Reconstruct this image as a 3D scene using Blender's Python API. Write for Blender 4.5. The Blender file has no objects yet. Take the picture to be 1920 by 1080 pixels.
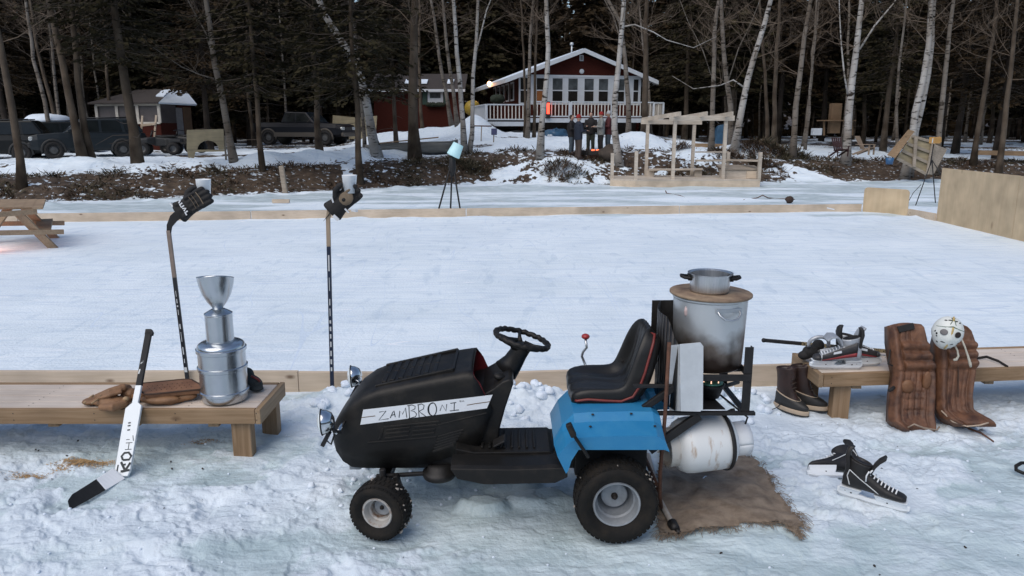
import bpy, math, random
import numpy as np
from mathutils import Vector, Matrix
R = math.radians
C = bpy.context.scene.collection
SC = bpy.context.scene
rnd = random.Random(7)

# ---------------------------------------------------------------- camera, sky, sun, exposure
CAM_H, PITCH, FPX = 2.10, R(12.1), 1400.0
cam_data = bpy.data.cameras.new('camera')
cam_data.sensor_width = 36.0
cam_data.lens = 36.0 * FPX / 1920.0
cam_data.clip_start, cam_data.clip_end = 0.05, 2000.0
cam = bpy.data.objects.new('camera', cam_data)
C.objects.link(cam)
cam.location = (0, 0, CAM_H)
cam.rotation_euler = (math.pi / 2 - PITCH, 0, 0)
SC.camera = cam

SUN_EL, SUN_ROT = R(52), R(215)
world = bpy.data.worlds.new('World')
SC.world = world
world.use_nodes = True
wn = world.node_tree
bg = wn.nodes['Background']
sky = wn.nodes.new('ShaderNodeTexSky')
sky.sky_type = 'NISHITA'
sky.sun_disc = False
sky.sun_elevation, sky.sun_rotation = SUN_EL, SUN_ROT
sky.air_density, sky.dust_density, sky.ozone_density = 1.0, 1.0, .3
wn.links.new(sky.outputs[0], bg.inputs[0])
bg.inputs[1].default_value = 0.10
sun_data = bpy.data.lights.new('sun', 'SUN')
sun_data.energy, sun_data.angle, sun_data.color = 1.45, R(60), (1.0, 0.92, 0.82)
sun = bpy.data.objects.new('sun', sun_data)
C.objects.link(sun)
sun.rotation_euler = Vector((math.sin(SUN_ROT) * math.cos(SUN_EL), math.cos(SUN_ROT) * math.cos(SUN_EL),
                             math.sin(SUN_EL))).to_track_quat('Z', 'Y').to_euler()
SC.view_settings.view_transform = 'Standard'
SC.view_settings.look = 'None'
SC.view_settings.exposure = 0.50
SC.view_settings.gamma = 1.0
try:
    SC.cycles.use_denoising = True
    SC.cycles.max_bounces = 6
    SC.cycles.diffuse_bounces = 3
    SC.cycles.glossy_bounces = 3
    SC.cycles.transparent_max_bounces = 8
except Exception:
    pass

# ---------------------------------------------------------------- measuring helpers (pixel of the 1920x1080 photo -> world)
CP, SP = math.cos(PITCH), math.sin(PITCH)
def ray(px, py):
    a, b = (px - 960.0) / FPX, (540.0 - py) / FPX
    return (a, CP + b * SP, -SP + b * CP)
def P(px, py, Y):
    d = ray(px, py); t = Y / d[1]
    return Vector((d[0] * t, Y, CAM_H + d[2] * t))
def G(px, py, z=0.0):
    d = ray(px, py); t = (z - CAM_H) / d[2]
    return Vector((d[0] * t, d[1] * t, z))

# ---------------------------------------------------------------- numpy noise
def _hash(ix, iy, s):
    h = (ix.astype(np.int64) * 374761393 + iy.astype(np.int64) * 668265263 + s * 974711) & 0x7fffffff
    h = (h ^ (h >> 13)) * 1274126177 & 0x7fffffff
    h = h ^ (h >> 16)
    return (h & 0xffff) / 65535.0
def vn(x, y, s=0):
    x = np.asarray(x, float); y = np.asarray(y, float)
    ix, iy = np.floor(x), np.floor(y)
    fx, fy = x - ix, y - iy
    fx = fx * fx * (3 - 2 * fx); fy = fy * fy * (3 - 2 * fy)
    a, b = _hash(ix, iy, s), _hash(ix + 1, iy, s)
    c, d = _hash(ix, iy + 1, s), _hash(ix + 1, iy + 1, s)
    return (a * (1 - fx) + b * fx) * (1 - fy) + (c * (1 - fx) + d * fx) * fy
def fbm(x, y, s=0, o=4):
    t, a, n = 0, 1.0, 0
    for k in range(o):
        t = t + a * vn(x * 2 ** k + 17.3 * k, y * 2 ** k - 9.1 * k, s + k); n += a; a *= .5
    return t / n
def sst(a, b, x):
    t = np.clip((np.asarray(x, float) - a) / (b - a), 0, 1)
    return t * t * (3 - 2 * t)

# ---------------------------------------------------------------- mesh builder
class MB:
    def __init__(s): s.v = []; s.f = []; s.sm = []
    def add(s, vs, fs, smooth=False):
        n = len(s.v)
        s.v += [tuple(v) for v in vs]
        s.f += [tuple(i + n for i in f) for f in fs]
        s.sm += [smooth] * len(fs)
        return s
    def box(s, c, size, rot=None):
        hx, hy, hz = size[0] / 2, size[1] / 2, size[2] / 2
        vs = [Vector((x, y, z)) for x in (-hx, hx) for y in (-hy, hy) for z in (-hz, hz)]
        if rot is not None:
            m = rot if isinstance(rot, Matrix) else Matrix.Rotation(rot, 3, 'Z')
            vs = [m @ v for v in vs]
        c = Vector(c)
        return s.add([v + c for v in vs], [(0, 1, 3, 2), (4, 6, 7, 5), (0, 4, 5, 1), (2, 3, 7, 6), (0, 2, 6, 4), (1, 5, 7, 3)])
    def bb(s, x0, x1, y0, y1, z0, z1):
        return s.box(((x0 + x1) / 2, (y0 + y1) / 2, (z0 + z1) / 2), (abs(x1 - x0), abs(y1 - y0), abs(z1 - z0)))
    def bar(s, p0, p1, w, h, up=(0, 0, 1)):
        p0, p1, up = Vector(p0), Vector(p1), Vector(up)
        d = (p1 - p0).normalized()
        if abs(d.dot(up)) > .98: up = Vector((0, 1, 0))
        sx = d.cross(up).normalized(); sz = sx.cross(d).normalized()
        m = Matrix((sx, d, sz)).transposed()
        return s.box((p0 + p1) / 2, (w, (p1 - p0).length, h), m)
    def tube(s, pts, r, n=8, cap=True, flat=1.0, closed=False, up=None):
        pts = [Vector(p) for p in pts]
        k = len(pts)
        rs = r if isinstance(r, (list, tuple)) else [r] * k
        vs = []; prev = None
        for i, p in enumerate(pts):
            if closed: t = pts[(i + 1) % k] - pts[i - 1]
            else: t = pts[min(i + 1, k - 1)] - pts[max(i - 1, 0)]
            t = t.normalized() if t.length > 1e-9 else Vector((0, 0, 1))
            if prev is None:
                a = Vector(up) if up else (Vector((0, 0, 1)) if abs(t.z) < .9 else Vector((1, 0, 0)))
                u = (a - t * a.dot(t)).normalized()
            else:
                u = prev - t * prev.dot(t)
                u = u.normalized() if u.length > 1e-6 else prev
            prev = u
            w = t.cross(u)
            for j in range(n):
                an = 2 * math.pi * j / n
                vs.append(p + u * math.cos(an) * rs[i] + w * math.sin(an) * rs[i] * flat)
        fs = []
        for i in range(k if closed else k - 1):
            a, b = i * n, ((i + 1) % k) * n
            for j in range(n):
                fs.append((a + j, a + (j + 1) % n, b + (j + 1) % n, b + j))
        if cap and not closed:
            fs.append(tuple(range(n - 1, -1, -1))); fs.append(tuple((k - 1) * n + j for j in range(n)))
        return s.add(vs, fs, True)
    def lathe(s, prof, o=(0, 0, 0), n=32, m=None, close=False, cap=True):
        o = Vector(o); vs = []; k = len(prof)
        for r, z in prof:
            for j in range(n):
                a = 2 * math.pi * j / n
                v = Vector((r * math.cos(a), r * math.sin(a), z))
                vs.append((m @ v if m is not None else v) + o)
        fs = []
        for i in range(k if close else k - 1):
            a, b = i * n, ((i + 1) % k) * n
            for j in range(n):
                fs.append((a + j, a + (j + 1) % n, b + (j + 1) % n, b + j))
        if not close and cap:
            if prof[0][0] > 1e-6: fs.append(tuple(range(n - 1, -1, -1)))
            if prof[-1][0] > 1e-6: fs.append(tuple((k - 1) * n + j for j in range(n)))
        return s.add(vs, fs, True)
    def loft(s, rings, closed=True, cap=True, smooth=True):
        n = len(rings[0]); vs = [v for r in rings for v in r]; fs = []
        for i in range(len(rings) - 1):
            a, b = i * n, (i + 1) * n
            for j in range(n if closed else n - 1):
                fs.append((a + j, a + (j + 1) % n, b + (j + 1) % n, b + j))
        if cap and closed:
            fs.append(tuple(range(n - 1, -1, -1))); fs.append(tuple((len(rings) - 1) * n + j for j in range(n)))
        return s.add(vs, fs, smooth)
    def prism(s, poly, off):                      # poly: world points, off: extrusion vector
        off = Vector(off); n = len(poly)
        vs = [Vector(p) for p in poly] + [Vector(p) + off for p in poly]
        fs = [tuple(range(n)), tuple(range(2 * n - 1, n - 1, -1))]
        fs += [(j, j + n, (j + 1) % n + n, (j + 1) % n) for j in range(n)]
        return s.add(vs, fs)
    def blob(s, c, r, n=8, m=5, rot=None, lump=0.0, seed=0):
        c = Vector(c); rr = r if isinstance(r, (list, tuple)) else (r, r, r)
        q = random.Random(seed); vs = []
        for i in range(m + 1):
            th = math.pi * i / m
            for j in range(n):
                a = 2 * math.pi * j / n
                k = 1 + lump * (q.random() - .5) * 2
                v = Vector((rr[0] * math.sin(th) * math.cos(a) * k, rr[1] * math.sin(th) * math.sin(a) * k, rr[2] * math.cos(th) * k))
                vs.append((rot @ v if rot is not None else v) + c)
        fs = [(i * n + j, (i + 1) * n + j, (i + 1) * n + (j + 1) % n, i * n + (j + 1) % n) for i in range(m) for j in range(n)]
        return s.add(vs, fs, True)
    def ribbon(s, pts, w, nrm):
        pts = [Vector(p) for p in pts]; nrm = Vector(nrm); vs = []
        for i, p in enumerate(pts):
            t = (pts[min(i + 1, len(pts) - 1)] - pts[max(i - 1, 0)]).normalized()
            d = t.cross(nrm).normalized() * w / 2
            vs += [p - d, p + d]
        return s.add(vs, [(2 * i, 2 * i + 1, 2 * i + 3, 2 * i + 2) for i in range(len(pts) - 1)])
    def build(s, name, mat, parent=None, bevel=0, sub=0, seg=2, solid=0, split=False):
        me = bpy.data.meshes.new(name)
        o = Vector((0, 0, 0)); q = parent
        while q is not None: o += q.location; q = q.parent
        me.from_pydata([(v[0] - o.x, v[1] - o.y, v[2] - o.z) for v in s.v], [], s.f)
        me.polygons.foreach_set('use_smooth', s.sm)
        me.materials.append(mat); me.validate(); me.update()
        ob = bpy.data.objects.new(name, me); C.objects.link(ob)
        if parent is not None: ob.parent = parent
        if solid:
            k = ob.modifiers.new('solid', 'SOLIDIFY'); k.thickness = solid; k.offset = 0
        if split:
            k = ob.modifiers.new('split', 'EDGE_SPLIT'); k.split_angle = R(28)
        if bevel:
            k = ob.modifiers.new('bevel', 'BEVEL'); k.width = bevel; k.segments = seg; k.limit_method = 'ANGLE'; k.angle_limit = R(40)
        if sub:
            k = ob.modifiers.new('sub', 'SUBSURF'); k.levels = sub; k.render_levels = sub
        return ob
def tag(o, label=None, cat=None, group=None, kind=None):
    if label: o['label'] = label
    if cat: o['category'] = cat
    if group: o['group'] = group
    if kind: o['kind'] = kind
    return o
def thing(name, label, cat, loc=(0, 0, 0), group=None):
    o = bpy.data.objects.new(name, None); C.objects.link(o)
    o.location = loc; o.empty_display_size = .1
    return tag(o, label, cat, group)
def dup(root, loc, rz, label=None, scale=None, tilt=(0, 0)):
    def cp(o, par):
        c = o.copy(); C.objects.link(c)
        if par is not None: c.parent = par
        for ch in list(o.children): cp(ch, c)
        return c
    r = cp(root, None)
    r.location = loc; r.rotation_euler = (tilt[0], tilt[1], rz)
    if scale: r.scale = scale if isinstance(scale, (tuple, list)) else (scale,) * 3
    if label: r['label'] = label
    return r

# ---------------------------------------------------------------- materials
MATS = {}
def mat(name, col, rough=.6, metal=0.0, var=.15, vscale=6.0, col2=None, bump=0.0, bscale=60.0, stretch=(1, 1, 1), spec=.5,
        emit=None, estr=0.0, thresh=None, coat=0.0, trans=0.0, alpha=1.0):
    m = bpy.data.materials.new(name); m.use_nodes = True
    nt = m.node_tree; N, L = nt.nodes, nt.links
    b = N['Principled BSDF']
    b.inputs['Roughness'].default_value = rough; b.inputs['Metallic'].default_value = metal
    b.inputs['Specular IOR Level'].default_value = spec
    b.inputs['Coat Weight'].default_value = coat
    b.inputs['Transmission Weight'].default_value = trans
    b.inputs['Alpha'].default_value = alpha
    tc = N.new('ShaderNodeTexCoord'); mp = N.new('ShaderNodeMapping'); mp.inputs['Scale'].default_value = stretch
    L.new(tc.outputs['Object'], mp.inputs[0])
    nz = N.new('ShaderNodeTexNoise'); nz.inputs['Scale'].default_value = vscale; nz.inputs['Detail'].default_value = 7
    nz.inputs['Roughness'].default_value = .62
    L.new(mp.outputs[0], nz.inputs[0])
    rp = N.new('ShaderNodeValToRGB'); e = rp.color_ramp.elements
    lo, hi = thresh or (.32, .68)
    e[0].position, e[1].position = lo, hi
    if col2 is None:
        e[0].color = tuple(c * (1 - var) for c in col) + (1,); e[1].color = tuple(min(1, c * (1 + var)) for c in col) + (1,)
    else:
        e[0].color = tuple(col) + (1,); e[1].color = tuple(col2) + (1,)
    L.new(nz.outputs[0], rp.inputs[0]); L.new(rp.outputs[0], b.inputs['Base Color'])
    rr = N.new('ShaderNodeMapRange'); rr.inputs['To Min'].default_value = max(0, rough - .08); rr.inputs['To Max'].default_value = min(1, rough + .08)
    L.new(nz.outputs[0], rr.inputs[0]); L.new(rr.outputs[0], b.inputs['Roughness'])
    if bump:
        n2 = N.new('ShaderNodeTexNoise'); n2.inputs['Scale'].default_value = bscale; n2.inputs['Detail'].default_value = 5
        L.new(mp.outputs[0], n2.inputs[0])
        bp = N.new('ShaderNodeBump'); bp.inputs['Strength'].default_value = bump; bp.inputs['Distance'].default_value = .01
        L.new(n2.outputs[0], bp.inputs['Height']); L.new(bp.outputs[0], b.inputs['Normal'])
    if emit:
        b.inputs['Emission Color'].default_value = tuple(emit) + (1,); b.inputs['Emission Strength'].default_value = estr
    MATS[name] = m
    return m
def wood(name, col, dark, axis=0, knots=True, scale=1.0, rough=.7):
    m = bpy.data.materials.new(name); m.use_nodes = True
    nt = m.node_tree; N, L = nt.nodes, nt.links; b = N['Principled BSDF']
    b.inputs['Roughness'].default_value = rough; b.inputs['Specular IOR Level'].default_value = .3
    tc = N.new('ShaderNodeTexCoord'); mp = N.new('ShaderNodeMapping')
    st = [22 * scale] * 3; st[axis] = 1.1 * scale
    mp.inputs['Scale'].default_value = st
    L.new(tc.outputs['Object'], mp.inputs[0])
    nz = N.new('ShaderNodeTexNoise'); nz.inputs['Scale'].default_value = 2.0; nz.inputs['Detail'].default_value = 6; nz.inputs['Distortion'].default_value = .6
    L.new(mp.outputs[0], nz.inputs[0])
    rp = N.new('ShaderNodeValToRGB'); e = rp.color_ramp.elements
    e[0].position, e[1].position = .3, .62
    e[0].color = tuple(dark) + (1,); e[1].color = tuple(col) + (1,)
    L.new(nz.outputs[0], rp.inputs[0])
    # board to board tone
    n3 = N.new('ShaderNodeTexNoise'); n3.inputs['Scale'].default_value = 2.2; n3.inputs['Detail'].default_value = 2
    L.new(tc.outputs['Object'], n3.inputs[0])
    mr = N.new('ShaderNodeMapRange'); mr.inputs['From Min'].default_value = .3; mr.inputs['From Max'].default_value = .7
    mr.inputs['To Min'].default_value = .78; mr.inputs['To Max'].default_value = 1.12
    L.new(n3.outputs[0], mr.inputs[0])
    mx = N.new('ShaderNodeMixRGB'); mx.blend_type = 'MULTIPLY'; mx.inputs[0].default_value = 1
    L.new(rp.outputs[0], mx.inputs[1]); L.new(mr.outputs[0], mx.inputs[2])
    out = mx.outputs[0]
    if knots:
        mk = N.new('ShaderNodeMapping'); s2 = [5.5 * scale] * 3; s2[axis] = 2.6 * scale
        mk.inputs['Scale'].default_value = s2; L.new(tc.outputs['Object'], mk.inputs[0])
        vo = N.new('ShaderNodeTexVoronoi'); vo.inputs['Scale'].default_value = 1.0
        L.new(mk.outputs[0], vo.inputs[0])
        kr = N.new('ShaderNodeValToRGB'); k = kr.color_ramp.elements
        k[0].position, k[1].position = .035, .13; k[0].color = (.16, .085, .05, 1); k[1].color = (1, 1, 1, 1)
        L.new(vo.outputs[0], kr.inputs[0])
        m2 = N.new('ShaderNodeMixRGB'); m2.blend_type = 'MULTIPLY'; m2.inputs[0].default_value = .8
        L.new(out, m2.inputs[1]); L.new(kr.outputs[0], m2.inputs[2]); out = m2.outputs[0]
    L.new(out, b.inputs['Base Color'])
    bp = N.new('ShaderNodeBump'); bp.inputs['Strength'].default_value = .25; bp.inputs['Distance'].default_value = .004
    L.new(nz.outputs[0], bp.inputs['Height']); L.new(bp.outputs[0], b.inputs['Normal'])
    MATS[name] = m
    return m

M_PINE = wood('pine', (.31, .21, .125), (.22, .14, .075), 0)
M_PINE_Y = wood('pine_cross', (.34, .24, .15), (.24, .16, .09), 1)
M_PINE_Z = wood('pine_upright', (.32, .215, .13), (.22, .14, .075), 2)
M_PINE_LT = wood('pine_pale', (.60, .49, .38), (.52, .42, .31), 0)
M_PLY = wood('plywood', (.54, .42, .275), (.50, .38, .245), 2, True, .4)
M_PLY_OLD = wood('old_plywood', (.32, .27, .17), (.24, .20, .13), 0, False, .5)
M_PALE = wood('weathered_pine', (.55, .48, .40), (.42, .36, .29), 0, False)
M_GREYWOOD = wood('grey_wood', (.34, .29, .23), (.22, .18, .14), 0, False)
M_BLACK = mat('black_paint', (.0085, .008, .0075), .46, 0, .5, 9, col2=(.030, .026, .021), thresh=(.48, .82), bump=.06, bscale=120, spec=.28)
M_BLACKP = mat('black_plastic', (.0085, .008, .0075), .5, 0, .4, 12, col2=(.030, .025, .020), thresh=(.50, .85), bump=.06, bscale=200, spec=.3)
M_VINYL = mat('black_vinyl', (.012, .0115, .011), .40, 0, .3, 8, bump=.08, bscale=220, spec=.35)
M_STEEL_BK = mat('black_steel', (.014, .013, .013), .55, .2, .4, 14, bump=.12, bscale=90)
M_RUBBER = mat('rubber', (.009, .0085, .008), .8, 0, .3, 14, col2=(.026, .021, .016), thresh=(.42, .75), bump=.2, bscale=80, spec=.25)
M_BLUE = mat('blue_paint', (.022, .195, .40), .38, 0, .14, 13, col2=(.04, .23, .42), thresh=(.45, .80), spec=.45, bump=.04, bscale=24)
M_RIM = mat('rim_paint', (.27, .29, .31), .5, .2, .2, 14, bump=.08)
M_RIMR = mat('rusty_rim', (.42, .41, .39), .55, .1, .3, 22, col2=(.20, .11, .06), thresh=(.52, .68), bump=.1)
M_RED = mat('red_piping', (.17, .025, .02), .5, 0, .2, 20)
M_REDIN = mat('dark_red_paint', (.13, .008, .012), .5, 0, .2, 8)
M_CHROME = mat('chrome', (.62, .64, .66), .16, 1.0, .08, 10)
M_STEEL = mat('brushed_steel', (.56, .57, .58), .3, .95, .12, 5, stretch=(30, 30, 1), bump=.03)
M_ALU = mat('dull_aluminium', (.50, .52, .54), .38, .85, .14, 5, bump=.05, bscale=40)
M_SILVER = mat('silver_paint', (.50, .53, .56), .24, .95, .1, 7, bump=.03, bscale=40)
M_GALV = mat('white_sheet_metal', (.60, .63, .65), .38, .25, .1, 9, bump=.08, bscale=14)
M_RUST = mat('rusty_pipe', (.11, .05, .03), .75, .2, .4, 25, bump=.2)
M_WHITE = mat('white_paint', (.74, .76, .78), .5, 0, .05, 5)
M_STICK_W = mat('white_stick', (.78, .82, .84), .4, 0, .04, 6)
M_GLASS = mat('lamp_glass', (.72, .78, .80), .08, .15, .05, 5, spec=.7)
# ---------------------------------------------------------------- the lake, the rink and the bank
SH_X = [-60, -30, -20, -14.3, -8.2, -4.9, -1.2, 3.7, 9.7, 16.2, 24, 60]
SH_Y = [17, 18, 19.3, 20.8, 23.9, 26.3, 28.6, 28.3, 28.8, 30.4, 31, 33]
BUMPS = [  # x, y, height, sx, sy : ploughed snow piles
    (-16.2, 25.5, .22, 1.0, .6), (-13.9, 25.6, .30, 1.3, .6), (-15.0, 25.8, .22, 1.0, .6), (-11.2, 26.2, .42, 1.0, .7), (-12.2, 25.2, .25, .7, .6),
    (-9.3, 28.5, .45, 1.1, .7), (-7.6, 29.4, .42, 1.0, .6), (-6.2, 30.4, .45, 1.0, .7), (-4.9, 31.5, .3, 1.0, .7), (-18.6, 25.2, .2, 1.4, .6),
    (5.6, 33.5, .75, 1.5, 1.2), (3.4, 36, .3, 2.0, 1.5), (-2.0, 41.0, 1.15, 1.1, 1.6), (-4.4, 42.0, .7, 1.8, 1.4), (-7.2, 43, .5, 1.6, 1.2), (-2.9, 38, .35, 1.6, 1.3),
    (8.5, 37, .25, 2.2, 1.6), (10.5, 33.6, .5, 1.8, 1.0), (12.5, 36, .35, 2, 1.2), (7.4, 31.2, .35, 1.2, .8), (2.2, 29.9, .25, 1.3, .6)]
RINK = (5.71, 18.0, -16.0, 10.4)          # near y, far y, left x, right x
def base_h(x, y):
    x = np.asarray(x, float); y = np.asarray(y, float)
    d = y - np.interp(x, SH_X, SH_Y) + 1.1 * (fbm(x * .6, y * .6, 5, 3) - .5)
    k = np.interp(x, [-25, -12, -4, 0, 6, 12, 20, 40], [.72, .74, .98, 1.38, 1.22, .85, .8, .8])
    z = k * (sst(0, 3.0, d) * .82 + sst(2, 6, d) * .18)
    z = z + np.interp(x, [-25, -10, -4, 1, 6, 12, 25], [.012, .022, .045, .05, .045, .03, .02]) * np.clip(d - 5, 0, 16)
    z = z + .16 * np.clip(y - 108, 0, 130)
    z = np.where(d > 0, z, 0)
    for bx, by, bh, sx, sy in BUMPS:
        z = z + bh * np.exp(-((x - bx) / sx) ** 2 - ((y - by) / sy) ** 2)
    return z
FLAT = [(-.69, 3.68, .16), (.535, 3.68, .16), (-.69, 4.4, .16), (.535, 4.4, .2), (-1.69, 4.6, .12), (-1.62, 4.95, .12), (2.38, 5.28, .12), (1.97, 5.2, .2), (2.28, 4.0, .25)]
def surface(x, y):
    x = np.asarray(x, float); y = np.asarray(y, float)
    z = base_h(x, y)
    d = y - np.interp(x, SH_X, SH_Y)
    near, far, xl, xr = RINK
    inr = (y > near) & (y < far) & (x < xr)
    camp = 1 - sst(near - .15, near + .05, y)
    camp = np.maximum(camp, sst(xr, xr + .3, x) * (1 - sst(far, far + .5, y)))
    # ---- trampled snow and ice of the foreground
    p = fbm(x * .9 + 3, y * 1.5, 11, 4) + .12 * (fbm(x * 5, y * 7, 12, 3) - .5)
    ice = sst(.43, .56, p)
    for cx, cy, sx, sy, a in [(-.1, 3.95, .55, .35, .9), (-3.0, 4.7, .8, .28, .9), (2.5, 3.55, .7, .35, .7), (.2, 3.35, .9, .12, .45), (-1.3, 3.45, .35, .12, .5), (-2.4, 3.4, .5, .14, .5), (.4, 4.2, .6, .5, .6), (1.55, 3.9, .5, .4, .4)]:
        ice = np.maximum(ice, a * np.exp(-((x - cx) / sx) ** 2 - ((y - cy) / sy) ** 2) * (.7 + .6 * fbm(x * 4, y * 4, 3, 3)))
    ice = np.clip(ice - .75 * np.exp(-((y - 5.15) / .6) ** 2), 0, 1)
    lump = fbm(x * 2.3, y * 3.0, 21, 4) - .5
    mid = 1 - np.abs(2 * fbm(x * 5.5, y * 7.5, 31, 4) - 1)
    fine = fbm(x * 17, y * 22, 41, 4) - .5
    crum = np.maximum(0, fbm(x * 12, y * 15, 51, 3) - .56)
    h = .070 * lump + (1 - .85 * ice) * (.020 * (mid - .72) + .013 * fine + .065 * crum) + ice * .006 * fine - ice * .010
    for cx, cy, sx, sy, a in [(-.16, 3.86, .16, .07, .06), (.17, 3.93, .22, .10, .055), (-.05, 4.15, .25, .10, .04), (-.35, 4.2, .12, .10, .06)]:
        h = h + a * sst(.25, .62, np.exp(-((x - cx) / sx) ** 2 - ((y - cy) / sy) ** 2) * (.55 + .9 * fbm(x * 9, y * 11, 62, 4)))
    fp = np.zeros_like(h); ci = np.nonzero((y > 2.9) & (y < 5.6) & (np.abs(x) < 3.8))[0]
    if len(ci):
        qf = np.random.RandomState(4); xc, yc = x[ci], y[ci]; fc = np.zeros(len(ci))
        for k in range(110):
            fx, fy, fa = qf.uniform(-3.4, 3.4), qf.uniform(3.1, 5.3), qf.uniform(-.9, .9) + (1.57 if k % 2 else 0)
            nr = np.nonzero((np.abs(xc - fx) < .25) & (np.abs(yc - fy) < .25))[0]
            if not len(nr): continue
            dx, dy = xc[nr] - fx, yc[nr] - fy
            u_ = dx * math.cos(fa) + dy * math.sin(fa); v_ = -dx * math.sin(fa) + dy * math.cos(fa)
            fc[nr] = np.maximum(fc[nr], np.exp(-((u_ / .155) ** 4 + (v_ / (.052 + .010 * np.sign(u_))) ** 2) ** 1.5))
        fp[ci] = fc
    h = h - .022 * fp * (1 - .7 * ice)
    step = sst(.50, .515, fbm(x * 3.1, y * 4.2, 61, 3)); h = h + .016 * (step - .5) * (1 - .6 * ice)
    # snow shovelled up against the near board
    ridge = np.exp(-((y - (near - .16)) / .30) ** 2) * np.interp(x, [-1.75, -1.45, .2, 1.8, 2.0, 2.3], [0, 1, 1, .8, .25, 0])
    lb = fbm(x * 3.4, y * 4, 71, 4)
    h = h + ridge * (.04 + .24 * np.maximum(0, lb - .34) + .10 * np.maximum(0, fbm(x * 11, y * 12, 72, 3) - .45))
    s2 = sst(.50, .53, fbm(x * 7.3, y * 9.1, 63, 3)) * sst(.40, .55, fbm(x * 1.6, y * 2.2, 64, 3)); s3 = sst(.54, .57, fbm(x * 16, y * 19, 65, 3)) * sst(.45, .6, fbm(x * 2.1, y * 2.6, 66, 3))
    h = h + (.011 * s2 + .006 * s3) * (1 - .75 * ice)
    ice = np.clip(ice + .55 * (1 - s2) * sst(.36, .5, p) * (1 - np.exp(-((y - 5.2) / .5) ** 2)) - .35 * s2, 0, 1)
    fl = 0
    for fx, fy, fs in FLAT: fl = np.maximum(fl, np.exp(-((x - fx) ** 2 + (y - fy) ** 2) / fs ** 2))
    h = h * (1 - fl) - .012 * fl
    # ---- rink
    rz = .012 * (fbm(x * 1.1, y * .9, 81, 3) - .5) + .006 * (fbm(x * 7, y * 11, 82, 3) - .5)
    edge = np.exp(-((y - (far - .15)) / .35) ** 2) + np.exp(-((x - (xr - .1)) / .3) ** 2) + .5 * np.exp(-((y - near) / .12) ** 2)
    rz = rz + np.clip(edge, 0, 1) * .16 * np.maximum(0, fbm(x * 1.3, y * 2, 83, 4) - .38)
    # ---- lake ice beyond the boards and the snowy bank
    lz = .03 * (fbm(x * .8, y * 1.4, 91, 4) - .5) + .05 * np.maximum(0, fbm(x * .5, y * 1.1, 92, 4) - .52) * 2
    lz = lz + .14 * np.exp(-((d + .6) / .7) ** 2) * np.maximum(0, fbm(x * .9, y * 1.2, 93, 3) - .5) * 3
    bz = .16 * (fbm(x * 1.5, y * 1.7, 95, 5) - .5) + .05 * (fbm(x * 6, y * 6, 96, 3) - .5)
    on = sst(-.2, .6, d)
    z = z + camp * h + np.where(inr, rz, 0) + (1 - camp) * np.where(inr, 0, lz * (1 - on)) + bz * on * np.where(inr, 0, 1)
    lake_ice = np.where((~inr) & (camp < .5), sst(.44, .6, fbm(x * .35, y * 1.6, 97, 4) + .10 * np.exp(-((d + 2.6) / 2.2) ** 2)) * (1 - on), 0)
    ice = np.where(camp > .5, ice, np.where(inr, .10 * sst(.5, .7, fbm(x * .8, y * 1.2, 84, 4)), lake_ice * .8))
    # ---- bare earth on the bank
    e = .45 * fbm(x * .55, y * .75, 101, 4) + .55 * fbm(x * 2.0, y * 2.6, 105, 4) + .05
    amt = np.interp(x, [-30, -12, -7, -1, 4, 8, 12, 14, 17.5, 20], [.60, .56, .56, .50, .50, .47, .47, .66, .86, .9])
    bank = on * (1 - sst(2.6, 4.6, d))
    dirt = bank * sst(-.03, .03, e - (1 - amt))
    dirt = np.maximum(dirt, on * sst(.60, .68, fbm(x * .4, y * .8, 102, 4)) * .8)
    for cx, cy, sx, sy in [(15.6, 31.4, 3.0, 1.6), (18.2, 32.0, 3.4, 2.2), (-12.5, 33.5, 3.5, .7), (-13, 41.5, 5, .9), (2.8, 31.2, 1.6, .4)]:
        dirt = np.maximum(dirt, .95 * sst(.35, .55, np.exp(-((x - cx) / sx) ** 2 - ((y - cy) / sy) ** 2) * (.6 + .8 * fbm(x, y, 103, 3))))
    for bx, by, bh, sx, sy in BUMPS:
        dirt = dirt * (1 - .9 * np.exp(-((x - bx) / sx) ** 2 - ((y - by) / sy) ** 2))
    forest = sst(46, 52, y + .25 * np.abs(x)) * on
    dirt = np.maximum(dirt, sst(90, 105, y))
    dirt = np.maximum(dirt, forest * sst(.40, .52, fbm(x * .3, y * .3, 104, 4)))
    return z, ice, dirt
def gz(x, y):
    return float(base_h(np.array([x]), np.array([y]))[0])
_GX, _GY = np.arange(-4.6, 4.6, .0125), np.arange(2.7, 6.2, .0125)
_GZ = None
def sz(x, y):
    global _GZ
    if -4.5 < x < 4.5 and 2.75 < y < 6.1:
        if _GZ is None:
            a, c = np.meshgrid(_GX, _GY); _GZ = surface(a.ravel(), c.ravel())[0].reshape(a.shape)
        i, j = (x + 4.6) / .0125, (y - 2.7) / .0125
        i0, j0 = int(i), int(j); u, v = i - i0, j - j0
        return float((_GZ[j0, i0] * (1 - u) + _GZ[j0, i0 + 1] * u) * (1 - v) + (_GZ[j0 + 1, i0] * (1 - u) + _GZ[j0 + 1, i0 + 1] * u) * v)
    return float(surface(np.array([x]), np.array([y]))[0][0])

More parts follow.
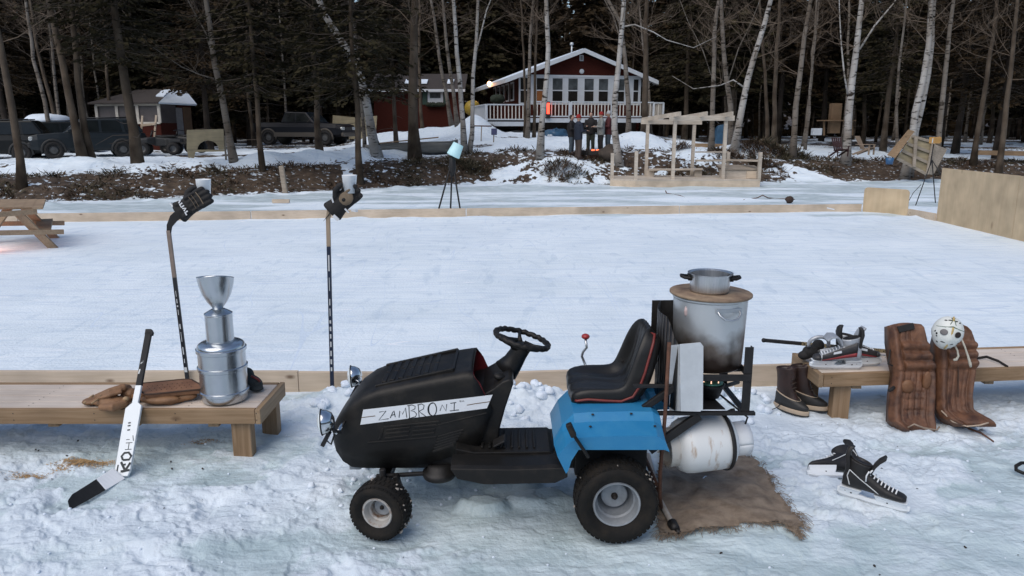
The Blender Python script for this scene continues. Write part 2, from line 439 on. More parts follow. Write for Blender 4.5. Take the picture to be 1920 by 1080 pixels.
def make_ground():
    u = np.concatenate([-np.geomspace(3.0, .78, 26)[:-1], np.linspace(-.78, .78, 760), np.geomspace(.78, 3.0, 26)[1:]])
    ys = np.concatenate([np.linspace(-60, 2.0, 14), np.linspace(2.3, 3.0, 12), np.arange(3.03, 6.0, .0125), np.geomspace(6.0, 18.4, 170)[0:],
                         np.geomspace(18.5, 46, 210), np.geomspace(46.6, 500, 46)])
    ys = np.unique(ys)
    W = np.maximum(3.0, np.abs(ys))
    X = u[None, :] * W[:, None] * 1.0; Y = np.repeat(ys[:, None], len(u), 1)
    z, ice, dirt = surface(X.ravel(), Y.ravel())
    nv = X.size; me = bpy.data.meshes.new('snow_ground')
    me.vertices.add(nv)
    me.vertices.foreach_set('co', np.stack([X.ravel(), Y.ravel(), z], 1).ravel().astype(np.float32))
    r, c = X.shape
    idx = np.arange(nv).reshape(r, c)
    q = np.stack([idx[:-1, :-1], idx[:-1, 1:], idx[1:, 1:], idx[1:, :-1]], -1).reshape(-1, 4)
    me.loops.add(q.size); me.loops.foreach_set('vertex_index', q.ravel().astype(np.int32))
    me.polygons.add(len(q)); me.polygons.foreach_set('loop_start', np.arange(0, q.size, 4, dtype=np.int32))
    me.polygons.foreach_set('use_smooth', np.ones(len(q), bool))
    me.update()
    for nm, a in (('ice', ice), ('dirt', dirt)):
        at = me.attributes.new(nm, 'FLOAT', 'POINT'); at.data.foreach_set('value', a.astype(np.float32))
    m = bpy.data.materials.new('snow_and_ice'); m.use_nodes = True
    nt = m.node_tree; N, L = nt.nodes, nt.links; b = N['Principled BSDF']
    ai = N.new('ShaderNodeAttribute'); ai.attribute_name = 'ice'
    ad = N.new('ShaderNodeAttribute'); ad.attribute_name = 'dirt'
    tc = N.new('ShaderNodeTexCoord')
    def noise(sc, det=5, stretch=None, dist=0):
        n = N.new('ShaderNodeTexNoise'); n.inputs['Scale'].default_value = sc; n.inputs['Detail'].default_value = det; n.inputs['Distortion'].default_value = dist
        if stretch:
            mp = N.new('ShaderNodeMapping'); mp.inputs['Scale'].default_value = stretch[:3]; mp.inputs['Rotation'].default_value = (0, 0, stretch[3])
            L.new(tc.outputs['Object'], mp.inputs[0]); L.new(mp.outputs[0], n.inputs[0])
        else: L.new(tc.outputs['Object'], n.inputs[0])
        return n
    def ramp(src, p0, p1, c0, c1):
        k = N.new('ShaderNodeValToRGB'); e = k.color_ramp.elements
        e[0].position, e[1].position = p0, p1; e[0].color = c0 + (1,); e[1].color = c1 + (1,)
        L.new(src, k.inputs[0]); return k.outputs[0]
    def mix(f, a, bb, mode='MIX'):
        k = N.new('ShaderNodeMixRGB'); k.blend_type = mode
        if isinstance(f, float): k.inputs[0].default_value = f
        else: L.new(f, k.inputs[0])
        L.new(a, k.inputs[1]); L.new(bb, k.inputs[2]); return k.outputs[0]
    snow = ramp(noise(3.2, 7).outputs[0], .3, .7, (.56, .64, .71), (.71, .78, .84))
    streak = ramp(noise(1.0, 6, (1.2, 8.0, 1, .2), 1.0).outputs[0], .34, .54, (.69, .785, .87), (.80, .88, .935))
    sc1 = noise(1.0, 0, (.12, 2.4, 1, .3), .1); sc2 = noise(1.0, 0, (1.6, .12, 1, -.6), .1); sc3 = noise(1.0, 0, (.10, 3.2, 1, .08), .1)
    def hair(src, c, w):
        k = N.new('ShaderNodeMath'); k.operation = 'COMPARE'; k.inputs[1].default_value = c; k.inputs[2].default_value = w; L.new(src.outputs[0], k.inputs[0]); return k.outputs[0]
    def rgb(c):
        k = N.new('ShaderNodeRGB'); k.outputs[0].default_value = c + (1,); return k.outputs[0]
    streak2 = ramp(noise(1.0, 5, (5.0, 1.4, 1, .5), 1.2).outputs[0], .33, .43, (.86, .89, .92), (1, 1, 1))
    geo = N.new('ShaderNodeNewGeometry'); sep = N.new('ShaderNodeSeparateXYZ'); L.new(geo.outputs['Position'], sep.inputs[0])
    rk = N.new('ShaderNodeMapRange'); rk.inputs['From Min'].default_value = 5.7; rk.inputs['From Max'].default_value = 5.9; L.new(sep.outputs['Y'], rk.inputs[0])
    rink = mix(1.0, mix(1.0, streak, streak2, 'MULTIPLY'), ramp(noise(.55, 5, None, .8).outputs[0], .35, .62, (.90, .915, .93), (1, 1, 1)), 'MULTIPLY')
    for s3, cs, w3, tone in ((sc1, (.38, .44, .5, .56, .62), .0022, (.63, .73, .84)), (sc2, (.40, .53), .0016, (.66, .76, .87)), (sc3, (.36, .42, .48, .54, .6), .002, (.84, .89, .94))):
        for cc in cs: rink = mix(hair(s3, cc, w3), rink, rgb(tone))
    col = mix(rk.outputs[0], snow, rink)
    icec = ramp(noise(2.6, 8, None, .6).outputs[0], .34, .66, (.41, .51, .54), (.60, .70, .74))
    col = mix(ai.outputs['Fac'], col, icec)
    earth = ramp(noise(5, 8).outputs[0], .35, .65, (.035, .024, .016), (.095, .065, .042))
    dn = N.new('ShaderNodeMath'); dn.operation = 'ADD'; dn.use_clamp = True
    dm = N.new('ShaderNodeMapRange'); dm.inputs['From Min'].default_value = .35; dm.inputs['From Max'].default_value = .65; dm.inputs['To Min'].default_value = -.55; dm.inputs['To Max'].default_value = .35
    L.new(noise(6.5, 8).outputs[0], dm.inputs[0]); L.new(ad.outputs['Fac'], dn.inputs[0])
    mu = N.new('ShaderNodeMath'); mu.operation = 'MULTIPLY'; L.new(dm.outputs[0], mu.inputs[0])
    ms = N.new('ShaderNodeMath'); ms.operation = 'GREATER_THAN'; ms.inputs[1].default_value = .08; L.new(ad.outputs['Fac'], ms.inputs[0])
    L.new(ms.outputs[0], mu.inputs[1]); L.new(mu.outputs[0], dn.inputs[1])
    dr = N.new('ShaderNodeValToRGB'); dr.color_ramp.elements[0].position = .38; dr.color_ramp.elements[1].position = .58; L.new(dn.outputs[0], dr.inputs[0])
    col = mix(dr.outputs[0], col, earth)
    L.new(col, b.inputs['Base Color'])
    ro = N.new('ShaderNodeMapRange'); ro.inputs['To Min'].default_value = .75; ro.inputs['To Max'].default_value = .30; L.new(ai.outputs['Fac'], ro.inputs[0])
    L.new(ro.outputs[0], b.inputs['Roughness']); b.inputs['Specular IOR Level'].default_value = .35
    bp = N.new('ShaderNodeBump'); bp.inputs['Strength'].default_value = .7; bp.inputs['Distance'].default_value = .014
    hm = N.new('ShaderNodeMath'); hm.operation = 'ADD'
    L.new(noise(34, 9).outputs[0], hm.inputs[0]); L.new(noise(1.0, 5, (4, 22, 1, .2)).outputs[0], hm.inputs[1])
    L.new(hm.outputs[0], bp.inputs['Height']); L.new(bp.outputs[0], b.inputs['Normal'])
    me.materials.append(m)
    o = bpy.data.objects.new('snow_ground', me); C.objects.link(o)
    return tag(o, kind='structure')
make_ground()
SNOWM = mat('loose_snow', (.72, .79, .87), .75, 0, .05, 8, bump=.3, bscale=30)

# loose snow chunks along the near board and on the ice: nobody could count them
def snow_chunks():
    b = MB(); q = random.Random(3)
    spots = []
    for k in range(150):
        x = q.uniform(-1.5, 2.1); y = 5.6 - abs(q.gauss(0, .22)); spots.append((x, y, q.uniform(.015, .05)))
    for k in range(14):
        spots.append((q.choice([-1.33, -1.2, -.2, .1, 1.0, .6]) + q.uniform(-.1, .1), 5.5 + q.uniform(-.06, .06), q.uniform(.03, .055)))
    for k in range(10):
        spots.append((q.uniform(-.5, .25), q.uniform(3.75, 4.3), q.uniform(.006, .016)))
    for k in range(160):
        spots.append((q.uniform(-3, 3), q.uniform(3.25, 5.2), q.uniform(.003, .011)))
    for k in range(26):
        spots.append((q.uniform(-1.2, -.55), q.uniform(3.55, 4.5), q.uniform(.008, .025)))
    for x, y, r in spots:
        b.blob((x, y, sz(x, y) + r * .35), (r * q.uniform(.9, 1.5), r * q.uniform(.8, 1.3), r * q.uniform(.6, .9)), 7, 5, Matrix.Rotation(q.uniform(0, 6), 3, 'Z'), .38, k + int(x * 1000))
    o = b.build('snow_chunks', SNOWM); tag(o, 'loose chunks of shovelled snow', 'snow', kind='stuff')
    k = o.modifiers.new('s', 'SUBSURF'); k.levels = k.render_levels = 1
snow_chunks()
def sawdust():
    b = MB(); q = random.Random(5)
    for k in range(2600):
        a = q.random()
        x, y = (-2.72 + q.gauss(0, .085), 4.40 + q.gauss(0, .035)) if a < .75 else (-2.98 + q.gauss(0, .06), 4.27 + q.gauss(0, .03))
        if a > .93: x, y = -2.12 + q.gauss(0, .05), 4.78 + q.gauss(0, .02)
        z = sz(x, y) + .004; r = q.uniform(.003, .0065); t = q.uniform(0, 6)
        b.add([(x + r * math.cos(t + j * 2.1), y + r * math.sin(t + j * 2.1), z + q.uniform(-.001, .005)) for j in range(3)], [(0, 1, 2)])
    tag(b.build('sawdust', mat('sawdust_tan', (.42, .27, .13), .9, 0, .3, 40)), 'tan sawdust spilled on the snow', 'sawdust', kind='stuff')
sawdust()
def litter():
    b = MB(); q = random.Random(8)
    for k in range(110):
        x, y = q.uniform(-3.4, 3.4), q.uniform(3.1, 5.5); z = sz(x, y) + .003; r = q.uniform(.003, .009); t = q.uniform(0, 6); e = q.uniform(.2, .6)
        b.add([(x + r * math.cos(t), y + r * math.sin(t), z), (x - r * e * math.sin(t), y + r * e * math.cos(t), z + .002), (x - r * math.cos(t), y - r * math.sin(t), z), (x + r * e * math.sin(t), y - r * e * math.cos(t), z + .004)], [(0, 1, 2, 3)])
    for px, py in ((68, 848), (73, 849), (122, 857), (125, 852), (146, 827), (320, 861), (322, 876), (75, 795), (380, 880), (1352, 1040), (1810, 1025), (1640, 1055)):
        p = G(px, py); b.blob((p.x, p.y, sz(p.x, p.y) + .006), (.011, .005, .004), 7, 4, Matrix.Rotation(q.uniform(0, 3), 3, 'Z'), .4, px)
    tag(b.build('litter', mat('bark_bits', (.035, .024, .018), .9, 0, .4, 30)), 'tiny bits of bark and twig on the snow', 'litter', kind='stuff')
litter()

# ---------------------------------------------------------------- rink boards
def plank(name, p0, p1, h, label, cat, m, t=.038, group=None, z0=-.02, bevel=.003):
    b = MB(); p0, p1 = Vector(p0), Vector(p1)
    b.bar((p0.x, p0.y, z0 + (h - z0) / 2), (p1.x, p1.y, z0 + (h - z0) / 2), t, h - z0)
    return tag(b.build(name, m, bevel=bevel), label, cat, group)
BG = 'low planks round the rink'
plank('rink_board', (-6.4, 5.74, 0), (-1.72, 5.73, 0), .19, 'knotty pine plank edging the rink right behind the left bench', 'board', M_PINE_LT, group=BG)
plank('rink_board', (-1.715, 5.73, 0), (-.05, 5.70, 0), .185, 'pine plank edging the rink between the left bench and the black riding mower', 'board', M_PINE_LT, group=BG)
plank('rink_board', (-.045, 5.72, 0), (2.35, 5.93, 0), .185, 'pine plank edging the rink behind the riding mower and its pot rack', 'board', M_PINE_LT, group=BG)
fb = [(-16.5, 16.2), (-11.2, 16.9), (-6.1, 17.45), (-1.1, 18.05), (4.2, 18.70), (8.95, 19.10)]
fl = ['far rink plank at the left edge behind the picnic table', 'far rink plank behind the hockey stick that has the plain black glove', 'far rink plank behind the hockey stick wound with striped tape',
      'far rink plank in front of the tripod with the pale bucket', 'far rink plank in front of the wooden pergola, reaching the rounded plywood panel']
for i in range(5):
    plank('rink_board', fb[i] + (0,), (fb[i + 1][0] - .02, fb[i + 1][1], 0), .20, fl[i], 'board', M_PINE_LT, group=BG)
def panel(name, p0, p1, z0, z1, label, cat, m, t=.018, r=0):
    p0, p1 = Vector(p0), Vector(p1); d = (p1 - p0); L_ = d.length; d.normalize(); n = Vector((-d.y, d.x, 0)) * t
    if r:
        pts = []
        for cx, cz, a0 in ((L_ - r, z1 - r, 0), (r, z1 - r, 90), (r, z0 + r, 180), (L_ - r, z0 + r, 270)):
            for k in range(6):
                a = R(a0 + 18 * k); pts.append(p0 + d * (cx + r * math.cos(a)) + Vector((0, 0, cz + r * math.sin(a))))
    else:
        pts = [p0 + Vector((0, 0, z0)), p1 + Vector((0, 0, z0)), p1 + Vector((0, 0, z1)), p0 + Vector((0, 0, z1))]
    b = MB(); b.prism(pts, n)
    return tag(b.build(name, m, bevel=.002), label, cat)
q0, q1 = G(1615, 397), G(1699, 404)
panel('plywood_sheet', (q0.x, q0.y - .05, 0), (q1.x, q1.y - .05, 0), -.03, .63, 'small plywood panel with rounded corners in the far right corner of the rink', 'board', M_PLY, r=.09)
q2, q3 = G(1755, 414), G(1896, 447.5)
plank('rink_board', (q1.x + .02, q1.y - .02, 0), (q2.x - .02, q2.y, 0), .17, 'short low plank between the rounded plywood panel and the tall plywood wall', 'board', M_PINE_LT, group=BG)
panel('plywood_wall', (q2.x, q2.y, 0), (q3.x, q3.y, 0), -.05, 1.21, 'tall plywood sheet at the rink corner, nearest the rounded panel', 'board', M_PLY)
e = (q3 - q2).normalized()
q4 = q3 + e * .012; q5 = q4 + e * 2.44
panel('plywood_wall', (q4.x, q4.y, 0), (q5.x, q5.y, 0), -.05, 1.205, 'tall plywood sheet cut off by the right edge of the picture', 'board', M_PLY)
b = MB(); pp = G(1487, 383); b.blob((pp.x, pp.y + .3, .1), (.12, .09, .1), 9, 6, lump=.12)
tag(b.build('firewood_chunk', mat('dark_bark', (.05, .03, .022), .9, var=.4, bump=.5)), 'dark brown lump of wood behind the far rink plank', 'wood')
b = MB(); a0, a1 = G(511, 381), G(543, 381); b.bar((a0.x, a0.y, .06), (a1.x, a1.y, .06), .09, .1)
tag(b.build('wood_offcut', M_PINE_LT, bevel=.004), 'short pale offcut of timber lying on the ice past the far plank', 'wood')

# ---------------------------------------------------------------- the two plank benches
def bench(name, label, x0, x1, yf, yb, zt, slope, legs_x, end, left_open=False):
    # slope: how much y grows per metre of x;  end: +1 right end shown, -1 left end shown
    t = thing(name, label, 'bench', ((x0 + x1) / 2, yf, 0))
    n = 4; wd = (yb - yf) / n
    def Y(x, y): return y + (x - (x0 if end < 0 else x1)) * slope
    q = random.Random(int(x0 * 10))
    for k in range(n):
        ya, yb_ = yf + k * wd + .004, yf + (k + 1) * wd - .004
        cuts = [x0, x1] if k % 2 == 0 else [x0, x0 + (x1 - x0) * q.uniform(.35, .65), x1]
        for a, c in zip(cuts[:-1], cuts[1:]):
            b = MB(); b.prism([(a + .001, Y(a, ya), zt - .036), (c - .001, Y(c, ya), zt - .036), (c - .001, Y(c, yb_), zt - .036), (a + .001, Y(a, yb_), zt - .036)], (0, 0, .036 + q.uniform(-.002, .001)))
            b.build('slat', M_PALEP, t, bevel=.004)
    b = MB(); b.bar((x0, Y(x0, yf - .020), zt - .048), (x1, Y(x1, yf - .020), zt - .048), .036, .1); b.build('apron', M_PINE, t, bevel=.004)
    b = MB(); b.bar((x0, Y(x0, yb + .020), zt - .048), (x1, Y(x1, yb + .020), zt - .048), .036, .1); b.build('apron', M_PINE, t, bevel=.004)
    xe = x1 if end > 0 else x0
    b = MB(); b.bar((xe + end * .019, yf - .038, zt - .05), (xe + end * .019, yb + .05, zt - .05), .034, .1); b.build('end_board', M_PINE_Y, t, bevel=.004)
    xs = x0 + .28
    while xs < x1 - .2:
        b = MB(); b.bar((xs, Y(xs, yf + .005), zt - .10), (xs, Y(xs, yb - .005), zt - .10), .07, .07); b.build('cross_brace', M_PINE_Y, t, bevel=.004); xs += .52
    b = MB(); xs = x0 + .12
    while xs < x1:
        for k in range(n):
            for e_ in (.3, .7): b.blob((xs, Y(xs, yf + (k + e_) * wd), zt), (.004, .004, .0012), 6, 4)
        xs += .52
    for k in range(6):
        for e_ in (.025, .07): b.blob((x0 + .06 + k * .52, Y(x0 + .06 + k * .52, yf - .039), zt - e_), (.004, .0015, .004), 6, 4)
    tag(b.build('screws', M_SCREW, t), kind='stuff')
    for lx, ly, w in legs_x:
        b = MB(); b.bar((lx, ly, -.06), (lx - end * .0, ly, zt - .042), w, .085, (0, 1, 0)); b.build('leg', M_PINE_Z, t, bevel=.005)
    return t
M_SCREW = mat('dark_screw', (.05, .045, .04), .5, .5)
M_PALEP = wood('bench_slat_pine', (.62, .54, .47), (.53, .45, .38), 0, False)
bench('plank_bench', 'low plank bench at the left holding the silver keg trophy and brown leather gloves', -4.3, -1.65, 4.55, 5.00, .335, 0.0,
      [(-1.765, 4.60, .125), (-1.70, 4.96, .11), (-3.9, 4.60, .125), (-3.9, 4.96, .11)], 1)
bench('plank_bench', 'long low plank bench at the right holding silver skates and brown goalie pads', 2.26, 5.2, 5.19, 5.64, .355, .10,
      [(2.44, 5.27, .125), (2.36, 5.62, .11), (4.8, 5.5, .125), (4.8, 5.9, .11)], -1)
# ---------------------------------------------------------------- the riding mower with its home made ice resurfacer rack
YC = 4.03
M_HUB = mat('greasy_hub', (.030, .024, .020), .6, .3, .4, 30)
M_DISC = mat('disc_paint', (.30, .32, .34), .5, .2, .25, 18, bump=.1)
M_DIRTYSNOW = mat('dirty_snow', (.30, .27, .24), .8, 0, .35, 60)
T = thing('riding_mower', 'black and blue riding mower with hand lettered sticker, pot rack and headlights, parked on snow', 'riding mower', (-.1, YC, 0))
def wheel(name, cx, cy, r, w, rimr, deep, steer, rim_m, near=True, n=44):
    m = Matrix.Rotation(R(steer), 3, 'Z') @ Matrix.Rotation(R(90 if near else -90), 3, 'X')
    o = (cx, cy, r - .004)
    wh = thing_part(name, T, o)
    h = w / 2
    b = MB()
    b.lathe([(rimr - .004, -h * .55), (rimr + .01, -h * .72), (rimr + (r - rimr) * .42, -h * .98), (rimr + (r - rimr) * .70, -h), (r - .016, -h * .86), (r - .006, -h * .6),
             (r - .004, 0), (r - .006, h * .6), (r - .016, h * .86), (rimr + (r - rimr) * .70, h), (rimr + (r - rimr) * .42, h * .98), (rimr + .01, h * .72), (rimr - .004, h * .55)], o, 48, m, close=True)
    q = random.Random(n)
    for k in range(n):                                   # turf tread blocks
        a = 2 * math.pi * k / n
        for j, zz in enumerate((-.66, -.22, .22, .66)):
            aa = a + (math.pi / n if j % 2 else 0)
            c = Vector((math.cos(aa) * (r - .0045 - .007 * (abs(zz) > .5)), math.sin(aa) * (r - .0045 - .007 * (abs(zz) > .5)), zz * h))
            mm = m @ Matrix.Rotation(aa, 3, 'Z')
            b.box(m @ c + Vector(o), (.006, 2 * math.pi * r / n * .66, h * .38), mm)
    b.build('tyre', M_RUBBER, wh)
    b = MB()
    b.lathe([(rimr + .006, h * .66), (rimr + .002, h * .72), (rimr - .006, h * .70), (rimr - .012, h * .5), (rimr - .016, h * .2), (rimr - .024, h * .1), (rimr - .026, -deep * .5), (rimr - .040, -deep * .75), (rimr * .60, -deep * .8)], o, 40, m, cap=False)
    b.lathe([(rimr + .004, -h * .6), (rimr - .01, -h * .6), (rimr - .014, -deep * .3)], o, 40, m, cap=False)
    b.build('rim', rim_m, wh, split=True)
    b = MB(); b.lathe([(rimr * .60, -deep * .82), (rimr * .595, -deep * .34), (rimr * .56, -deep * .30), (rimr * .25, -deep * .26), (0, -deep * .26)], o, 36, m, cap=False); b.build('wheel_disc', M_DISC, wh, split=True)
    b = MB()
    b.lathe([(rimr * .15, -deep * .3), (rimr * .15, -deep * .16), (rimr * .09, -deep * .16), (rimr * .09, deep * .0), (0, deep * .0)], o, 10, m)
    b.build('hub', M_HUB, wh)
    # snow stuck on the tread
    b = MB()
    for k in range(20):
        aa, zz = q.uniform(0, 6.28), q.uniform(-.8, .8) * h
        if near and q.random() < .5: aa = q.uniform(-1.2, .9)
        c = m @ Vector((math.cos(aa) * (r - .001), math.sin(aa) * (r - .001), zz)) + Vector(o)
        s_ = q.uniform(.002, .0055)
        b.blob(c, (s_ * 2.2, s_ * 1.5, s_ * 1.2), 7, 5, Matrix.Rotation(q.uniform(0, 3), 3, 'Y'), .45, k)
    tag(b.build('packed_snow', M_DIRTYSNOW, wh), kind='stuff')
def thing_part(name, parent, loc):
    o = bpy.data.objects.new(name, None); C.objects.link(o)
    pl = Vector((0, 0, 0)); q = parent
    while q is not None: pl += q.location; q = q.parent
    o.parent = parent; o.location = Vector(loc) - pl; o.empty_display_size = .05
    return o
wheel('rear_wheel', .537, 3.575, .218, .205, .118, .11, 0, M_RIM)
wheel('rear_wheel', .537, 4.48, .218, .205, .118, .11, 0, M_RIM, False)
wheel('front_wheel', -.685, 3.575, .158, .150, .078, .06, -14, M_RIMR, True, 40)
wheel('front_wheel', -.685, 4.46, .158, .150, .078, .06, -14, M_RIMR, False, 40)

# hood: a lofted shell
HX = [-.992, -.985, -.965, -.925, -.875, -.80, -.718, -.55, -.40, -.302, -.235, -.21]
HB = [.440, .405, .365, .315, .288, .284, .284, .29, .33, .36, .38, .39]
HT = [.480, .500, .535, .592, .652, .706, .738, .775, .805, .824, .834, .838]
HW = [.120, .170, .205, .228, .242, .248, .250, .250, .250, .250, .250, .250]
def hood_ring(i, inset=0.0, last=False):
    x, zb, zt, hw = HX[i], HB[i], HT[i], HW[i] - inset
    zt -= inset
    crown = .007
    H_ = zt - zb
    s = min(.038, H_ * .45)
    side = [(-hw * 1.0, zb), (-hw, zb + H_ * .25), (-hw, zb + H_ * .5), (-hw, zt - crown - s * 1.3), (-hw + s * .12, zt - crown - s * .62), (-hw + s * .45, zt - crown - s * .22), (-hw + s * 1.1, zt - crown + .0), (-hw * .45, zt - crown * .2), (0, zt)]
    ring = side + [(-y, z) for y, z in side[-2::-1]]
    out = []
    for y, z in ring:
        xx = x
        if last: xx = float(np.interp(z, [.36, .55, .66, .72, .80, .84], [-.20, -.125, -.085, -.125, -.20, -.215]))
        out.append(Vector((xx, YC + y, z)))
    return out
b = MB()
b.loft([hood_ring(i) for i in range(len(HX))] + [hood_ring(len(HX) - 1, 0, True)], closed=False)
r0 = hood_ring(0); b.add(r0, [tuple(range(len(r0)))], True)
hood = b.build('hood', M_BLACK, T, solid=.004)
b = MB(); b.loft([hood_ring(i, .012) for i in range(7, len(HX))] + [hood_ring(len(HX) - 1, .012, True)], closed=False)
b.build('hood_lining', M_REDIN, hood)
# raised louvre panel on top and slots in the side
b = MB()
def hz(x): return float(np.interp(x, HX, HT))
for k in range(7):
    x = -.70 + k * .046
    for a, c in ((-.155, -.005), (.005, .155)):
        b.bar((x, YC + a, hz(x) + .001), (x, YC + c, hz(x) + .001), .026, .014)
for yy in (-.18, .18):
    b.bar((-.74, YC + yy, hz(-.74) - .002), (-.315, YC + yy, hz(-.315) + .004), .022, .022)
b.bar((-.318, YC - .18, hz(-.318) + .002), (-.318, YC + .18, hz(-.318) + .002), .016, .02)
b.build('top_louvres', M_BLACK, hood, bevel=.004)
b = MB(); ys = YC - .2505
def s_(cx, cy): return P(640 + cx / 4.91, 640 + cy / 4.91, ys)
for l in ([(420, 815), (640, 790)], [(665, 788), (880, 768)], [(410, 850), (630, 828)], [(655, 826), (865, 806)], [(400, 893), (625, 868)], [(650, 866), (860, 842)], [(385, 800), (350, 905)], [(395, 788), (910, 735)]):
    b.bar(s_(*l[0]), s_(*l[1]), .012, .013)
for k in range(6):
    b.bar(s_(890 - k * 10, 880 + k * 27), s_(1130 - k * 18, 815 + k * 27), .010, .015)
b.bar(s_(240, 935), s_(880, 880), .008, .012); b.bar(s_(890, 770), s_(1340, 660), .008, .010)
b.build('side_louvres', M_BLACK, hood, bevel=.003)
# sticker
ys = YC - .2535
tl, tr, br, bl = P(681, 768.5, ys), P(923.5, 740.5, ys), P(913, 765.5, ys), P(675.5, 796.5, ys)
b = MB(); b.prism([bl, br, tr, tl], (0, .003, 0)); st = b.build('sticker', mat('sticker_white', (.74, .77, .80), .45, 0, .03, 4), hood)
INK = mat('marker_ink', (.012, .018, .022), .6, 0, .1, 30); GOLD = mat('marker_line', (.16, .10, .05), .6, 0, .3, 60)
ys = YC - .2545
def strokes(ls, w, m, name):
    b = MB()
    for l in ls: b.ribbon([s_(x, y) for x, y in l], w, (0, -1, 0))
    return b.build(name, m, st)
def arc(cx, cy, rx, ry, a0, a1, n=14):
    return [(cx + rx * math.cos(R(a0 + (a1 - a0) * k / n)), cy + ry * math.sin(R(a0 + (a1 - a0) * k / n))) for k in range(n + 1)]
for let in ([[(348, 652), (412, 640), (345, 726), (438, 712)]],
            [[(450, 706), (472, 655), (484, 640), (497, 698)], [(462, 682), (492, 672)]],
            [[(531, 702), (538, 640), (562, 672), (590, 612), (603, 702)]],
            [[(622, 592), (624, 650), (628, 712)], [(606, 594), (650, 586), (680, 598), (676, 622), (638, 642), (672, 646), (692, 668), (684, 694), (618, 712)]],
            [[(707, 580), (712, 640), (716, 702)], [(700, 586), (738, 576), (762, 590), (756, 622), (716, 644), (745, 668), (776, 690)]],
            [[(908, 640), (928, 584), (964, 642), (970, 578)]],
            [[(1040, 566), (1038, 636)], [(1004, 571), (1058, 563)], [(998, 641), (1084, 631)]],
            [[(1084, 550), (1104, 547)], [(1094, 549), (1096, 560)]], [[(1108, 558), (1112, 547), (1118, 555), (1124, 545), (1130, 556)]]):
    strokes(let, .0044 if let[0][0][0] < 1080 else .0026, INK, 'letter')
strokes([arc(840, 626, 36, 60, -95, 268, 28), arc(838, 627, 41, 57, 90, 275, 16)], .0052, INK, 'lettering')
for l in ([(186, 702), (312, 687)], [(1155, 588), (1235, 574), (1366, 556)]): strokes([l], .0042, GOLD, 'line')

# dash tower, steering column and wheel
b = MB()
prof = [(-.235, .60), (-.22, .685), (-.16, .70), (-.10, .735), (-.05, .775), (-.015, .79), (.004, .782), (.008, .755), (-.035, .62), (-.066, .50), (-.078, .40), (-.30, .38)]
rings = []
for y, s in ((-.232, .975), (-.205, 1), (.205, 1), (.232, .975)):
    rings.append([Vector((-.15 + (x + .15) * s, YC + y, .60 + (z - .60) * s)) for x, z in prof])
b.loft(rings, smooth=False)
dash = b.build('dashboard', M_BLACK, T, bevel=.012, seg=3)
b = MB(); b.blob(P(936, 706, YC - .16), (.034, .03, .02), 14, 8, Matrix.Rotation(.25, 3, 'Y')); b.build('knob', M_BLACKP, dash)
b = MB(); c0 = P(945, 690, YC + .05); b.tube([c0, c0 + Vector((.01, 0, .025))], .008, 8); b.blob(c0 + Vector((.012, 0, .03)), (.014, .014, .01)); b.build('ignition_key', mat('red_key', (.35, .06, .06), .5), dash)
b = MB()
b.tube([(-.035, YC, .76), (.0, YC, .80), (.035, YC, .86), (.052, YC, .895), (.058, YC, .912)], [.074, .060, .052, .055, .04], 20)
b.build('steering_column', M_BLACKP, T)
WR = Matrix.Rotation(R(15.5), 3, 'Y'); wc = Vector((.056, YC, .945))
b = MB()
b.tube([wc + WR @ Vector((.152 * math.cos(a), .152 * math.sin(a), .003 * math.cos(22 * a) * (1))) for a in [2 * math.pi * k / 96 for k in range(96)]], [.0155 + .0012 * math.cos(2 * math.pi * k / 96 * 30) for k in range(96)], 10, closed=True)
sw = b.build('steering_wheel', M_BLACKP, T)
b = MB()
b.lathe([(0, -.020), (.035, -.020), (.058, -.034), (.050, -.065), (.0, -.065)], wc, 20, WR)
for a in (95, 205, 325):
    ca, sa = math.cos(R(a)), math.sin(R(a))
    b.tube([wc + WR @ Vector((.03 * ca, .03 * sa, -.03)), wc + WR @ Vector((.09 * ca, .09 * sa, -.02)), wc + WR @ Vector((.148 * ca, .148 * sa, 0))], [.032, .022, .016], 8, flat=.5, up=(0, 0, 1))
b.build('steering_spokes', M_BLACKP, sw)

# chassis, running boards
b = MB()
b.bb(-.86, .75, YC - .12, YC + .12, .22, .33); b.bb(-.80, -.25, YC - .22, YC + .22, .285, .36)
b.bar((-.70, 3.70, .19), (-.70, 4.36, .19), .05, .06); b.bb(-.73, -.67, YC - .04, YC + .04, .18, .30)
for y in (3.74, 4.32): b.tube([(-.70, y, .12), (-.70, y, .30)], .018, 10)
b.bar((-.74, 3.76, .245), (-.30, 3.80, .255), .022, .022); b.bar((-.63, 3.73, .27), (-.60, 3.73, .16), .05, .03)
b.bar((.535, 3.72, .225), (.535, 4.36, .225), .07, .07)
b.bb(.35, .75, YC - .17, YC + .17, .2, .42)
b.build('chassis', M_STEEL_BK, T, bevel=.006)
b = MB(); o = Vector((-.40, 3.80, .225)); b.lathe([(0, 0), (.085, 0), (.09, .01), (.09, .035), (.07, .04), (.06, .07), (0, .07)], o, 26); b.build('pulley', M_STEEL_BK, T)
b = MB(); b.bb(-.90, -.84, YC - .20, YC - .16, .25, .29); b.bb(-.87, -.83, YC - .22, YC + .22, .262, .285); b.build('tow_bracket', M_RIM, T, bevel=.003)
b = MB()
for sgn in (-1,):
    yo, yi = YC - .505, YC - .345
    prof = [(-.315, .40), (-.28, .345), (-.14, .314), (.22, .322), (.285, .355), (.275, .405), (.0, .395), (-.30, .40)]
    rings = [[Vector((x, y, z + dz)) for x, z in prof] for y, dz in ((yo, 0), (yo + .03, .010), (yi, .012))]
    b.loft(rings, smooth=False)
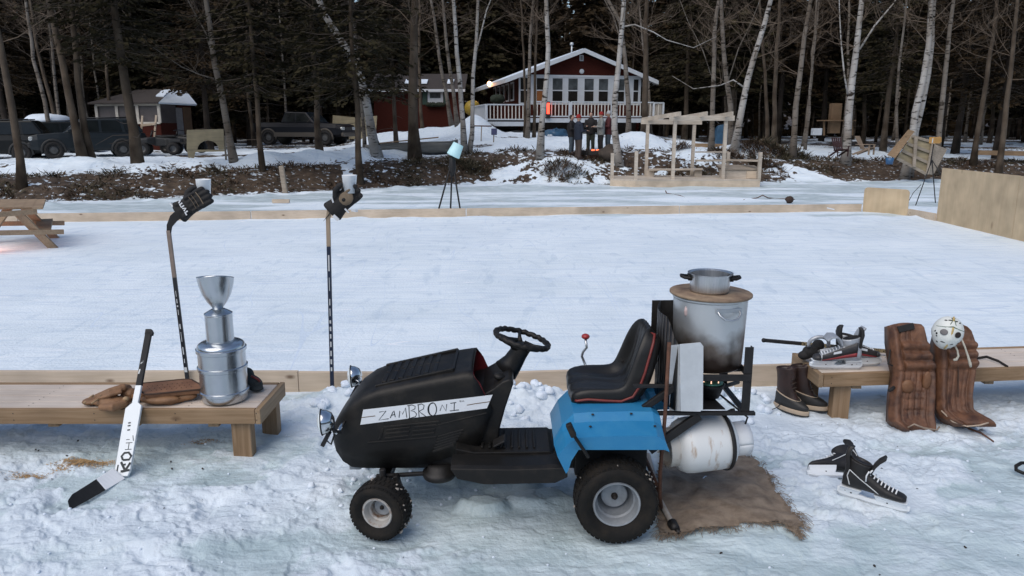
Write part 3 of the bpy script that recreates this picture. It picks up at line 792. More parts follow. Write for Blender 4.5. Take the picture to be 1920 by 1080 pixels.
b.prism([Vector((-.28, YC - .345, .34)), Vector((.215, YC - .345, .34)), Vector((.22, YC - .345, .41)), Vector((.20, YC - .345, .425)), Vector((-.20, YC - .345, .418)), Vector((-.30, YC - .345, .44))], (0, .36, -.012))
b.bb(-.28, .30, YC + .02, YC + .20, .29, .325)
for k in range(8): b.bar((-.16 + k * .04, YC - .30, .428), (-.16 + k * .04, YC - .05, .424), .014, .008)
b.build('running_board', M_BLACKP, T, bevel=.008)
b = MB(); b.box((-.07, YC - .28, .455), (.07, .09, .012), Matrix.Rotation(-.5, 3, 'Y')); b.tube([(-.05, YC - .28, .45), (-.08, YC - .28, .36)], .01, 8); b.build('brake_pedal', M_STEEL_BK, T, bevel=.004)

# blue rear fender
def fender_ring(y, dz, ins):
    pr = [(.262 + ins, .385), (.218 + ins, .49 + dz * .3), (.262 + ins, .565 + dz * .6), (.322 + ins * .8, .618 + dz), (.40, .625 + dz), (.60, .630 + dz), (.735 - ins * .4, .628 + dz), (.775 - ins * .4, .602 + dz), (.80 - ins * .4, .51 + dz * .2)]
    return [Vector((x + min(.3, max(0, y - .03) * 3.0), YC + y * (1 if y < 0 else .52), z - max(0, y - .1) * .16)) for x, z in pr]
outer = fender_ring(-.525, -.045, .02)
def skirt(ring, z0):  # the vertical outer lip
    out = []
    for k, v in enumerate(ring):
        w = v.copy()
        if k >= 3: w.z = min(w.z, max(.515, w.z - .085))
        elif k == 2: w = Vector((.335, v.y, .515))
        elif k == 1: w = Vector((.30, v.y, .455))
        elif k == 0: w = Vector((.285, v.y, .40))
        out.append(w)
    return out
rings = []
for y, dz, ins in ((-.525, -.040, .012), (-.395, -.012, .0), (-.35, .022, 0), (.03, .022, 0), (.13, .018, 0), (.35, .022, 0), (.395, -.012, 0), (.525, -.040, .012)):
    rings.append(fender_ring(y, dz, ins))
rings = [skirt(rings[0], 0)] + rings + [skirt(rings[-1], 0)]
b = MB(); b.loft(rings, closed=False, smooth=False)
fen = b.build('fender', M_BLUE, T, bevel=.016, seg=4)
b = MB()
for x_, y_, z_ in ((.42, YC - .37, .643), (.62, YC - .37, .648), (.73, YC - .45, .612), (.40, YC - .45, .610)): b.blob((x_, y_, z_), (.008, .008, .004), 10, 5)
tag(b.build('bolts', M_HUB, fen), kind='stuff')
b = MB(); p0, p1 = P(1065, 800, 3.48), P(1104, 858, 3.48); b.bar(p0, p1, .022, .016); b.bar(p0 + Vector((0, -.01, .02)), p0 + (p1 - p0) * .28 + Vector((0, -.012, 0)), .036, .030); b.build('lift_lever', M_BLACKP, T, bevel=.006)
b = MB(); b.tube([Vector((.44, 4.28, .62)), P(1100, 690, 4.40), P(1091, 668, 4.40), P(1093, 660, 4.40), P(1100, 652, 4.40), P(1098, 636, 4.40)], .0085, 8); gl = b.build('gear_lever', M_STEEL, T)
b = MB(); b.blob(P(1098, 631, 4.40), (.026, .026, .018), 14, 8); b.build('knob', mat('red_knob', (.33, .03, .03), .4), gl)

# seat: a bucket lofted along its path, with raised bolsters
path = [(.325, .615), (.316, .665), (.334, .698), (.41, .708), (.51, .698), (.585, .69), (.635, .705), (.668, .755), (.692, .825), (.712, .91), (.728, .98), (.738, 1.025), (.755, 1.037), (.772, 1.015)]
wid = [.20, .215, .222, .228, .230, .230, .228, .222, .212, .198, .178, .135, .115, .13]
lift = [0, .0, .012, .022, .03, .042, .055, .06, .058, .05, .036, .018, .004, 0]
rings = []
for k, ((x, z), w, l) in enumerate(zip(path, wid, lift)):
    a = Vector(path[max(k - 1, 0)]); c = Vector(path[min(k + 1, len(path) - 1)])
    t = (c - a).normalized(); nx, nz = -t.y, t.x          # normal, up / forward
    if k == 0: nx, nz = -1, 0
    ring = []
    for f in (-1, -.93, -.80, -.62, -.52, -.2, -.06, 0, .06, .2, .52, .62, .80, .93, 1):
        af = abs(f)
        h = l * sst(.55, .9, af) - .02 * (1 if af > .985 else 0) - .014 * float(np.exp(-((af - .52) / .09) ** 2)) * (3 <= k <= 9) - .010 * float(np.exp(-(f / .08) ** 2)) * (2 <= k <= 9) + .010 * float(np.exp(-((af - .28) / .2) ** 2))
        h = float(h)
        ring.append(Vector((x + nx * h, YC + f * w, z + nz * h)))
    th = .078 if 1 < k < 12 else .04
    back = []
    for f in (1, .95, .5, 0, -.5, -.95, -1):
        dd = th * (.75 if abs(f) > .97 else 1.0)
        back.append(Vector((x - nx * dd, YC + f * w * (1.0 if abs(f) < .97 else 1.012), z - nz * dd)))
    rings.append(ring + back)
b = MB(); b.loft(rings)
seat = b.build('seat', M_VINYL, T, sub=1)
for sgn in (-1, 1):
    b = MB(); pts = []
    for k in range(1, len(path)):
        r_ = rings[k]; e1 = r_[0] if sgn < 0 else r_[14]; e2 = r_[21] if sgn < 0 else r_[15]
        pts.append(e1 + (e2 - e1) * .62 + Vector((0, sgn * .002, 0)))
    b.tube(pts, .0075, 8); b.build('piping', M_RED, seat)
b = MB(); b.bb(.39, .66, YC - .13, YC + .13, .635, .66); b.bar((.62, YC - .16, .70), (.69, YC - .16, .63), .04, .05); b.bar((.62, YC + .16, .70), (.69, YC + .16, .63), .04, .05); b.build('seat_bracket', M_STEEL_BK, T, bevel=.005)

# headlights
for y, x in ((3.70, -1.005), (4.44, -1.005)):
    m = Matrix.Rotation(R(-93), 3, 'Y') @ Matrix.Rotation(R(8), 3, 'X')
    o = Vector((x, y, .583))
    b = MB(); b.lathe([(.066, 0), (.067, -.008), (.062, -.03), (.048, -.055), (.02, -.068), (0, -.07)], o, 28, m); h = b.build('headlight', M_CHROME, T)
    b = MB(); b.lathe([(.0, .022), (.03, .019), (.052, .010), (.064, .0), (.062, -.004), (0, -.004)], o, 28, m); b.build('lens', M_GLASS, h)
    b = MB(); b.tube([o + m @ Vector((.068 * math.cos(a), .068 * math.sin(a), -.002)) for a in [2 * math.pi * k / 36 for k in range(36)]], .0038, 6, closed=True)
    b.tube([o + Vector((.05, 0, 0)), o + Vector((.065, 0, -.05)), o + Vector((.10, .01, -.06))], .011, 8)
    b.bar(o + Vector((.04, 0, -.055)), o + Vector((.0, 0, -.13)), .03, .022); b.tube([o + Vector((.02, .0, -.10)), o + Vector((.045, 0, -.125)), o + Vector((.065, 0, -.07))], .005, 6)
    b.build('lamp_bracket', M_STEEL_BK, h)
    b = MB(); b.tube([o + Vector((.07, 0, -.06)), o + Vector((.09, .02 if y < 4 else -.02, -.05)), (-.90, y + (.14 if y < 4 else -.20), .56)], .011, 8); b.build('lamp_arm', M_CHROME, h)

# rear rack: angle iron frame, shelves, wind guard
RK = thing_part('rear_rack', T, (.98, YC, .6))
X0, X1, Y0, Y1 = .905, 1.262, 3.74, 4.20
b = MB()
b.bb(.60, 1.295, Y0, Y0 + .03, .603, .622); b.bb(.60, 1.245, Y1 - .03, Y1, .603, .622)
b.bb(X1 - .03, X1, Y0 + .03, Y1 - .03, .604, .623); b.bb(X0, X0 + .03, Y0 + .03, Y1 - .03, .604, .623)
b.build('lower_rail', M_STEEL_BK, RK, bevel=.003)
b = MB()
b.bb(X0, X1, Y0, Y0 + .008, .795, .833); b.bb(X0, X1, Y1 - .008, Y1, .795, .833); b.bb(X1 - .008, X1, Y0 + .008, Y1 - .008, .795, .833); b.bb(X0, X0 + .008, Y0 + .008, Y1 - .008, .795, .833)
b.bb(X0 + .008, X1 - .008, Y0 + .16, Y0 + .19, .795, .815); b.bb(X0 + .008, X1 - .008, Y1 - .19, Y1 - .16, .795, .815)
b.build('upper_rail', M_STEEL_BK, RK, bevel=.003)
for x, y, ztop in ((X1 - .02, Y0 + .012, .98), (X1 - .02, Y1 - .012, .95), (X0 + .02, Y0 + .012, .92), (X0 + .02, Y1 - .012, .92)):
    b = MB(); b.bb(x - .023, x + .023, y - .003, y + .003, .60, ztop); b.bb(x + .014, x + .019, y, y + (.03 if y < 4 else -.03), .60, ztop); b.build('post', M_STEEL_BK, RK, bevel=.002)
b = MB()
b.add([(.93, Y0 + .03, .626), (1.14, Y0 + .03, .626), (1.10, Y1 - .05, .626), (.93, Y1 - .05, .626), (.93, Y0 + .03, .632), (1.14, Y0 + .03, .632), (1.10, Y1 - .05, .632), (.93, Y1 - .05, .632)],
      [(0, 1, 2, 3), (4, 7, 6, 5), (0, 4, 5, 1), (1, 5, 6, 2), (2, 6, 7, 3), (3, 7, 4, 0)])
b.build('burner_shelf', M_STEEL_BK, RK)
for y in (Y0 + .015, Y1 - .015):
    b = MB(); b.bar((1.0, y, .60), (.74, y, .40), .03, .045); b.build('brace', M_STEEL_BK, RK, bevel=.003)
    b = MB(); b.bar((.70, y, .64), (.86, y, .76), .028, .034); b.bar((.64, y + .0, .765), (.86, y, .765), .018, .02); b.build('brace', M_STEEL_BK, RK, bevel=.003)
b = MB()                                                   # sheet metal wrapped round the burner
b.prism([P(1254, 648, 3.775), P(1274, 646, 3.712), P(1275.5, 771, 3.712), P(1255, 770, 3.775)], (0, .0025, 0))
b.prism([P(1274.5, 645.5, 3.7095), P(1313, 642, 3.705), P(1319, 649, 3.705), P(1318, 767, 3.705), P(1313, 772, 3.705), P(1276, 771, 3.7095)], (0, .0025, 0))
b.build('wind_guard', M_GALV, RK, bevel=.001)
b = MB()
pts = []
for k in range(13):
    a = k / 12
    pts.append((.862 - .055 * math.sin(math.pi * a) , 3.72 + a * .50))
b.prism([(.815, 4.225, .80), (1.02, 4.235, .80), (1.02, 4.235, 1.12), (.815, 4.225, 1.12)], (0, .003, 0))
for k in range(12):
    (xa, ya), (xb, yb) = pts[k], pts[k + 1]
    za, zb_ = 1.00 + .12 * sst(0, .25, k / 12), 1.00 + .12 * sst(0, .25, (k + 1) / 12)
    b.add([(xa, ya, .64), (xb, yb, .64), (xb, yb, float(zb_)), (xa, ya, float(za))], [(0, 1, 2, 3)], True)
b.build('wind_guard', mat('sooty_sheet_metal', (.045, .042, .040), .42, .6, .5, 7), RK, solid=.003)
# water pipe down to the spreader
b = MB(); b.tube([(.81, 3.70, 1.02), (.805, 3.70, .62), (.795, 3.71, .30), (.80, 3.72, .16), (.82, 3.76, .06)], .0105, 10); b.tube([(.80, 3.72, .17), (.805, 4.2, .15)], .012, 8)
b.build('water_pipe', M_RUST, T)
b = MB(); g0, g1 = G(1263, 994), G(1250, 880); b.tube([(g0.x, g0.y, .02), (.84, 3.9, .03), (.88, 4.5, .03)], .016, 10); b.build('spreader_pipe', mat('clear_pipe', (.30, .27, .24), .3, 0, .2, 30), T)
b = MB(); b.tube([(g0.x - .004, g0.y + .03, .025), (g0.x + .004, g0.y - .03, .02)], [.028, .024], 12); b.tube([(g0.x + .004, g0.y - .02, .02), (g0.x + .018, g0.y - .055, .015)], .012, 8); b.build('pipe_cap', M_STEEL_BK, T)

# tank strap belongs to the rack
TA, TB = Vector((.895, 3.86, .375)), Vector((1.205, 3.91, .392))
ax = (TB - TA).normalized()
b = MB(); c = TA + ax * .285; u = ax.cross(Vector((0, 0, 1))).normalized(); w = u.cross(ax)
b.tube([c + u * .161 * math.cos(a) + w * .161 * math.sin(a) for a in [R(-130 + 10 * k) for k in range(25)]] , .012, 6, flat=.3, up=ax)
b.bar(c + w * .15, Vector((c.x + .02, c.y - .1, .61)), .02, .02)
b.build('tank_strap', M_STEEL_BK, RK)
# ---------------------------------------------------------------- what the rack carries
t = thing('stock_pot', 'large sooty aluminium stock pot standing on the rear rack', 'pot', (1.082, 3.97, .816))
o = Vector((1.082, 3.97, .817))
mp = bpy.data.materials.new('sooty_aluminium'); mp.use_nodes = True
nt = mp.node_tree; N, L = nt.nodes, nt.links; bs = N['Principled BSDF']
bs.inputs['Metallic'].default_value = .75; bs.inputs['Roughness'].default_value = .42
tc = N.new('ShaderNodeTexCoord'); sp = N.new('ShaderNodeSeparateXYZ'); L.new(tc.outputs['Object'], sp.inputs[0])
nz = N.new('ShaderNodeTexNoise'); nz.inputs['Scale'].default_value = 7; nz.inputs['Detail'].default_value = 8; L.new(tc.outputs['Object'], nz.inputs[0])
mm = N.new('ShaderNodeMath'); mm.operation = 'MULTIPLY_ADD'; mm.inputs[1].default_value = .26; L.new(nz.outputs[0], mm.inputs[0]); L.new(sp.outputs['Z'], mm.inputs[2])
rp = N.new('ShaderNodeValToRGB'); e = rp.color_ramp.elements; e[0].position, e[1].position = .19, .36
e[0].color = (.035, .022, .016, 1); e[1].color = (.58, .60, .61, 1); e2 = e.new(.26); e2.color = (.16, .13, .11, 1)
L.new(mm.outputs[0], rp.inputs[0]); L.new(rp.outputs[0], bs.inputs['Base Color'])
b = MB(); b.lathe([(0, .002), (.176, .002), (.184, .01), (.189, .12), (.198, .38), (.204, .387), (.204, .395), (.19, .395)], o, 56); b.build('pot_body', mp, t, split=True)
for a in (-75, 105):
    b = MB(); ca, sa = math.cos(R(a)), math.sin(R(a)); r0 = Vector((ca, sa, 0)); tg = Vector((-sa, ca, 0)); c = o + r0 * .190 + Vector((0, 0, .35))
    b.tube([c - tg * .064 + Vector((0, 0, .0)), c - tg * .060 + r0 * .02 + Vector((0, 0, -.02)), c - tg * .035 + r0 * .035 + Vector((0, 0, -.04)), c + r0 * .04 + Vector((0, 0, -.046)), c + tg * .035 + r0 * .035 + Vector((0, 0, -.04)), c + tg * .060 + r0 * .02 + Vector((0, 0, -.02)), c + tg * .064], .007, 8)
    b.box(c + Vector((0, 0, .0)) + r0 * .004, (.008, .15, .022), Matrix.Rotation(R(a), 3, 'Z'))
    b.build('pot_handle', M_ALU, t, bevel=.002)
b = MB(); c = o + Vector((-.155, -.113, .33)); b.blob(c, (.012, .012, .03), 10, 6); b.build('sticker', mat('faded_sticker', (.55, .42, .40), .6, 0, .3, 60), t)
b = MB(); b.lathe([(0, -.008), (.214, -.008), (.22, -.004), (.22, .006), (.216, .009), (0, .009)], (1.082, 3.97, 1.222), 56, Matrix.Rotation(.02, 3, 'Y'))
tag(b.build('plywood_disc', mat('dark_ply_disc', (.14, .09, .06), .75, 0, .3, 9, col2=(.36, .26, .17))), 'round plywood disc covering the big stock pot', 'lid')
t = thing('saucepan', 'shiny steel saucepan with two black handles standing on the plywood lid', 'saucepan', (1.072, 3.96, 1.232))
o = Vector((1.072, 3.96, 1.232))
b = MB(); b.lathe([(0, .001), (.096, .001), (.104, .01), (.108, .08), (.110, .098), (.120, .101), (.121, .105), (.112, .104), (.104, .098), (.100, .012), (0, .008)], o, 48); b.build('pan_body', M_STEEL, t, split=True)
for s in (-1, 1):
    b = MB(); d = Vector((s * .99, -.15 * s, 0)); n = Vector((-d.y, d.x, 0)); c = o + d * .105 + Vector((0, 0, .078))
    b.tube([c - n * .035 - d * .01, c - n * .03 + d * .028, c - n * .015 + d * .048 + Vector((0, 0, .006)), c + n * .015 + d * .048 + Vector((0, 0, .006)), c + n * .03 + d * .028, c + n * .035 - d * .01], .0095, 8); b.box(c + d * .004, (.02, .07, .03), Matrix.Rotation(math.atan2(d.y, d.x), 3, 'Z')); b.build('pan_handle', M_BLACKP, t, bevel=.003)
t = thing('gas_burner', 'cast iron gas burner with a small flame under the stock pot', 'burner', (1.10, 3.93, .633))
b = MB(); o = Vector((1.10, 3.93, .633)); b.lathe([(.03, 0), (.05, .01), (.07, .07), (.078, .085), (.07, .09), (.05, .085), (0, .085)], o, 24); b.tube([o + Vector((.05, 0, .06)), o + Vector((.19, .12, .05))], .012, 8)
b.build('burner_body', M_STEEL_BK, t)
b = MB(); b.lathe([(0, .088), (.066, .088), (.066, .098), (0, .104)], o, 24); b.build('burner_head', mat('brassy_head', (.10, .26, .20), .45, .5, .3, 40), t)
b = MB(); q = random.Random(2)
for k in range(7):
    a = 2 * math.pi * k / 7; h = q.uniform(.006, .014) + (.018 if k in (5,) else 0); c = o + Vector((.05 * math.cos(a), .05 * math.sin(a), .10))
    b.tube([c, c + Vector((0, 0, h * .5)), c + Vector((0, 0, h))], [.0035, .003, .0006], 6)
b.build('flame', mat('flame_glow', (.9, .5, .3), .5, emit=(.9, .5, .35), estr=1.2), t)

t = thing('propane_tank', 'rust streaked white propane tank strapped on its side under the rear rack', 'gas tank', TA + Vector((.15, 0, -.155)))
m = ax.to_track_quat('Z', 'Y').to_matrix()
mt = mat('rusty_white_tank', (.70, .72, .72), .5, 0, .1, 12, col2=(.34, .19, .08), thresh=(.58, .74), stretch=(1.6, .9, .35), bump=.05)
b = MB(); b.lathe([(0, -.012), (.05, -.01), (.10, .0), (.135, .022), (.152, .055), (.1555, .09), (.1555, .25), (.152, .285), (.135, .318), (.10, .34), (.05, .352), (0, .354)], TA, 48, m); b.build('tank_body', mt, t)
b = MB(); b.lathe([(.108, .02), (.108, -.045), (.113, -.05), (.102, -.05), (.102, .02)], TA, 36, m); b.build('foot_ring', mat('worn_ring', (.52, .50, .46), .6, 0, .2, 14, col2=(.2, .11, .06), thresh=(.55, .75)), t, split=True)
b = MB()
rings = []
for k in range(33):
    a = R(-180 + 360 * k / 32)
    rings.append([TA + m @ Vector((.095 * math.cos(a) * s, .095 * math.sin(a) * s, z)) for s, z in ((1, .325), (1.0, .40), (1.02, .425), (.98, .425), (.96, .40), (.96, .325))])
b.loft(rings); b.build('valve_collar', M_WHITE, t)
b = MB(); b.tube([TA + ax * .35, TA + ax * .40], [.022, .018], 10); b.tube([TA + ax * .385 - Vector((0, .03, 0)), TA + ax * .385 + Vector((0, .035, 0))], .012, 8); b.lathe([(.0, .40), (.026, .40), (.026, .418), (0, .42)], TA, 12, m); b.build('valve', mat('brass', (.35, .24, .08), .35, .9), t)
b = MB(); b.tube([TA + ax * .39 + Vector((0, -.02, .02)), TA + ax * .42 + Vector((0, -.02, .13)), TA + ax * .33 + Vector((0, .06, .20)), (1.12, 4.08, .66)], .006, 8); tag(b.build('gas_hose', M_BLACKP, t))

# burlap drag mat
def burlap():
    poly = [(1236, 826), (1262, 800), (1330, 806), (1395, 846), (1440, 893), (1452, 915), (1488, 960), (1503, 985), (1494, 1008), (1470, 992), (1400, 988), (1340, 992), (1290, 1000), (1262, 1003), (1240, 1004), (1232, 950)]
    pw = [G(*p) for p in poly]; px = [v.x for v in pw]; py = [v.y for v in pw]
    def inside(x, y):
        c = False; n = len(px)
        for i in range(n):
            j = i - 1
            if (py[i] > y) != (py[j] > y) and x < (px[j] - px[i]) * (y - py[i]) / (py[j] - py[i]) + px[i]: c = not c
        return c
    b = MB(); s = .014; xs = np.arange(min(px) - .03, max(px) + .03, s); ys = np.arange(min(py) - .03, max(py) + .03, s)
    idx = {}; XX, YY = np.meshgrid(xs, ys); ZZ = surface(XX.ravel(), YY.ravel())[0].reshape(XX.shape)
    wr = fbm(XX * 5, YY * 9, 201, 4) - .4; jx = (vn(XX * 30, YY * 30, 203) - .5) * .02
    # smooth ground under cloth
    for _ in range(6): ZZ[1:-1, 1:-1] = (ZZ[:-2, 1:-1] + ZZ[2:, 1:-1] + ZZ[1:-1, :-2] + ZZ[1:-1, 2:] + ZZ[1:-1, 1:-1] * 2) / 6
    def vert(i, j):
        if (i, j) not in idx:
            idx[(i, j)] = len(b.v); b.v.append((xs[i] + jx[j, i], ys[j], ZZ[j, i] + .014 + max(0, wr[j, i]) * .05))
        return idx[(i, j)]
    for i in range(len(xs) - 1):
        for j in range(len(ys) - 1):
            if inside(xs[i] + s / 2 + .02 * (vn(xs[i] * 25, ys[j] * 25, 7) - .5), ys[j] + s / 2 + .02 * (vn(xs[i] * 25, ys[j] * 25, 8) - .5)):
                b.f.append((vert(i, j), vert(i + 1, j), vert(i + 1, j + 1), vert(i, j + 1))); b.sm.append(True)
    q = random.Random(4); n = len(pw)
    for k in range(420):                                    # frayed threads
        i = q.randrange(2, n); p = pw[i - 1].lerp(pw[i], q.random()); c = Vector((1.2, 3.9, 0))
        d = (p - c); d.z = 0; d.normalize(); a = q.gauss(0, .8); d = Vector((d.x * math.cos(a) - d.y * math.sin(a), d.x * math.sin(a) + d.y * math.cos(a), 0)); l = q.uniform(.02, .07)
        z = sz(p.x, p.y) + .016
        b.tube([p - d * .02 + Vector((0, 0, z)), p + d * l * .5 + Vector((q.uniform(-.01, .01), q.uniform(-.01, .01), z + q.uniform(0, .02))), p + d * l + Vector((q.uniform(-.015, .015), 0, z - .006))], .0014, 4, cap=False)
    tp = G(1490, 1004); z = sz(tp.x, tp.y)
    for k in range(26):
        a = q.uniform(-.5, .3); b.tube([(tp.x - .05, tp.y + .03, z + .02), (tp.x + q.uniform(-.03, .03), tp.y - .01, z + .025), (tp.x + .02 + a * .08, tp.y - q.uniform(.03, .08), z + .006)], .0016, 4, cap=False)
    return b
mb_ = mat('burlap', (.17, .125, .09), .95, 0, .3, 12, col2=(.34, .27, .205), bump=1.0, bscale=190)
tag(burlap().build('burlap_mat', mb_), 'frayed brown burlap mat lying on the snow behind the mower', 'mat')
# ---------------------------------------------------------------- hockey gear
def frame(o, x, up):
    x = Vector(x).normalized(); up = Vector(up); y = up.cross(x).normalized(); z = x.cross(y)
    m = Matrix((x, y, z)).transposed().to_4x4(); m.translation = Vector(o); return m
def xf(b, m):
    b.v = [tuple(m @ Vector(v)) for v in b.v]; return b
def fuse(ob, vox=.005, it=6, sub=False):
    k = ob.modifiers.new('fuse', 'REMESH'); k.mode = 'VOXEL'; k.voxel_size = vox; k.use_smooth_shade = True
    k = ob.modifiers.new('smooth', 'SMOOTH'); k.factor = .5; k.iterations = it
    return ob
M_TAPE = mat('black_tape', (.012, .012, .013), .75, 0, .3, 30, bump=.1)
M_SHAFT = mat('black_shaft', (.013, .014, .018), .35, 0, .2, 10)
M_NAVY = mat('navy_shaft', (.012, .020, .045), .35, 0, .2, 10)
M_TAUPE = mat('taupe_shaft', (.24, .19, .16), .4, .1, .15, 12)
M_BARE = mat('bare_stick_wood', (.36, .28, .20), .55, 0, .15, 8, stretch=(6, 6, 1))
M_MARK = mat('pale_print', (.58, .60, .60), .5, 0, .08, 20)
M_CUP = mat('white_cup', (.82, .85, .87), .4, 0, .02, 5)
M_FELT = mat('black_nylon', (.014, .013, .013), .8, 0, .3, 20, bump=.2, bscale=120)
M_TANP = mat('tan_palm', (.20, .15, .10), .8, 0, .2, 20, bump=.2)

def upright_stick(label, base, heel, Y, wrap_y, wrap_m, low_m, tip, marks, tape):
    t = thing('hockey_stick', label, 'hockey stick', P(*base, Y))
    pb, ph = P(*base, Y), P(*heel, Y)
    pb = Vector((pb.x + (pb - ph).x * .04, Y, 0.0))
    k = (P(0, wrap_y, Y).z - pb.z) / (ph.z - pb.z); pw = pb.lerp(ph, k)
    b = MB(); b.bar(pb, pw, .030, .020, (0, -1, 0)); b.build('shaft', low_m, t, bevel=.003)
    b = MB(); b.bar(pw, ph, .0305, .021, (0, -1, 0)); b.build('upper_shaft', wrap_m, t, bevel=.003)
    d = (ph - pb).normalized(); sd = Vector((d.z, 0, -d.x))
    pts = [ph - d * .02, ph + d * .035 + sd * .012, ph + d * .09 + sd * .05, P(*tip, Y)]
    wv = [.030, .040, .062, .070]
    b = MB(); vs = []
    for i, (p, w) in enumerate(zip(pts, wv)):
        tt = (pts[min(i + 1, 3)] - pts[max(i - 1, 0)]).normalized(); n = Vector((-tt.z, 0, tt.x))
        vs.append([p - n * w * .5 + Vector((0, -.009, 0)), p + n * w * .5 + Vector((0, -.009, 0)), p + n * w * .5 + Vector((0, .009, 0)), p - n * w * .5 + Vector((0, .009, 0))])
    b.loft(vs, smooth=False); b.build('blade', M_TAPE if tape else M_BARE, t, bevel=.003)
    if not tape:
        b = MB()
        for k in range(10):
            c = ph.lerp(P(*tip, Y), -.1 + k * .085); c.y -= .0125; n = (d + sd * .9).normalized(); b.bar(c - n * .028, c + n * .028, .002, .006, (0, -1, 0))
        b.build('striped_tape', M_TAPE, t)
    b = MB()
    for y0, y1, w in marks:
        a, c = P(0, y0, Y), P(0, y1, Y)
        ka, kc = (a.z - pb.z) / (ph.z - pb.z), (c.z - pb.z) / (ph.z - pb.z)
        b.bar(pb.lerp(ph, ka) + Vector((0, -.0105, 0)), pb.lerp(ph, kc) + Vector((0, -.0105, 0)), w, .0016, (0, -1, 0))
    tag(b.build('print', M_MARK, t), kind='stuff')
    return t
upright_stick('black hockey stick standing upside down behind the left bench, plain black blade in a glove', (351, 700), (316, 432), 5.68, 520, M_TAUPE, M_SHAFT, (352, 388),
              [(545, 556, .004), (560, 568, .007), (572, 575, .012), (580, 590, .005), (607, 616, .009), (622, 640, .004), (650, 664, .008), (672, 680, .005), (688, 697, .022)], True)
upright_stick('navy hockey stick standing upside down beside the mower, bare wooden blade wound with striped tape', (622.5, 722), (615, 405), 5.60, 462, M_BARE, M_NAVY, (648, 362),
              [(478, 508, .010), (520, 545, .004), (560, 572, .008), (578, 592, .006), (600, 606, .012), (612, 620, .012), (626, 634, .012), (640, 650, .011), (657, 667, .011), (673, 682, .012), (688, 695, .012)], False)

def glove(label, M, flip, back_print):
    t = thing('hockey_glove', label, 'hockey glove', M.translation)
    s = -1 if flip else 1
    b = MB()
    b.loft([[Vector((x, w * math.cos(a), zc + h * math.sin(a))) for a in [2 * math.pi * k / 16 for k in range(16)]] for x, w, h, zc in ((-.135, .080, .045, 0), (-.12, .086, .050, 0), (-.06, .072, .042, 0), (-.02, .068, .038, 0), (.03, .072, .034, 0), (.07, .070, .028, 0), (.085, .06, .02, 0))])
    for k in range(4):
        y = -.054 + k * .036; l = (.085, .10, .098, .08)[k]
        b.tube([(.05, y, .004), (.05 + l * .45, y * 1.05, .008), (.05 + l * .85, y * 1.05, -.010), (.05 + l * .95, y * 1.02, -.035)], [.021, .021, .020, .016], 10)
        for j in range(2): b.blob((-.005 + j * .045, y, .026), (.022, .016, .017), 8, 6)
    b.tube([(-.03, s * .055, -.01), (.015, s * .095, -.02), (.06, s * .100, -.034), (.085, s * .092, -.042)], [.024, .024, .022, .016], 10)
    for y in (-.05, 0, .05): b.blob((-.085, y, .03), (.035, .024, .02), 8, 6)
    o = fuse(xf(b, M).build('glove_shell', M_FELT, t), .005, 4)
    if back_print:
        b = MB()
        for l in ([(-.064, -.058), (-.064, -.036), (-.040, -.036)], [(-.064, -.022), (-.040, -.012), (-.064, .0)], [(-.040, .012), (-.064, .012), (-.064, .034), (-.040, .034)], [(-.064, .046), (-.040, .060)]):
            b.ribbon([(x, y, .054) for x, y in l], .010, (0, 0, 1))
        tag(xf(b, M).build('print', M_WHITE, t, solid=.003), kind='stuff')
        b = MB(); b.box((-.128, .07, .02), (.012, .035, .03)); xf(b, M).build('cuff_tab', M_WHITE, t)
        b = MB()
        for x, w in ((.02, .0025), (.045, .0025), (.085, .006)): b.ribbon([(x, -.052, .0395), (x + .006, 0, .044), (x, .05, .0395)], w, (0, 0, 1))
        xf(b, M).build('stitching', M_TANP, t, solid=.002)
    else:
        b = MB(); b.blob((.03, .0, -.032), (.058, .050, .012), 14, 8); b.blob((.085, -.03, -.03), (.03, .016, .014), 8, 6); xf(b, M).build('palm', M_TANP, t)
        b = MB(); b.blob((.012, -.005, -.042), (.016, .014, .006), 10, 6); xf(b, M).build('palm_hole', M_FELT, t)
        b = MB(); b.ribbon([(.0, .085, -.052), (.018, .112, -.050), (.03, .122, -.040)], .018, (0, 0, -1)); b.box((-.125, .05, -.044), (.02, .05, .012)); b.box((-.03, .068, -.038), (.008, .04, .012)); b.box((-.05, -.06, -.036), (.008, .04, .012), Matrix.Rotation(.5, 3, 'Z'))
        xf(b, M).build('trim', M_WHITE, t, solid=.003)
    return t
g1 = glove('black hockey glove with white print on the cuff, pulled over the left stick blade', frame(P(361, 382, 5.63), (.80, 0, .50), (.1, -1, .15)), False, True)
g2 = glove('black hockey glove with tan palm toward the camera, on the striped stick', frame(P(645, 376, 5.56), (.66, 0, .60), (0, 1, .1)), True, False)
def cup(label, px, pt, pb_, Y, rt, rb, tilt):
    a, c = P(px, pt, Y), P(px, pb_, Y); h = a.z - c.z
    m = Matrix.Rotation(tilt, 3, 'Y')
    b = MB(); b.lathe([(0, 0), (rb, 0), (rt * .97, h * .97), (rt, h), (rt * .95, h), (rb * .95, .004), (0, .004)], c, 32, m)
    return tag(b.build('plastic_cup', M_CUP), label, 'cup')
cup('white plastic cup held by the glove with printed cuff', 383, 336, 372, 5.70, .056, .046, .03)
cup('white plastic cup held by the glove with the tan palm', 656, 328, 362, 5.56, .056, .041, .02)

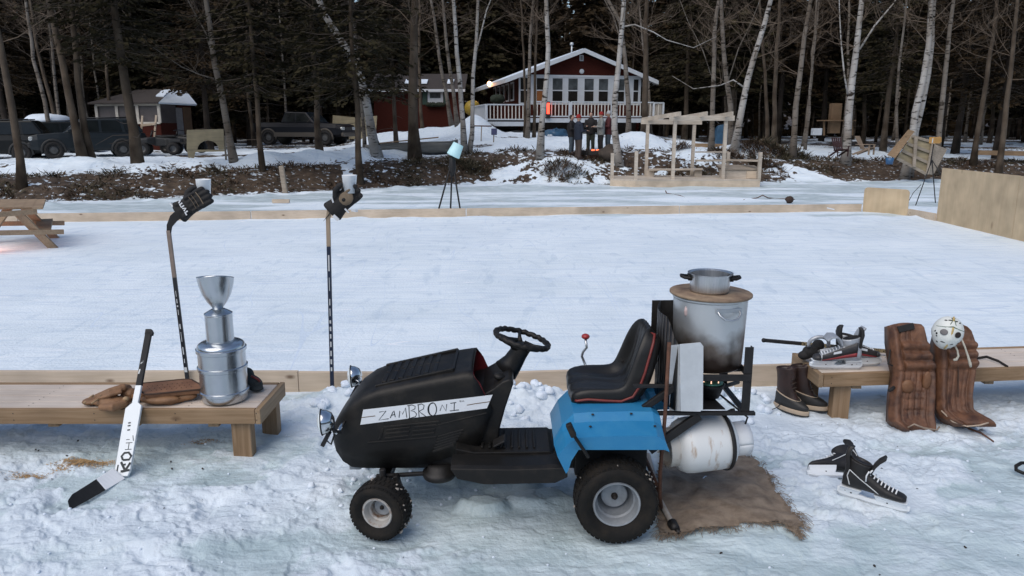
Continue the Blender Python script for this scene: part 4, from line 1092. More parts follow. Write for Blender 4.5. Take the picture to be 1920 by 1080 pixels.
# goalie stick leaning on the left bench
t = thing('goalie_stick', 'white goalie stick with black shaft and black taped blade leaning on the left bench', 'goalie stick', (-2.44, 4.24, 0))
def Q(px, py, off=0.0):
    d = ray(px, py); k = .686; tt = (4.24 + k * CAM_H) / (d[1] - k * d[2])
    return Vector((d[0] * tt, d[1] * tt, CAM_H + d[2] * tt)) + Vector((0, -.82, .57)) * off
def q4(cx, cy, off=0.0): return Q(100 + cx / 2.25, 500 + cy / 2.25, off)
nb = Vector((0, .82, -.57)) * .022
b = MB(); b.prism([q4(387, 275), q4(413, 275), q4(371, 500), q4(346, 500)], nb); b.prism([q4(384, 285), q4(388, 262), q4(412, 262), q4(419, 275), q4(415, 288)], nb * 1.2); b.build('grip', M_TAPE, t, bevel=.003)
b = MB(); b.prism([q4(346, 500), q4(371, 500), q4(357, 572), q4(371, 585), q4(323, 862), q4(312, 884), q4(258, 884), q4(258, 860), q4(303, 598), q4(331, 574)], nb); b.build('paddle', M_STICK_W, t, bevel=.003)
b = MB()
for l, w in (([(384, 862), (404, 856)], 0),): pass
def pst(ls, w):
    for l in ls: b.ribbon([q4(x, y, .0015) for x, y in l], w, (0, -.82, .57))
pst([[(288, 866), (304, 862)], [(290, 838), (306, 834)]], .012)
pst([[(284, 864), (322, 858)], [(302, 858), (286, 824)], [(306, 856), (326, 826)]], .014)
pst([[(294, 816), (288, 800), (300, 786), (318, 784), (329, 798), (320, 814), (294, 816)]], .013)
pst([[(302, 772), (330, 770)], [(306, 744), (334, 742)], [(316, 771), (320, 743)], [(308, 730), (322, 729)], [(338, 735), (336, 712)]], .004)
pst([[(312, 690), (324, 688)], [(314, 672), (326, 670)], [(316, 660), (327, 658)], [(268, 868), (274, 836)], [(366, 415), (382, 405)], [(366, 405), (384, 396)]], .008)
tag(b.build('print', INK, t), kind='stuff')
b = MB(); pst([[(360, 452), (366, 432)], [(368, 408), (380, 398)]], .009); b.build('grip_print', M_MARK, t)
hb, tb = G(234, 898, .0), G(131, 957, .0)
def blade_pt(k, top):
    base = hb.lerp(tb, k); sag = Vector((0, 0, 0))
    tp = P(211, 879, hb.y + .03).lerp(P(125, 934, tb.y + .03), k)
    return tp if top else base
M_WB = mat('white_blade', (.86, .88, .90), .4, 0, .04, 6)
for nm, k0, k1, m_ in (('blade', -.0, .34, M_WB), ('taped_blade', .34, 1.0, M_TAPE)):
    b = MB(); rings = []
    for j in range(7):
        k = k0 + (k1 - k0) * j / 6
        lo, hi = blade_pt(k, False), blade_pt(k, True)
        if k > .96: hi = hi.lerp(lo, .25)
        bow = Vector((0, -.02 * math.sin(math.pi * k), 0)); th = Vector((-.3, 1, 0)).normalized() * .016
        rings.append([lo + bow, hi + bow, hi + bow + th, lo + bow + th])
    b.loft(rings, smooth=False); b.build(nm, m_, t, bevel=.004)

# silver keg trophy
t = thing('keg_trophy', 'silver trophy built from a small keg, a can and a bowl, on the left bench', 'trophy', (-1.905, 4.70, .336))
o = Vector((-1.905, 4.70, .338)); f = .92
def ps(pr): return [(r, z * f) for r, z in pr]
b = MB(); b.lathe(ps([(0, 0), (.128, 0), (.143, .008), (.149, .03), (.149, .055), (.157, .060), (.157, .078), (.149, .084), (.149, .232), (.158, .238), (.158, .258), (.149, .264), (.149, .362), (.158, .368), (.158, .39), (.150, .396), (.148, .408), (.141, .420), (.126, .430), (.095, .437), (0, .440)]), o, 64); b.build('keg', M_SILVER, t, split=True)
b = MB(); b.lathe(ps([(0, .438), (.088, .438), (.088, .444), (.0855, .446), (.0855, .628), (.088, .632), (.088, .640), (.080, .646), (.045, .668), (.034, .670), (0, .67)]), o, 48); b.build('can', M_SILVER, t, split=True)
b = MB(); n = 56; rings = []
for r, z, s in ((.030, .668, 0), (.036, .685, 0), (.062, .722, 0), (.088, .775, 0), (.104, .835, .2), (.111, .875, .6), (.113, .895, 1.0), (.114, .902, 1.0), (.109, .90, 1.0), (.104, .87, .6), (.085, .79, 0), (.05, .72, 0), (.0, .70, 0)):
    rings.append([o + Vector((r * math.cos(a), r * math.sin(a), z * f + s * .006 * math.cos(2 * a + 1.9) - max(0, (z - .70) / .2) * r * math.sin(a) * .20)) for a in [2 * math.pi * k / n for k in range(n)]])
b.loft(rings, cap=False); b.build('bowl', M_SILVER, t)

# leather goalie gloves
M_LEATH = mat('brown_leather', (.15, .065, .030), .62, 0, .3, 9, col2=(.26, .13, .065), bump=.4, bscale=45)
M_LEATH2 = mat('tan_leather', (.22, .115, .055), .6, 0, .25, 10, bump=.35, bscale=55)
M_DKSEAM = mat('dark_seam', (.05, .024, .014), .7, 0, .3, 20)
t = thing('catching_glove', 'worn brown leather catching glove lying open on the left bench', 'catching glove', G(205, 755, .34))
b = MB()
def bp(px, py, z=.36): return G(px, py, z)
b.blob(bp(205, 752, .365), (.105, .07, .035), 14, 8); b.blob(bp(172, 752, .36), (.06, .055, .022), 12, 8)
b.tube([bp(178, 745, .39), bp(205, 735, .42), bp(232, 727, .43), bp(243, 727, .41)], [.018, .026, .028, .02], 10)
b.tube([bp(188, 764, .36), bp(212, 764, .37), bp(232, 757, .37), bp(241, 748, .37)], [.022, .028, .026, .02], 10)
b.tube([bp(232, 738, .38), bp(248, 740, .375), bp(258, 742, .365)], [.04, .045, .03], 10)
for k in range(3): b.tube([bp(180 + k * 3, 748 - k * 3, .395), bp(205 + k * 3, 742 - k * 3, .415), bp(228, 735 - k * 2, .42)], .012, 8)
fuse(b.build('glove_leather', M_LEATH2, t), .005, 3)
b = MB(); b.tube([bp(172, 756, .39), bp(183, 749, .395), bp(190, 741, .41)], .006, 6); b.tube([bp(158, 756, .365), bp(168, 746, .375), bp(176, 741, .385)], .008, 6); b.blob(bp(236, 748, .395), (.02, .02, .016), 10, 6); b.build('lacing', mat('pale_rawhide', (.36, .24, .13), .7, 0, .2, 20), t)
t = thing('blocker_glove', 'brown leather blocker pad with rows of stitch holes on the left bench', 'blocker', G(318, 745, .34))
zt = .425
pl = [G(260, 722, zt), G(268, 718.5, zt), G(345, 711, zt), G(359, 711.5, zt), G(374, 720, zt), G(379, 727, zt), G(374, 730, zt), G(352, 732, zt), G(286, 738.5, zt), G(272, 739, zt), G(264, 733, zt)]
b = MB(); b.prism(pl, (0, .01, -.035)); b.build('blocker_board', M_LEATH, t, bevel=.008, seg=3)
b = MB(); b.tube([p + Vector((0, 0, -.001)) for p in pl], .006, 6, closed=True); b.build('edge_binding', M_DKSEAM, t)
b = MB()
for k in range(9):
    for v in (.25, .55, .8):
        a, c = G(268, 722, zt).lerp(G(352, 713, zt), (k + .5) / 9), G(282, 736, zt).lerp(G(366, 728, zt), (k + .5) / 9)
        p = a.lerp(c, v); b.blob(p + Vector((0, 0, .001)), (.004, .004, .002), 6, 4)
tag(b.build('stitch_holes', M_DKSEAM, t), kind='stuff')
b = MB(); b.blob(G(300, 748, .372), (.13, .06, .032), 14, 8); b.blob(G(345, 742, .37), (.09, .05, .03), 12, 8); b.tube([G(285, 751, .365), G(320, 752, .36), G(352, 745, .36)], [.02, .028, .02], 8); b.blob(G(262, 742, .37), (.05, .06, .03), 10, 8)
fuse(b.build('glove_leather', M_LEATH2, t), .006, 3)
t = thing('mitten', 'dark grey mitten with a red edge behind the silver keg trophy', 'mitten', (-1.70, 4.86, .34))
b = MB(); c = G(473, 728, .36); b.blob(c + Vector((0, .02, .04)), (.075, .05, .045), 12, 8, Matrix.Rotation(.5, 3, 'Y')); b.blob(c + Vector((-.04, .03, .09)), (.05, .04, .05), 10, 8); b.blob(c + Vector((.03, 0, .0)), (.05, .04, .02), 10, 8)
fuse(b.build('mitten_shell', mat('grey_wool', (.035, .04, .04), .9, 0, .3, 30, bump=.4), t), .006, 3)
b = MB(); b.tube([c + Vector((.005, -.02, .095)), c + Vector((.045, -.01, .07)), c + Vector((.06, -.01, .05))], .008, 8); b.build('red_edge', M_RED, t)

# pac boots beside the right bench
M_BOOT = mat('dark_boot_leather', (.018, .011, .009), .45, 0, .4, 9, col2=(.045, .021, .015), bump=.2)
M_BRUB = mat('boot_rubber', (.022, .021, .020), .55, 0, .2, 12)
M_SOLE = mat('tan_sole', (.42, .33, .24), .7, 0, .12, 14)
def ell(cx, cy, z, rx, ry, n=20, pw=1.0, dz=0.0):
    return [Vector((cx + rx * math.cos(a), cy + ry * math.sin(a), z + dz * math.cos(a))) for a in [2 * math.pi * k / n for k in range(n)]]
def boot(label, x, y, rz):
    t = thing('winter_boot', label, 'boot', (0, 0, 0))
    b = MB(); b.loft([ell(.01, 0, z, rx, ry) for z, rx, ry in ((0, .145, .052), (.012, .15, .056), (.035, .15, .056), (.042, .146, .053))]); b.build('sole', M_SOLE, t)
    b = MB(); b.loft([ell(.01, 0, -.001, .146, .053), ell(.01, 0, .006, .152, .058), ell(.01, 0, .011, .150, .056)]); b.build('tread', M_BRUB, t)
    b = MB(); b.loft([ell(.01, 0, .042, .144, .052), ell(.012, 0, .07, .142, .052, dz=-.006), ell(.0, 0, .10, .128, .05, dz=-.018), ell(-.02, 0, .125, .098, .047, dz=-.022)]); b.build('rubber_foot', M_BRUB, t)
    b = MB(); b.tube(ell(-.02, 0, .122, .1, .049, dz=-.024), .0045, 6, closed=True); b.build('welt', M_SOLE, t)
    b = MB()
    b.loft([ell(-.025, 0, .115, .094, .046, dz=-.02), ell(-.04, 0, .15, .078, .046), ell(-.05, 0, .19, .070, .049), ell(-.052, 0, .24, .068, .053), ell(-.055, 0, .29, .072, .058), ell(-.056, 0, .325, .080, .060, dz=.012), ell(-.056, 0, .332, .076, .056, dz=.012), ell(-.056, 0, .30, .064, .05), ell(-.05, 0, .20, .055, .038)], cap=False)
    b.build('boot_shaft', M_BOOT, t)
    b = MB(); b.blob((-.02, 0, .275), (.045, .038, .075), 12, 8, Matrix.Rotation(.15, 3, 'Y')); b.build('tongue', M_BOOT, t)
    b = MB()
    for k in range(5):
        z = .15 + k * .035; b.tube([(.03 - k * .006, -.03, z), (.045 - k * .008, 0, z + .012), (.03 - k * .006, .03, z)], .003, 5)
    tag(b.build('laces', mat('lace_brown', (.05, .035, .025), .8), t), kind='stuff')
    t.location = (x, y, sz(x, y) + .0); t.rotation_euler = (0, 0, R(rz)); return t
p = G(1484, 776); boot('dark brown winter boot beside the right bench, nearer the mower', p.x, p.y + .04, -55)
p = G(1516, 772); boot('dark brown winter boot touching the right bench, its front laces showing', p.x, p.y + .06, -32)
b = MB(); b.tube([G(1429, 757, .02), G(1437, 765, .02), G(1447, 768, .02), G(1457, 764, .03), G(1464, 757, .06)], .004, 6); tag(b.build('boot_lace', mat('lace_black', (.03, .028, .028), .8)), 'loose dark boot lace lying on the snow left of the boots', 'lace')

# skates
M_SKBK = mat('black_skate', (.013, .012, .012), .55, 0, .3, 14, bump=.1)
M_SKSV = mat('silver_skate', (.44, .46, .49), .4, .4, .15, 16)
M_SKDK = mat('charcoal_skate', (.035, .033, .034), .5, 0, .2, 14)
M_SKRD = mat('skate_red', (.24, .025, .028), .45, 0, .15, 14)
M_HOLD = mat('white_holder', (.76, .80, .83), .35, 0, .03, 8)
M_LACE = mat('white_lace', (.74, .76, .78), .8, 0, .06, 30)
M_RUN = mat('skate_steel', (.60, .62, .64), .3, .6, .08, 30)
def skate(label, M, dark=True, tongue_flop=0.0, simple=False):
    t = thing('hockey_skate', label, 'ice skate', M.translation)
    body = M_SKBK if dark else M_SKSV
    b = MB()
    foot = [(-.012, .026, .078, .15), (.0, .036, .076, .19), (.03, .040, .075, .20), (.08, .039, .075, .20), (.13, .040, .075, .185), (.17, .043, .075, .160), (.22, .047, .075, .136), (.27, .046, .075, .122), (.305, .040, .076, .115), (.325, .026, .08, .105)]
    b.loft([[Vector((x, w * math.cos(a), (z0 + z1) / 2 + (z1 - z0) / 2 * math.copysign(abs(math.sin(a)) ** .75, math.sin(a)))) for a in [2 * math.pi * k / 18 for k in range(18)]] for x, w, z0, z1 in foot])
    b.loft([[Vector((cx + rx * math.cos(a), ry * math.sin(a), z + dz * math.cos(a))) for a in [2 * math.pi * k / 18 for k in range(18)]] for cx, rx, ry, z, dz in ((.06, .07, .038, .12, 0), (.062, .066, .038, .17, 0), (.066, .064, .04, .21, -.004), (.070, .066, .042, .245, -.012))])
    fuse(xf(b, M).build('boot_shell', body, t), .005, 3)
    b = MB(); b.loft([[Vector((cx + rx * math.cos(a), ry * math.sin(a), z + dz * math.cos(a))) for a in [2 * math.pi * k / 18 for k in range(18)]] for cx, rx, ry, z, dz in ((.07, .058, .036, .249, -.012), (.07, .05, .03, .252, -.012), (.07, .045, .026, .22, -.012))]); xf(b, M).build('lining', M_SKDK if dark else mat('liner_black', (.02, .018, .018), .9), t)
    b = MB(); b.loft([[Vector((x, y * w, z)) for x, y in ((-.009, -1), (.009, -1), (.012, 0), (.009, 1), (-.009, 1), (-.012, 0))] for x0, w, z in ()] or [[Vector((cx + s * .011, sy * w, z)) for s, sy in ((-1, -1), (1, -1), (1.3, 0), (1, 1), (-1, 1), (-1.4, 0))] for cx, w, z in ((.008, .030, .17), (.006, .032, .22), (-.004, .030, .27), (.0, .024, .305), (.012, .012, .325))]); xf(b, M).build('tendon_guard', M_SKBK, t, bevel=.003)
    b = MB()
    if tongue_flop: pts = [(.135, .19), (.155, .235), (.185, .262), (.225, .262), (.252, .232)]; ws = [.034, .044, .052, .055, .045]
    else: pts = [(.125, .19), (.140, .24), (.160, .275), (.188, .305)]; ws = [.03, .034, .036, .03]
    rings = []
    for i, ((x, z), w) in enumerate(zip(pts, ws)):
        a, c = Vector(pts[max(i - 1, 0)]), Vector(pts[min(i + 1, len(pts) - 1)]); tt = (c - a).normalized(); n = Vector((-tt.y, tt.x)) * .008
        rings.append([Vector((x + n.x * s, w * y, z + n.y * s)) for s, y in ((-1, -1), (-1, 1), (1, 1), (1, -1))])
    b.loft(rings, smooth=False); None if simple else xf(b, M).build('tongue', M_SKBK if dark else M_SKSV, t, bevel=.004, seg=3)
    b = MB()
    for x0, x1, xa, xb in ((-.020, .098, -.022, .080), (.162, .335, .180, .345)):
        b.loft([[Vector((a, -w, z)), Vector((c, -w, z)), Vector((c, w, z)), Vector((a, w, z))] for a, c, w, z in ((x0, x1, .034, .076), (x0 + .004, x1 - .006, .018, .060), (xa, xb, .010, .036))], smooth=False)
    b.loft([[Vector((x, -.009, z0)), Vector((x, .009, z0)), Vector((x, .009, z1)), Vector((x, -.009, z1))] for x, z0, z1 in ((-.032, .028, .056), (-.01, .016, .058), (.05, .014, .046), (.13, .014, .034), (.20, .014, .044), (.30, .016, .056), (.35, .028, .056))], smooth=False)
    xf(b, M).build('blade_holder', M_HOLD, t, bevel=.003)
    b = MB()
    for x, z, r_ in ((.012, .050, .007), (.045, .042, .006), (.235, .042, .005)):
        for sy in (-1, 1): b.blob((x, sy * .0125, z), (r_, .002, r_ * .8), 10, 6)
    xf(b, M).build('holder_slots', M_SKBK, t)
    b = MB(); b.loft([[Vector((x, -.002, z0)), Vector((x, .002, z0)), Vector((x, .002, z1)), Vector((x, -.002, z1))] for x, z0, z1 in ((-.03, .016, .030), (-.01, .002, .018), (.1, 0, .016), (.2, 0, .016), (.31, .003, .018), (.342, .016, .030))], smooth=False); xf(b, M).build('runner', M_RUN, t)
    b = MB()
    zs = lambda x: float(np.interp(x, [.12, .15, .18, .22, .27], [.196, .176, .156, .139, .126]))
    for k in range(8):
        x = .128 + k * .020; w_ = .022 + .001 * k; z = zs(x) + .004
        b.tube([(x, -w_, z - .012), (x + .003, -.01, z + .003), (x + .006, .01, z + .003), (x + .004, w_, z - .012)], .0042, 6)
    b.tube([(.128, -.024, .195), (.118, -.045, .215), (.110, -.052, .19), (.112, -.054, .155)], .0045, 6); b.tube([(.128, .0, .20), (.135, -.03, .225), (.125, -.045, .21)], .0045, 6)
    tag(xf(b, M).build('laces', M_LACE, t), kind='stuff')
    b = MB(); ys = lambda x: -float(np.interp(x, [-.01, .0, .03, .13, .17, .22, .27], [.027, .0375, .0415, .0415, .0445, .0485, .047])) - .0015
    if dark:
        for l in ([(.005, .125), (.018, .190), (.075, .150), (.19, .095)], [(.005, .165), (.018, .190)], ):
            pass
        for l in ([(.020, .195), (.012, .155), (.032, .105)], [(.020, .195), (.08, .155), (.185, .098)]):
            pts = []
            for (x0, z0), (x1, z1) in zip(l[:-1], l[1:]):
                for k in range(7): pts.append((x0 + (x1 - x0) * k / 6, ys(x0 + (x1 - x0) * k / 6) - .0008, z0 + (z1 - z0) * k / 6))
            b.tube(pts, .0032, 6); b.tube([(x, -y, z) for x, y, z in pts], .0032, 6)
        xf(b, M).build('white_piping', M_MARK, t)
    else:
        def band(nm, lo, hi, m_):
            b = MB(); vs = []
            for k in range(20):
                x = .03 + .25 * k / 19
                vs += [(x, ys(x) - .001, lo(x)), (x, ys(x) - .0012, hi(x))]
            b.add(vs, [(2 * k, 2 * k + 1, 2 * k + 3, 2 * k + 2) for k in range(19)], True); b.add([(x, -y, z) for x, y, z in vs], [(2 * k, 2 * k + 1, 2 * k + 3, 2 * k + 2) for k in range(19)], True); xf(b, M).build(nm, m_, t, solid=.002)
        band('side_panel', lambda x: .150 - .22 * x, lambda x: .235 - .38 * x, M_SKDK)
        band('red_stripe', lambda x: .118 - .12 * x, lambda x: .152 - .22 * x, M_SKRD)
        b = MB(); b.loft([[Vector((x, w * math.cos(a), (z0 + z1) / 2 + (z1 - z0) / 2 * math.sin(a))) for a in [2 * math.pi * k / 16 for k in range(16)]] for x, w, z0, z1 in ((.285, .0465, .074, .122), (.305, .043, .074, .118), (.322, .031, .078, .110), (.330, .016, .084, .102))]); xf(b, M).build('toe_cap', M_SKDK, t)
        b = MB()
        for sy in (-1, 1): b.box((.205, sy * -(ys(.205) + .002), .140), (.12, .008, .016), Matrix.Rotation(.22, 3, 'Y')); xf(b, M).build('lace_strip', M_WHITE, t)
    return t
h_, t_ = G(1572, 930, 0), G(1680, 956, 0); dz = sz(h_.x, h_.y)
skate('black skate with white laces standing on the snow, nearest the camera', frame((h_.x + .02, h_.y, dz + .005), (t_.x - h_.x, t_.y - h_.y, -.02), (0, -.03, 1)), True)
h_, t_ = G(1612, 905, 0), G(1528, 902, 0)
skate('black skate lying half hidden behind its partner, toe pointing left', frame((h_.x + .055, h_.y + .03, dz + .02), (t_.x - h_.x, t_.y - h_.y - .02, .0), (0, .95, .34)), True, simple=True)
skate('silver and red skate on the right bench with its toe pointing left', frame((2.545, 5.262, .357), (-1, .03, 0), (0, -.05, 1)), False, 1.0)
skate('silver and red skate on the right bench with its toe pointing right', frame((2.415, 5.325, .357), (1, .08, 0), (0, -.02, 1)), False)
# spare stick on the right bench
t = thing('hockey_stick', 'gold patterned hockey stick with black grip lying along the right bench', 'hockey stick', (2.5, 5.58, .36))
a, c = P(1432, 638, 5.66), P(1668, 659, 5.60)
b = MB(); b.bar(a, a.lerp(c, .30), .028, .026); b.blob(a, (.018, .018, .018), 10, 6); b.build('grip', M_TAPE, t, bevel=.004)
b = MB(); b.bar(a.lerp(c, .30), c, .022, .028); b.build('shaft', mat('gold_speckle', (.03, .025, .02), .4, .1, 0, 60, col2=(.34, .27, .15), thresh=(.45, .52)), t, bevel=.003)
b = MB(); d = (c - a).normalized(); b.bar(c, c + d * .22 + Vector((0, -.03, -.02)), .012, .06); b.build('blade', M_TAPE, t, bevel=.004)
t = thing('hockey_glove', 'crumpled black glove on the right bench behind the silver skate', 'hockey glove', (2.33, 5.45, .36))
b = MB(); c = P(1521, 659, 5.44); b.blob(c, (.07, .05, .05), 10, 8); b.blob(c + Vector((-.05, 0, -.03)), (.05, .04, .035), 10, 8); b.blob(c + Vector((.05, .0, .05)), (.045, .05, .045), 10, 8); fuse(b.build('glove_shell', M_FELT, t), .006, 3)
b = MB(); b.tube([c + Vector((.03 + .075 * math.cos(u) , -.05 - .02 * math.sin(u), .075 + .06 * math.sin(u))) for u in [R(-20 + 20 * k) for k in range(12)]], .014, 8); b.build('glove_cuff', M_SKSV, t)

# goalie leg pads
M_PAD = mat('pad_leather', (.048, .020, .012), .6, 0, .3, 11, col2=(.19, .085, .042), bump=.5, bscale=28)
M_PADS = mat('pad_patch', (.13, .05, .022), .55, 0, .25, 6, col2=(.22, .11, .05), bump=.3)
def pad(label, rows, kind):
    def PL(px, py, off=0.0):
        d = ray(px, py); k = .40; tt = (4.93 + k * CAM_H) / (d[1] - k * d[2])
        return Vector((d[0] * tt, d[1] * tt, CAM_H + d[2] * tt)) + Vector((0, -.93, .37)) * off
    ys_, xl, xr_ = [r[0] for r in rows], [r[1] for r in rows], [r[2] for r in rows]
    y0, y1 = ys_[0], ys_[-1]
    c = PL((xl[-1] + xr_[-1]) / 2, y1); t = thing('goalie_pad', label, 'goalie pad', (c.x, c.y, 0))
    nu, nv = 56, 96
    vv = np.linspace(0, 1, nv); uu = np.linspace(0, 1, nu)
    U, V = np.meshgrid(uu, vv)
    edge = np.minimum(sst(0, .07, U), sst(0, .07, 1 - U)) * np.minimum(sst(0, .03, V), sst(0, .02, 1 - V) * .6 + .4)
    H_ = .03 * edge
    groove = lambda x, c_, w: np.exp(-((x - c_) / w) ** 2)
    H_ += .028 * np.exp(-((U - .12) / .10) ** 2) * sst(.02, .1, V) - .018 * groove(U, .24, .018)
    H_ += .022 * np.exp(-((U - .92) / .09) ** 2) - .012 * groove(U, .80, .018) * sst(.40, .44, V)
    knee = sst(.15, .18, V) * (1 - sst(.41, .44, V)) * sst(.24, .28, U)
    H_ += knee * (.028 * np.abs(np.sin((V - .16) / .265 * math.pi * 3)))
    for c_ in (.42, .56): H_ -= .013 * groove(U, c_, .014) * (1 - sst(.14, .17, V)) * sst(0, .05, V)
    for c_ in (.40, .54, .68): H_ -= .013 * groove(U, c_, .016) * sst(.42, .46, V) * (1 - sst(.84, .88, V))
    for c_ in (.63, .70, .80): H_ -= .010 * groove(V, c_, .008) * sst(.26, .3, U) * (1 - sst(.7, .74, U)) * (kind == 0)
    H_ -= .010 * groove(V, .44, .010)
    H_ += .010 * (fbm(U * 5, V * 8, 301 + kind, 4) - .5) * 2
    toe = sst(.80, .97, V) ** 1.3 * (.13 if kind else .045)
    H_ += toe * (.55 + .45 * (1 - U if kind == 0 else U))
    b = MB()
    for j in range(nv):
        py = y0 + (y1 - y0) * vv[j]
        l, r_ = float(np.interp(py, ys_, xl)), float(np.interp(py, ys_, xr_))
        for i in range(nu): b.v.append(tuple(PL(l + (r_ - l) * uu[i], py + (-5 * (1 - (2 * uu[i] - 1) ** 2) * (1 - vv[j]) ** 6), float(H_[j, i]) - .03)))
    n0 = len(b.v)
    for j in range(nv):
        py = y0 + (y1 - y0) * vv[j]
        l, r_ = float(np.interp(py, ys_, xl)), float(np.interp(py, ys_, xr_))
        for i in range(nu): b.v.append(tuple(PL(l + (r_ - l) * (.04 + .92 * uu[i]), py, -.13 + .05 * float(V[j, i]))))
    for j in range(nv - 1):
        for i in range(nu - 1):
            a = j * nu + i; b.f.append((a, a + nu, a + nu + 1, a + 1)); b.f.append((n0 + a, n0 + a + 1, n0 + a + nu + 1, n0 + a + nu)); b.sm += [True, True]
    for j in range(nv - 1):
        a = j * nu; b.f.append((a, n0 + a, n0 + a + nu, a + nu)); a += nu - 1; b.f.append((a, a + nu, n0 + a + nu, n0 + a)); b.sm += [True, True]
    for i in range(nu - 1):
        b.f.append((i, i + 1, n0 + i + 1, n0 + i)); a = (nv - 1) * nu + i; b.f.append((a, n0 + a, n0 + a + 1, a + 1)); b.sm += [True, True]
    b.build('pad_body', M_PAD, t)
    return t, PL
t, PL = pad('brown leather goalie pad with a black patch on top, left of the pair', [(609, 1672, 1733), (640, 1671, 1740), (670, 1674, 1748), (700, 1680, 1757), (740, 1672, 1757), (790, 1668, 1754), (809, 1688, 1752)], 0)
b = MB(); b.prism([PL(1681, 613, .012), PL(1711, 606, .014), PL(1714, 617, .014), PL(1685, 624, .012)], (0, .01, 0)); b.build('black_patch', M_FELT, t, bevel=.003)
b = MB(); b.blob(PL(1700, 725, .012), (.05, .02, .05), 12, 8); b.blob(PL(1736, 714, .012), (.032, .018, .07), 12, 8); b.build('knee_patch', M_PADS, t)
b = MB(); b.tube([PL(1676, 726, .0), PL(1669, 730, .02), PL(1664, 733, .02)], .012, 6); b.build('pad_strap', M_FELT, t); b = MB(); b.tube([PL(1672, 655, -.02), PL(1665, 682, .0), PL(1674, 686, .0)], .006, 6); b.build('pad_strap', M_FELT, t)
b = MB(); b.tube([PL(1692, 803, .05), PL(1704, 795, .07), PL(1722, 802, .07), PL(1748, 806, .06), PL(1754, 800, .05)], .006, 6); b.build('toe_lacing', mat('worn_lace', (.28, .22, .17), .7, 0, .3, 40), t)
t, PL = pad('brown leather goalie pad carrying the white mask, right of the pair, toe flared out', [(609, 1774, 1808), (622, 1764, 1822), (645, 1757, 1831), (690, 1760, 1833), (745, 1759, 1825), (768, 1760, 1827), (785, 1766, 1842), (800, 1786, 1850)], 1)
b = MB(); b.tube([PL(1762, 770, .02), PL(1775, 790, .07), PL(1795, 799, .11), PL(1815, 797, .13), PL(1832, 792, .13)], .006, 6); b.build('toe_binding', mat('pale_binding', (.42, .33, .25), .7, 0, .2, 30), t)
b = MB(); b.tube([PL(1792, 655, .02), PL(1795, 700, .012), PL(1793, 745, .02)], .004, 6); b.build('pad_seam', M_DKSEAM, t)
b = MB(); b.tube([G(1790, 798, .02), G(1815, 803, .02), G(1840, 812, .015), G(1863, 828, .012)], .007, 6, flat=.5); tag(b.build('leather_strap', mat('strap_leather', (.12, .05, .03), .7, 0, .2, 20)), 'thin brown leather strap trailing on the snow from the right goalie pad', 'strap')
b = MB(); b.tube([G(1830, 672, .37), G(1850, 669, .38), G(1872, 677, .38), G(1890, 688, .36)], .011, 8, flat=.35); tag(b.build('pad_strap_end', M_FELT), 'black strap lying across the right bench beside the goalie pads', 'strap')

# goalie mask
mc = P(1776, 624, 4.98)
t = thing('goalie_mask', 'white vintage goalie mask with yellow and green paint on top of the right pad', 'goalie mask', mc)
MM = frame(mc, (-.30, -.92, -.12), (.14, -.10, 1)).to_3x3()
def mk(az, el, k=1.0):
    a, e_ = R(az), R(el)
    x, y, z = math.cos(e_) * math.cos(a), math.cos(e_) * math.sin(a), math.sin(e_)
    taper = 1 - .20 * max(0, -z)
    return mc + MM @ Vector((x * .090 * k, y * .098 * taper * k, z * .118 * k))
b = MB(); n = 40; rings = []
for i in range(27):
    el = -84 + 168 * i / 26
    rings.append([mk(-115 + 230 * j / (n - 1), el) + MM @ Vector((.008 * math.exp(-((-115 + 230 * j / (n - 1)) / 14) ** 2 - ((el + 8) / 22) ** 2) - .006 * math.exp(-((abs(-115 + 230 * j / (n - 1)) - 27) / 12) ** 2 - ((el - 12) / 11) ** 2), 0, 0)) for j in range(n)])
b.loft(rings, closed=False); b.build('mask_shell', mat('mask_white', (.70, .72, .68), .4, 0, .05, 8), t, solid=.004)
def disc(b, az, el, r1, r2, rot=0, k=1.012):
    c = mk(az, el, k); nr = (c - mc).normalized(); u = Vector((0, 0, 1)).cross(nr).normalized(); v = nr.cross(u)
    m = Matrix((u, v, nr)).transposed() @ Matrix.Rotation(rot, 3, 'Z'); b.blob(c, (r1, r2, .0035), 14, 6, m)
for az, m_ in ((27, 'eye_hole'), (-27, 'eye_hole')):
    b = MB(); disc(b, az, 13, .025, .021); b.build(m_, mat('eye_dark', (.02, .012, .010), .7) if az > 0 else mat('eye_grey', (.16, .15, .15), .7), t)
b = MB()
for az, el, r1, r2, ro in ((9, -4, .007, .003, 1.2), (-9, -4, .007, .003, -1.2), (14, -25, .013, .004, .25), (-18, -22, .015, .004, -.2), (50, -20, .008, .003, 1), (46, -40, .008, .004, .6), (30, -52, .008, .004, .4), (-48, -30, .006, .006, 0), (-52, 0, .006, .006, 0), (-62, 5, .006, .004, 1), (-50, -8, .005, .004, 0), (0, 76, .012, .005, 0), (25, 62, .008, .004, 0), (-25, 62, .010, .004, 0), (50, 55, .008, .004, 0), (-50, 55, .008, .004, 0)): disc(b, az, el, r1 * 1.35, r2 * 1.35, ro)
tag(b.build('vent_holes', M_FELT, t), kind='stuff')
b = MB()
def stripe(b, pts, w): b.tube([mk(a, e_, 1.03 if abs(a) < 12 else 1.008) for a, e_ in pts], w * 1.25, 6, flat=.4)
stripe(b, [(2, 36 - k * 10) for k in range(10)], .006); stripe(b, [(0, 62), (0, 70), (0, 78)], .014); b.build('yellow_paint', mat('mask_yellow', (.55, .40, .16), .5, 0, .1, 20), t)
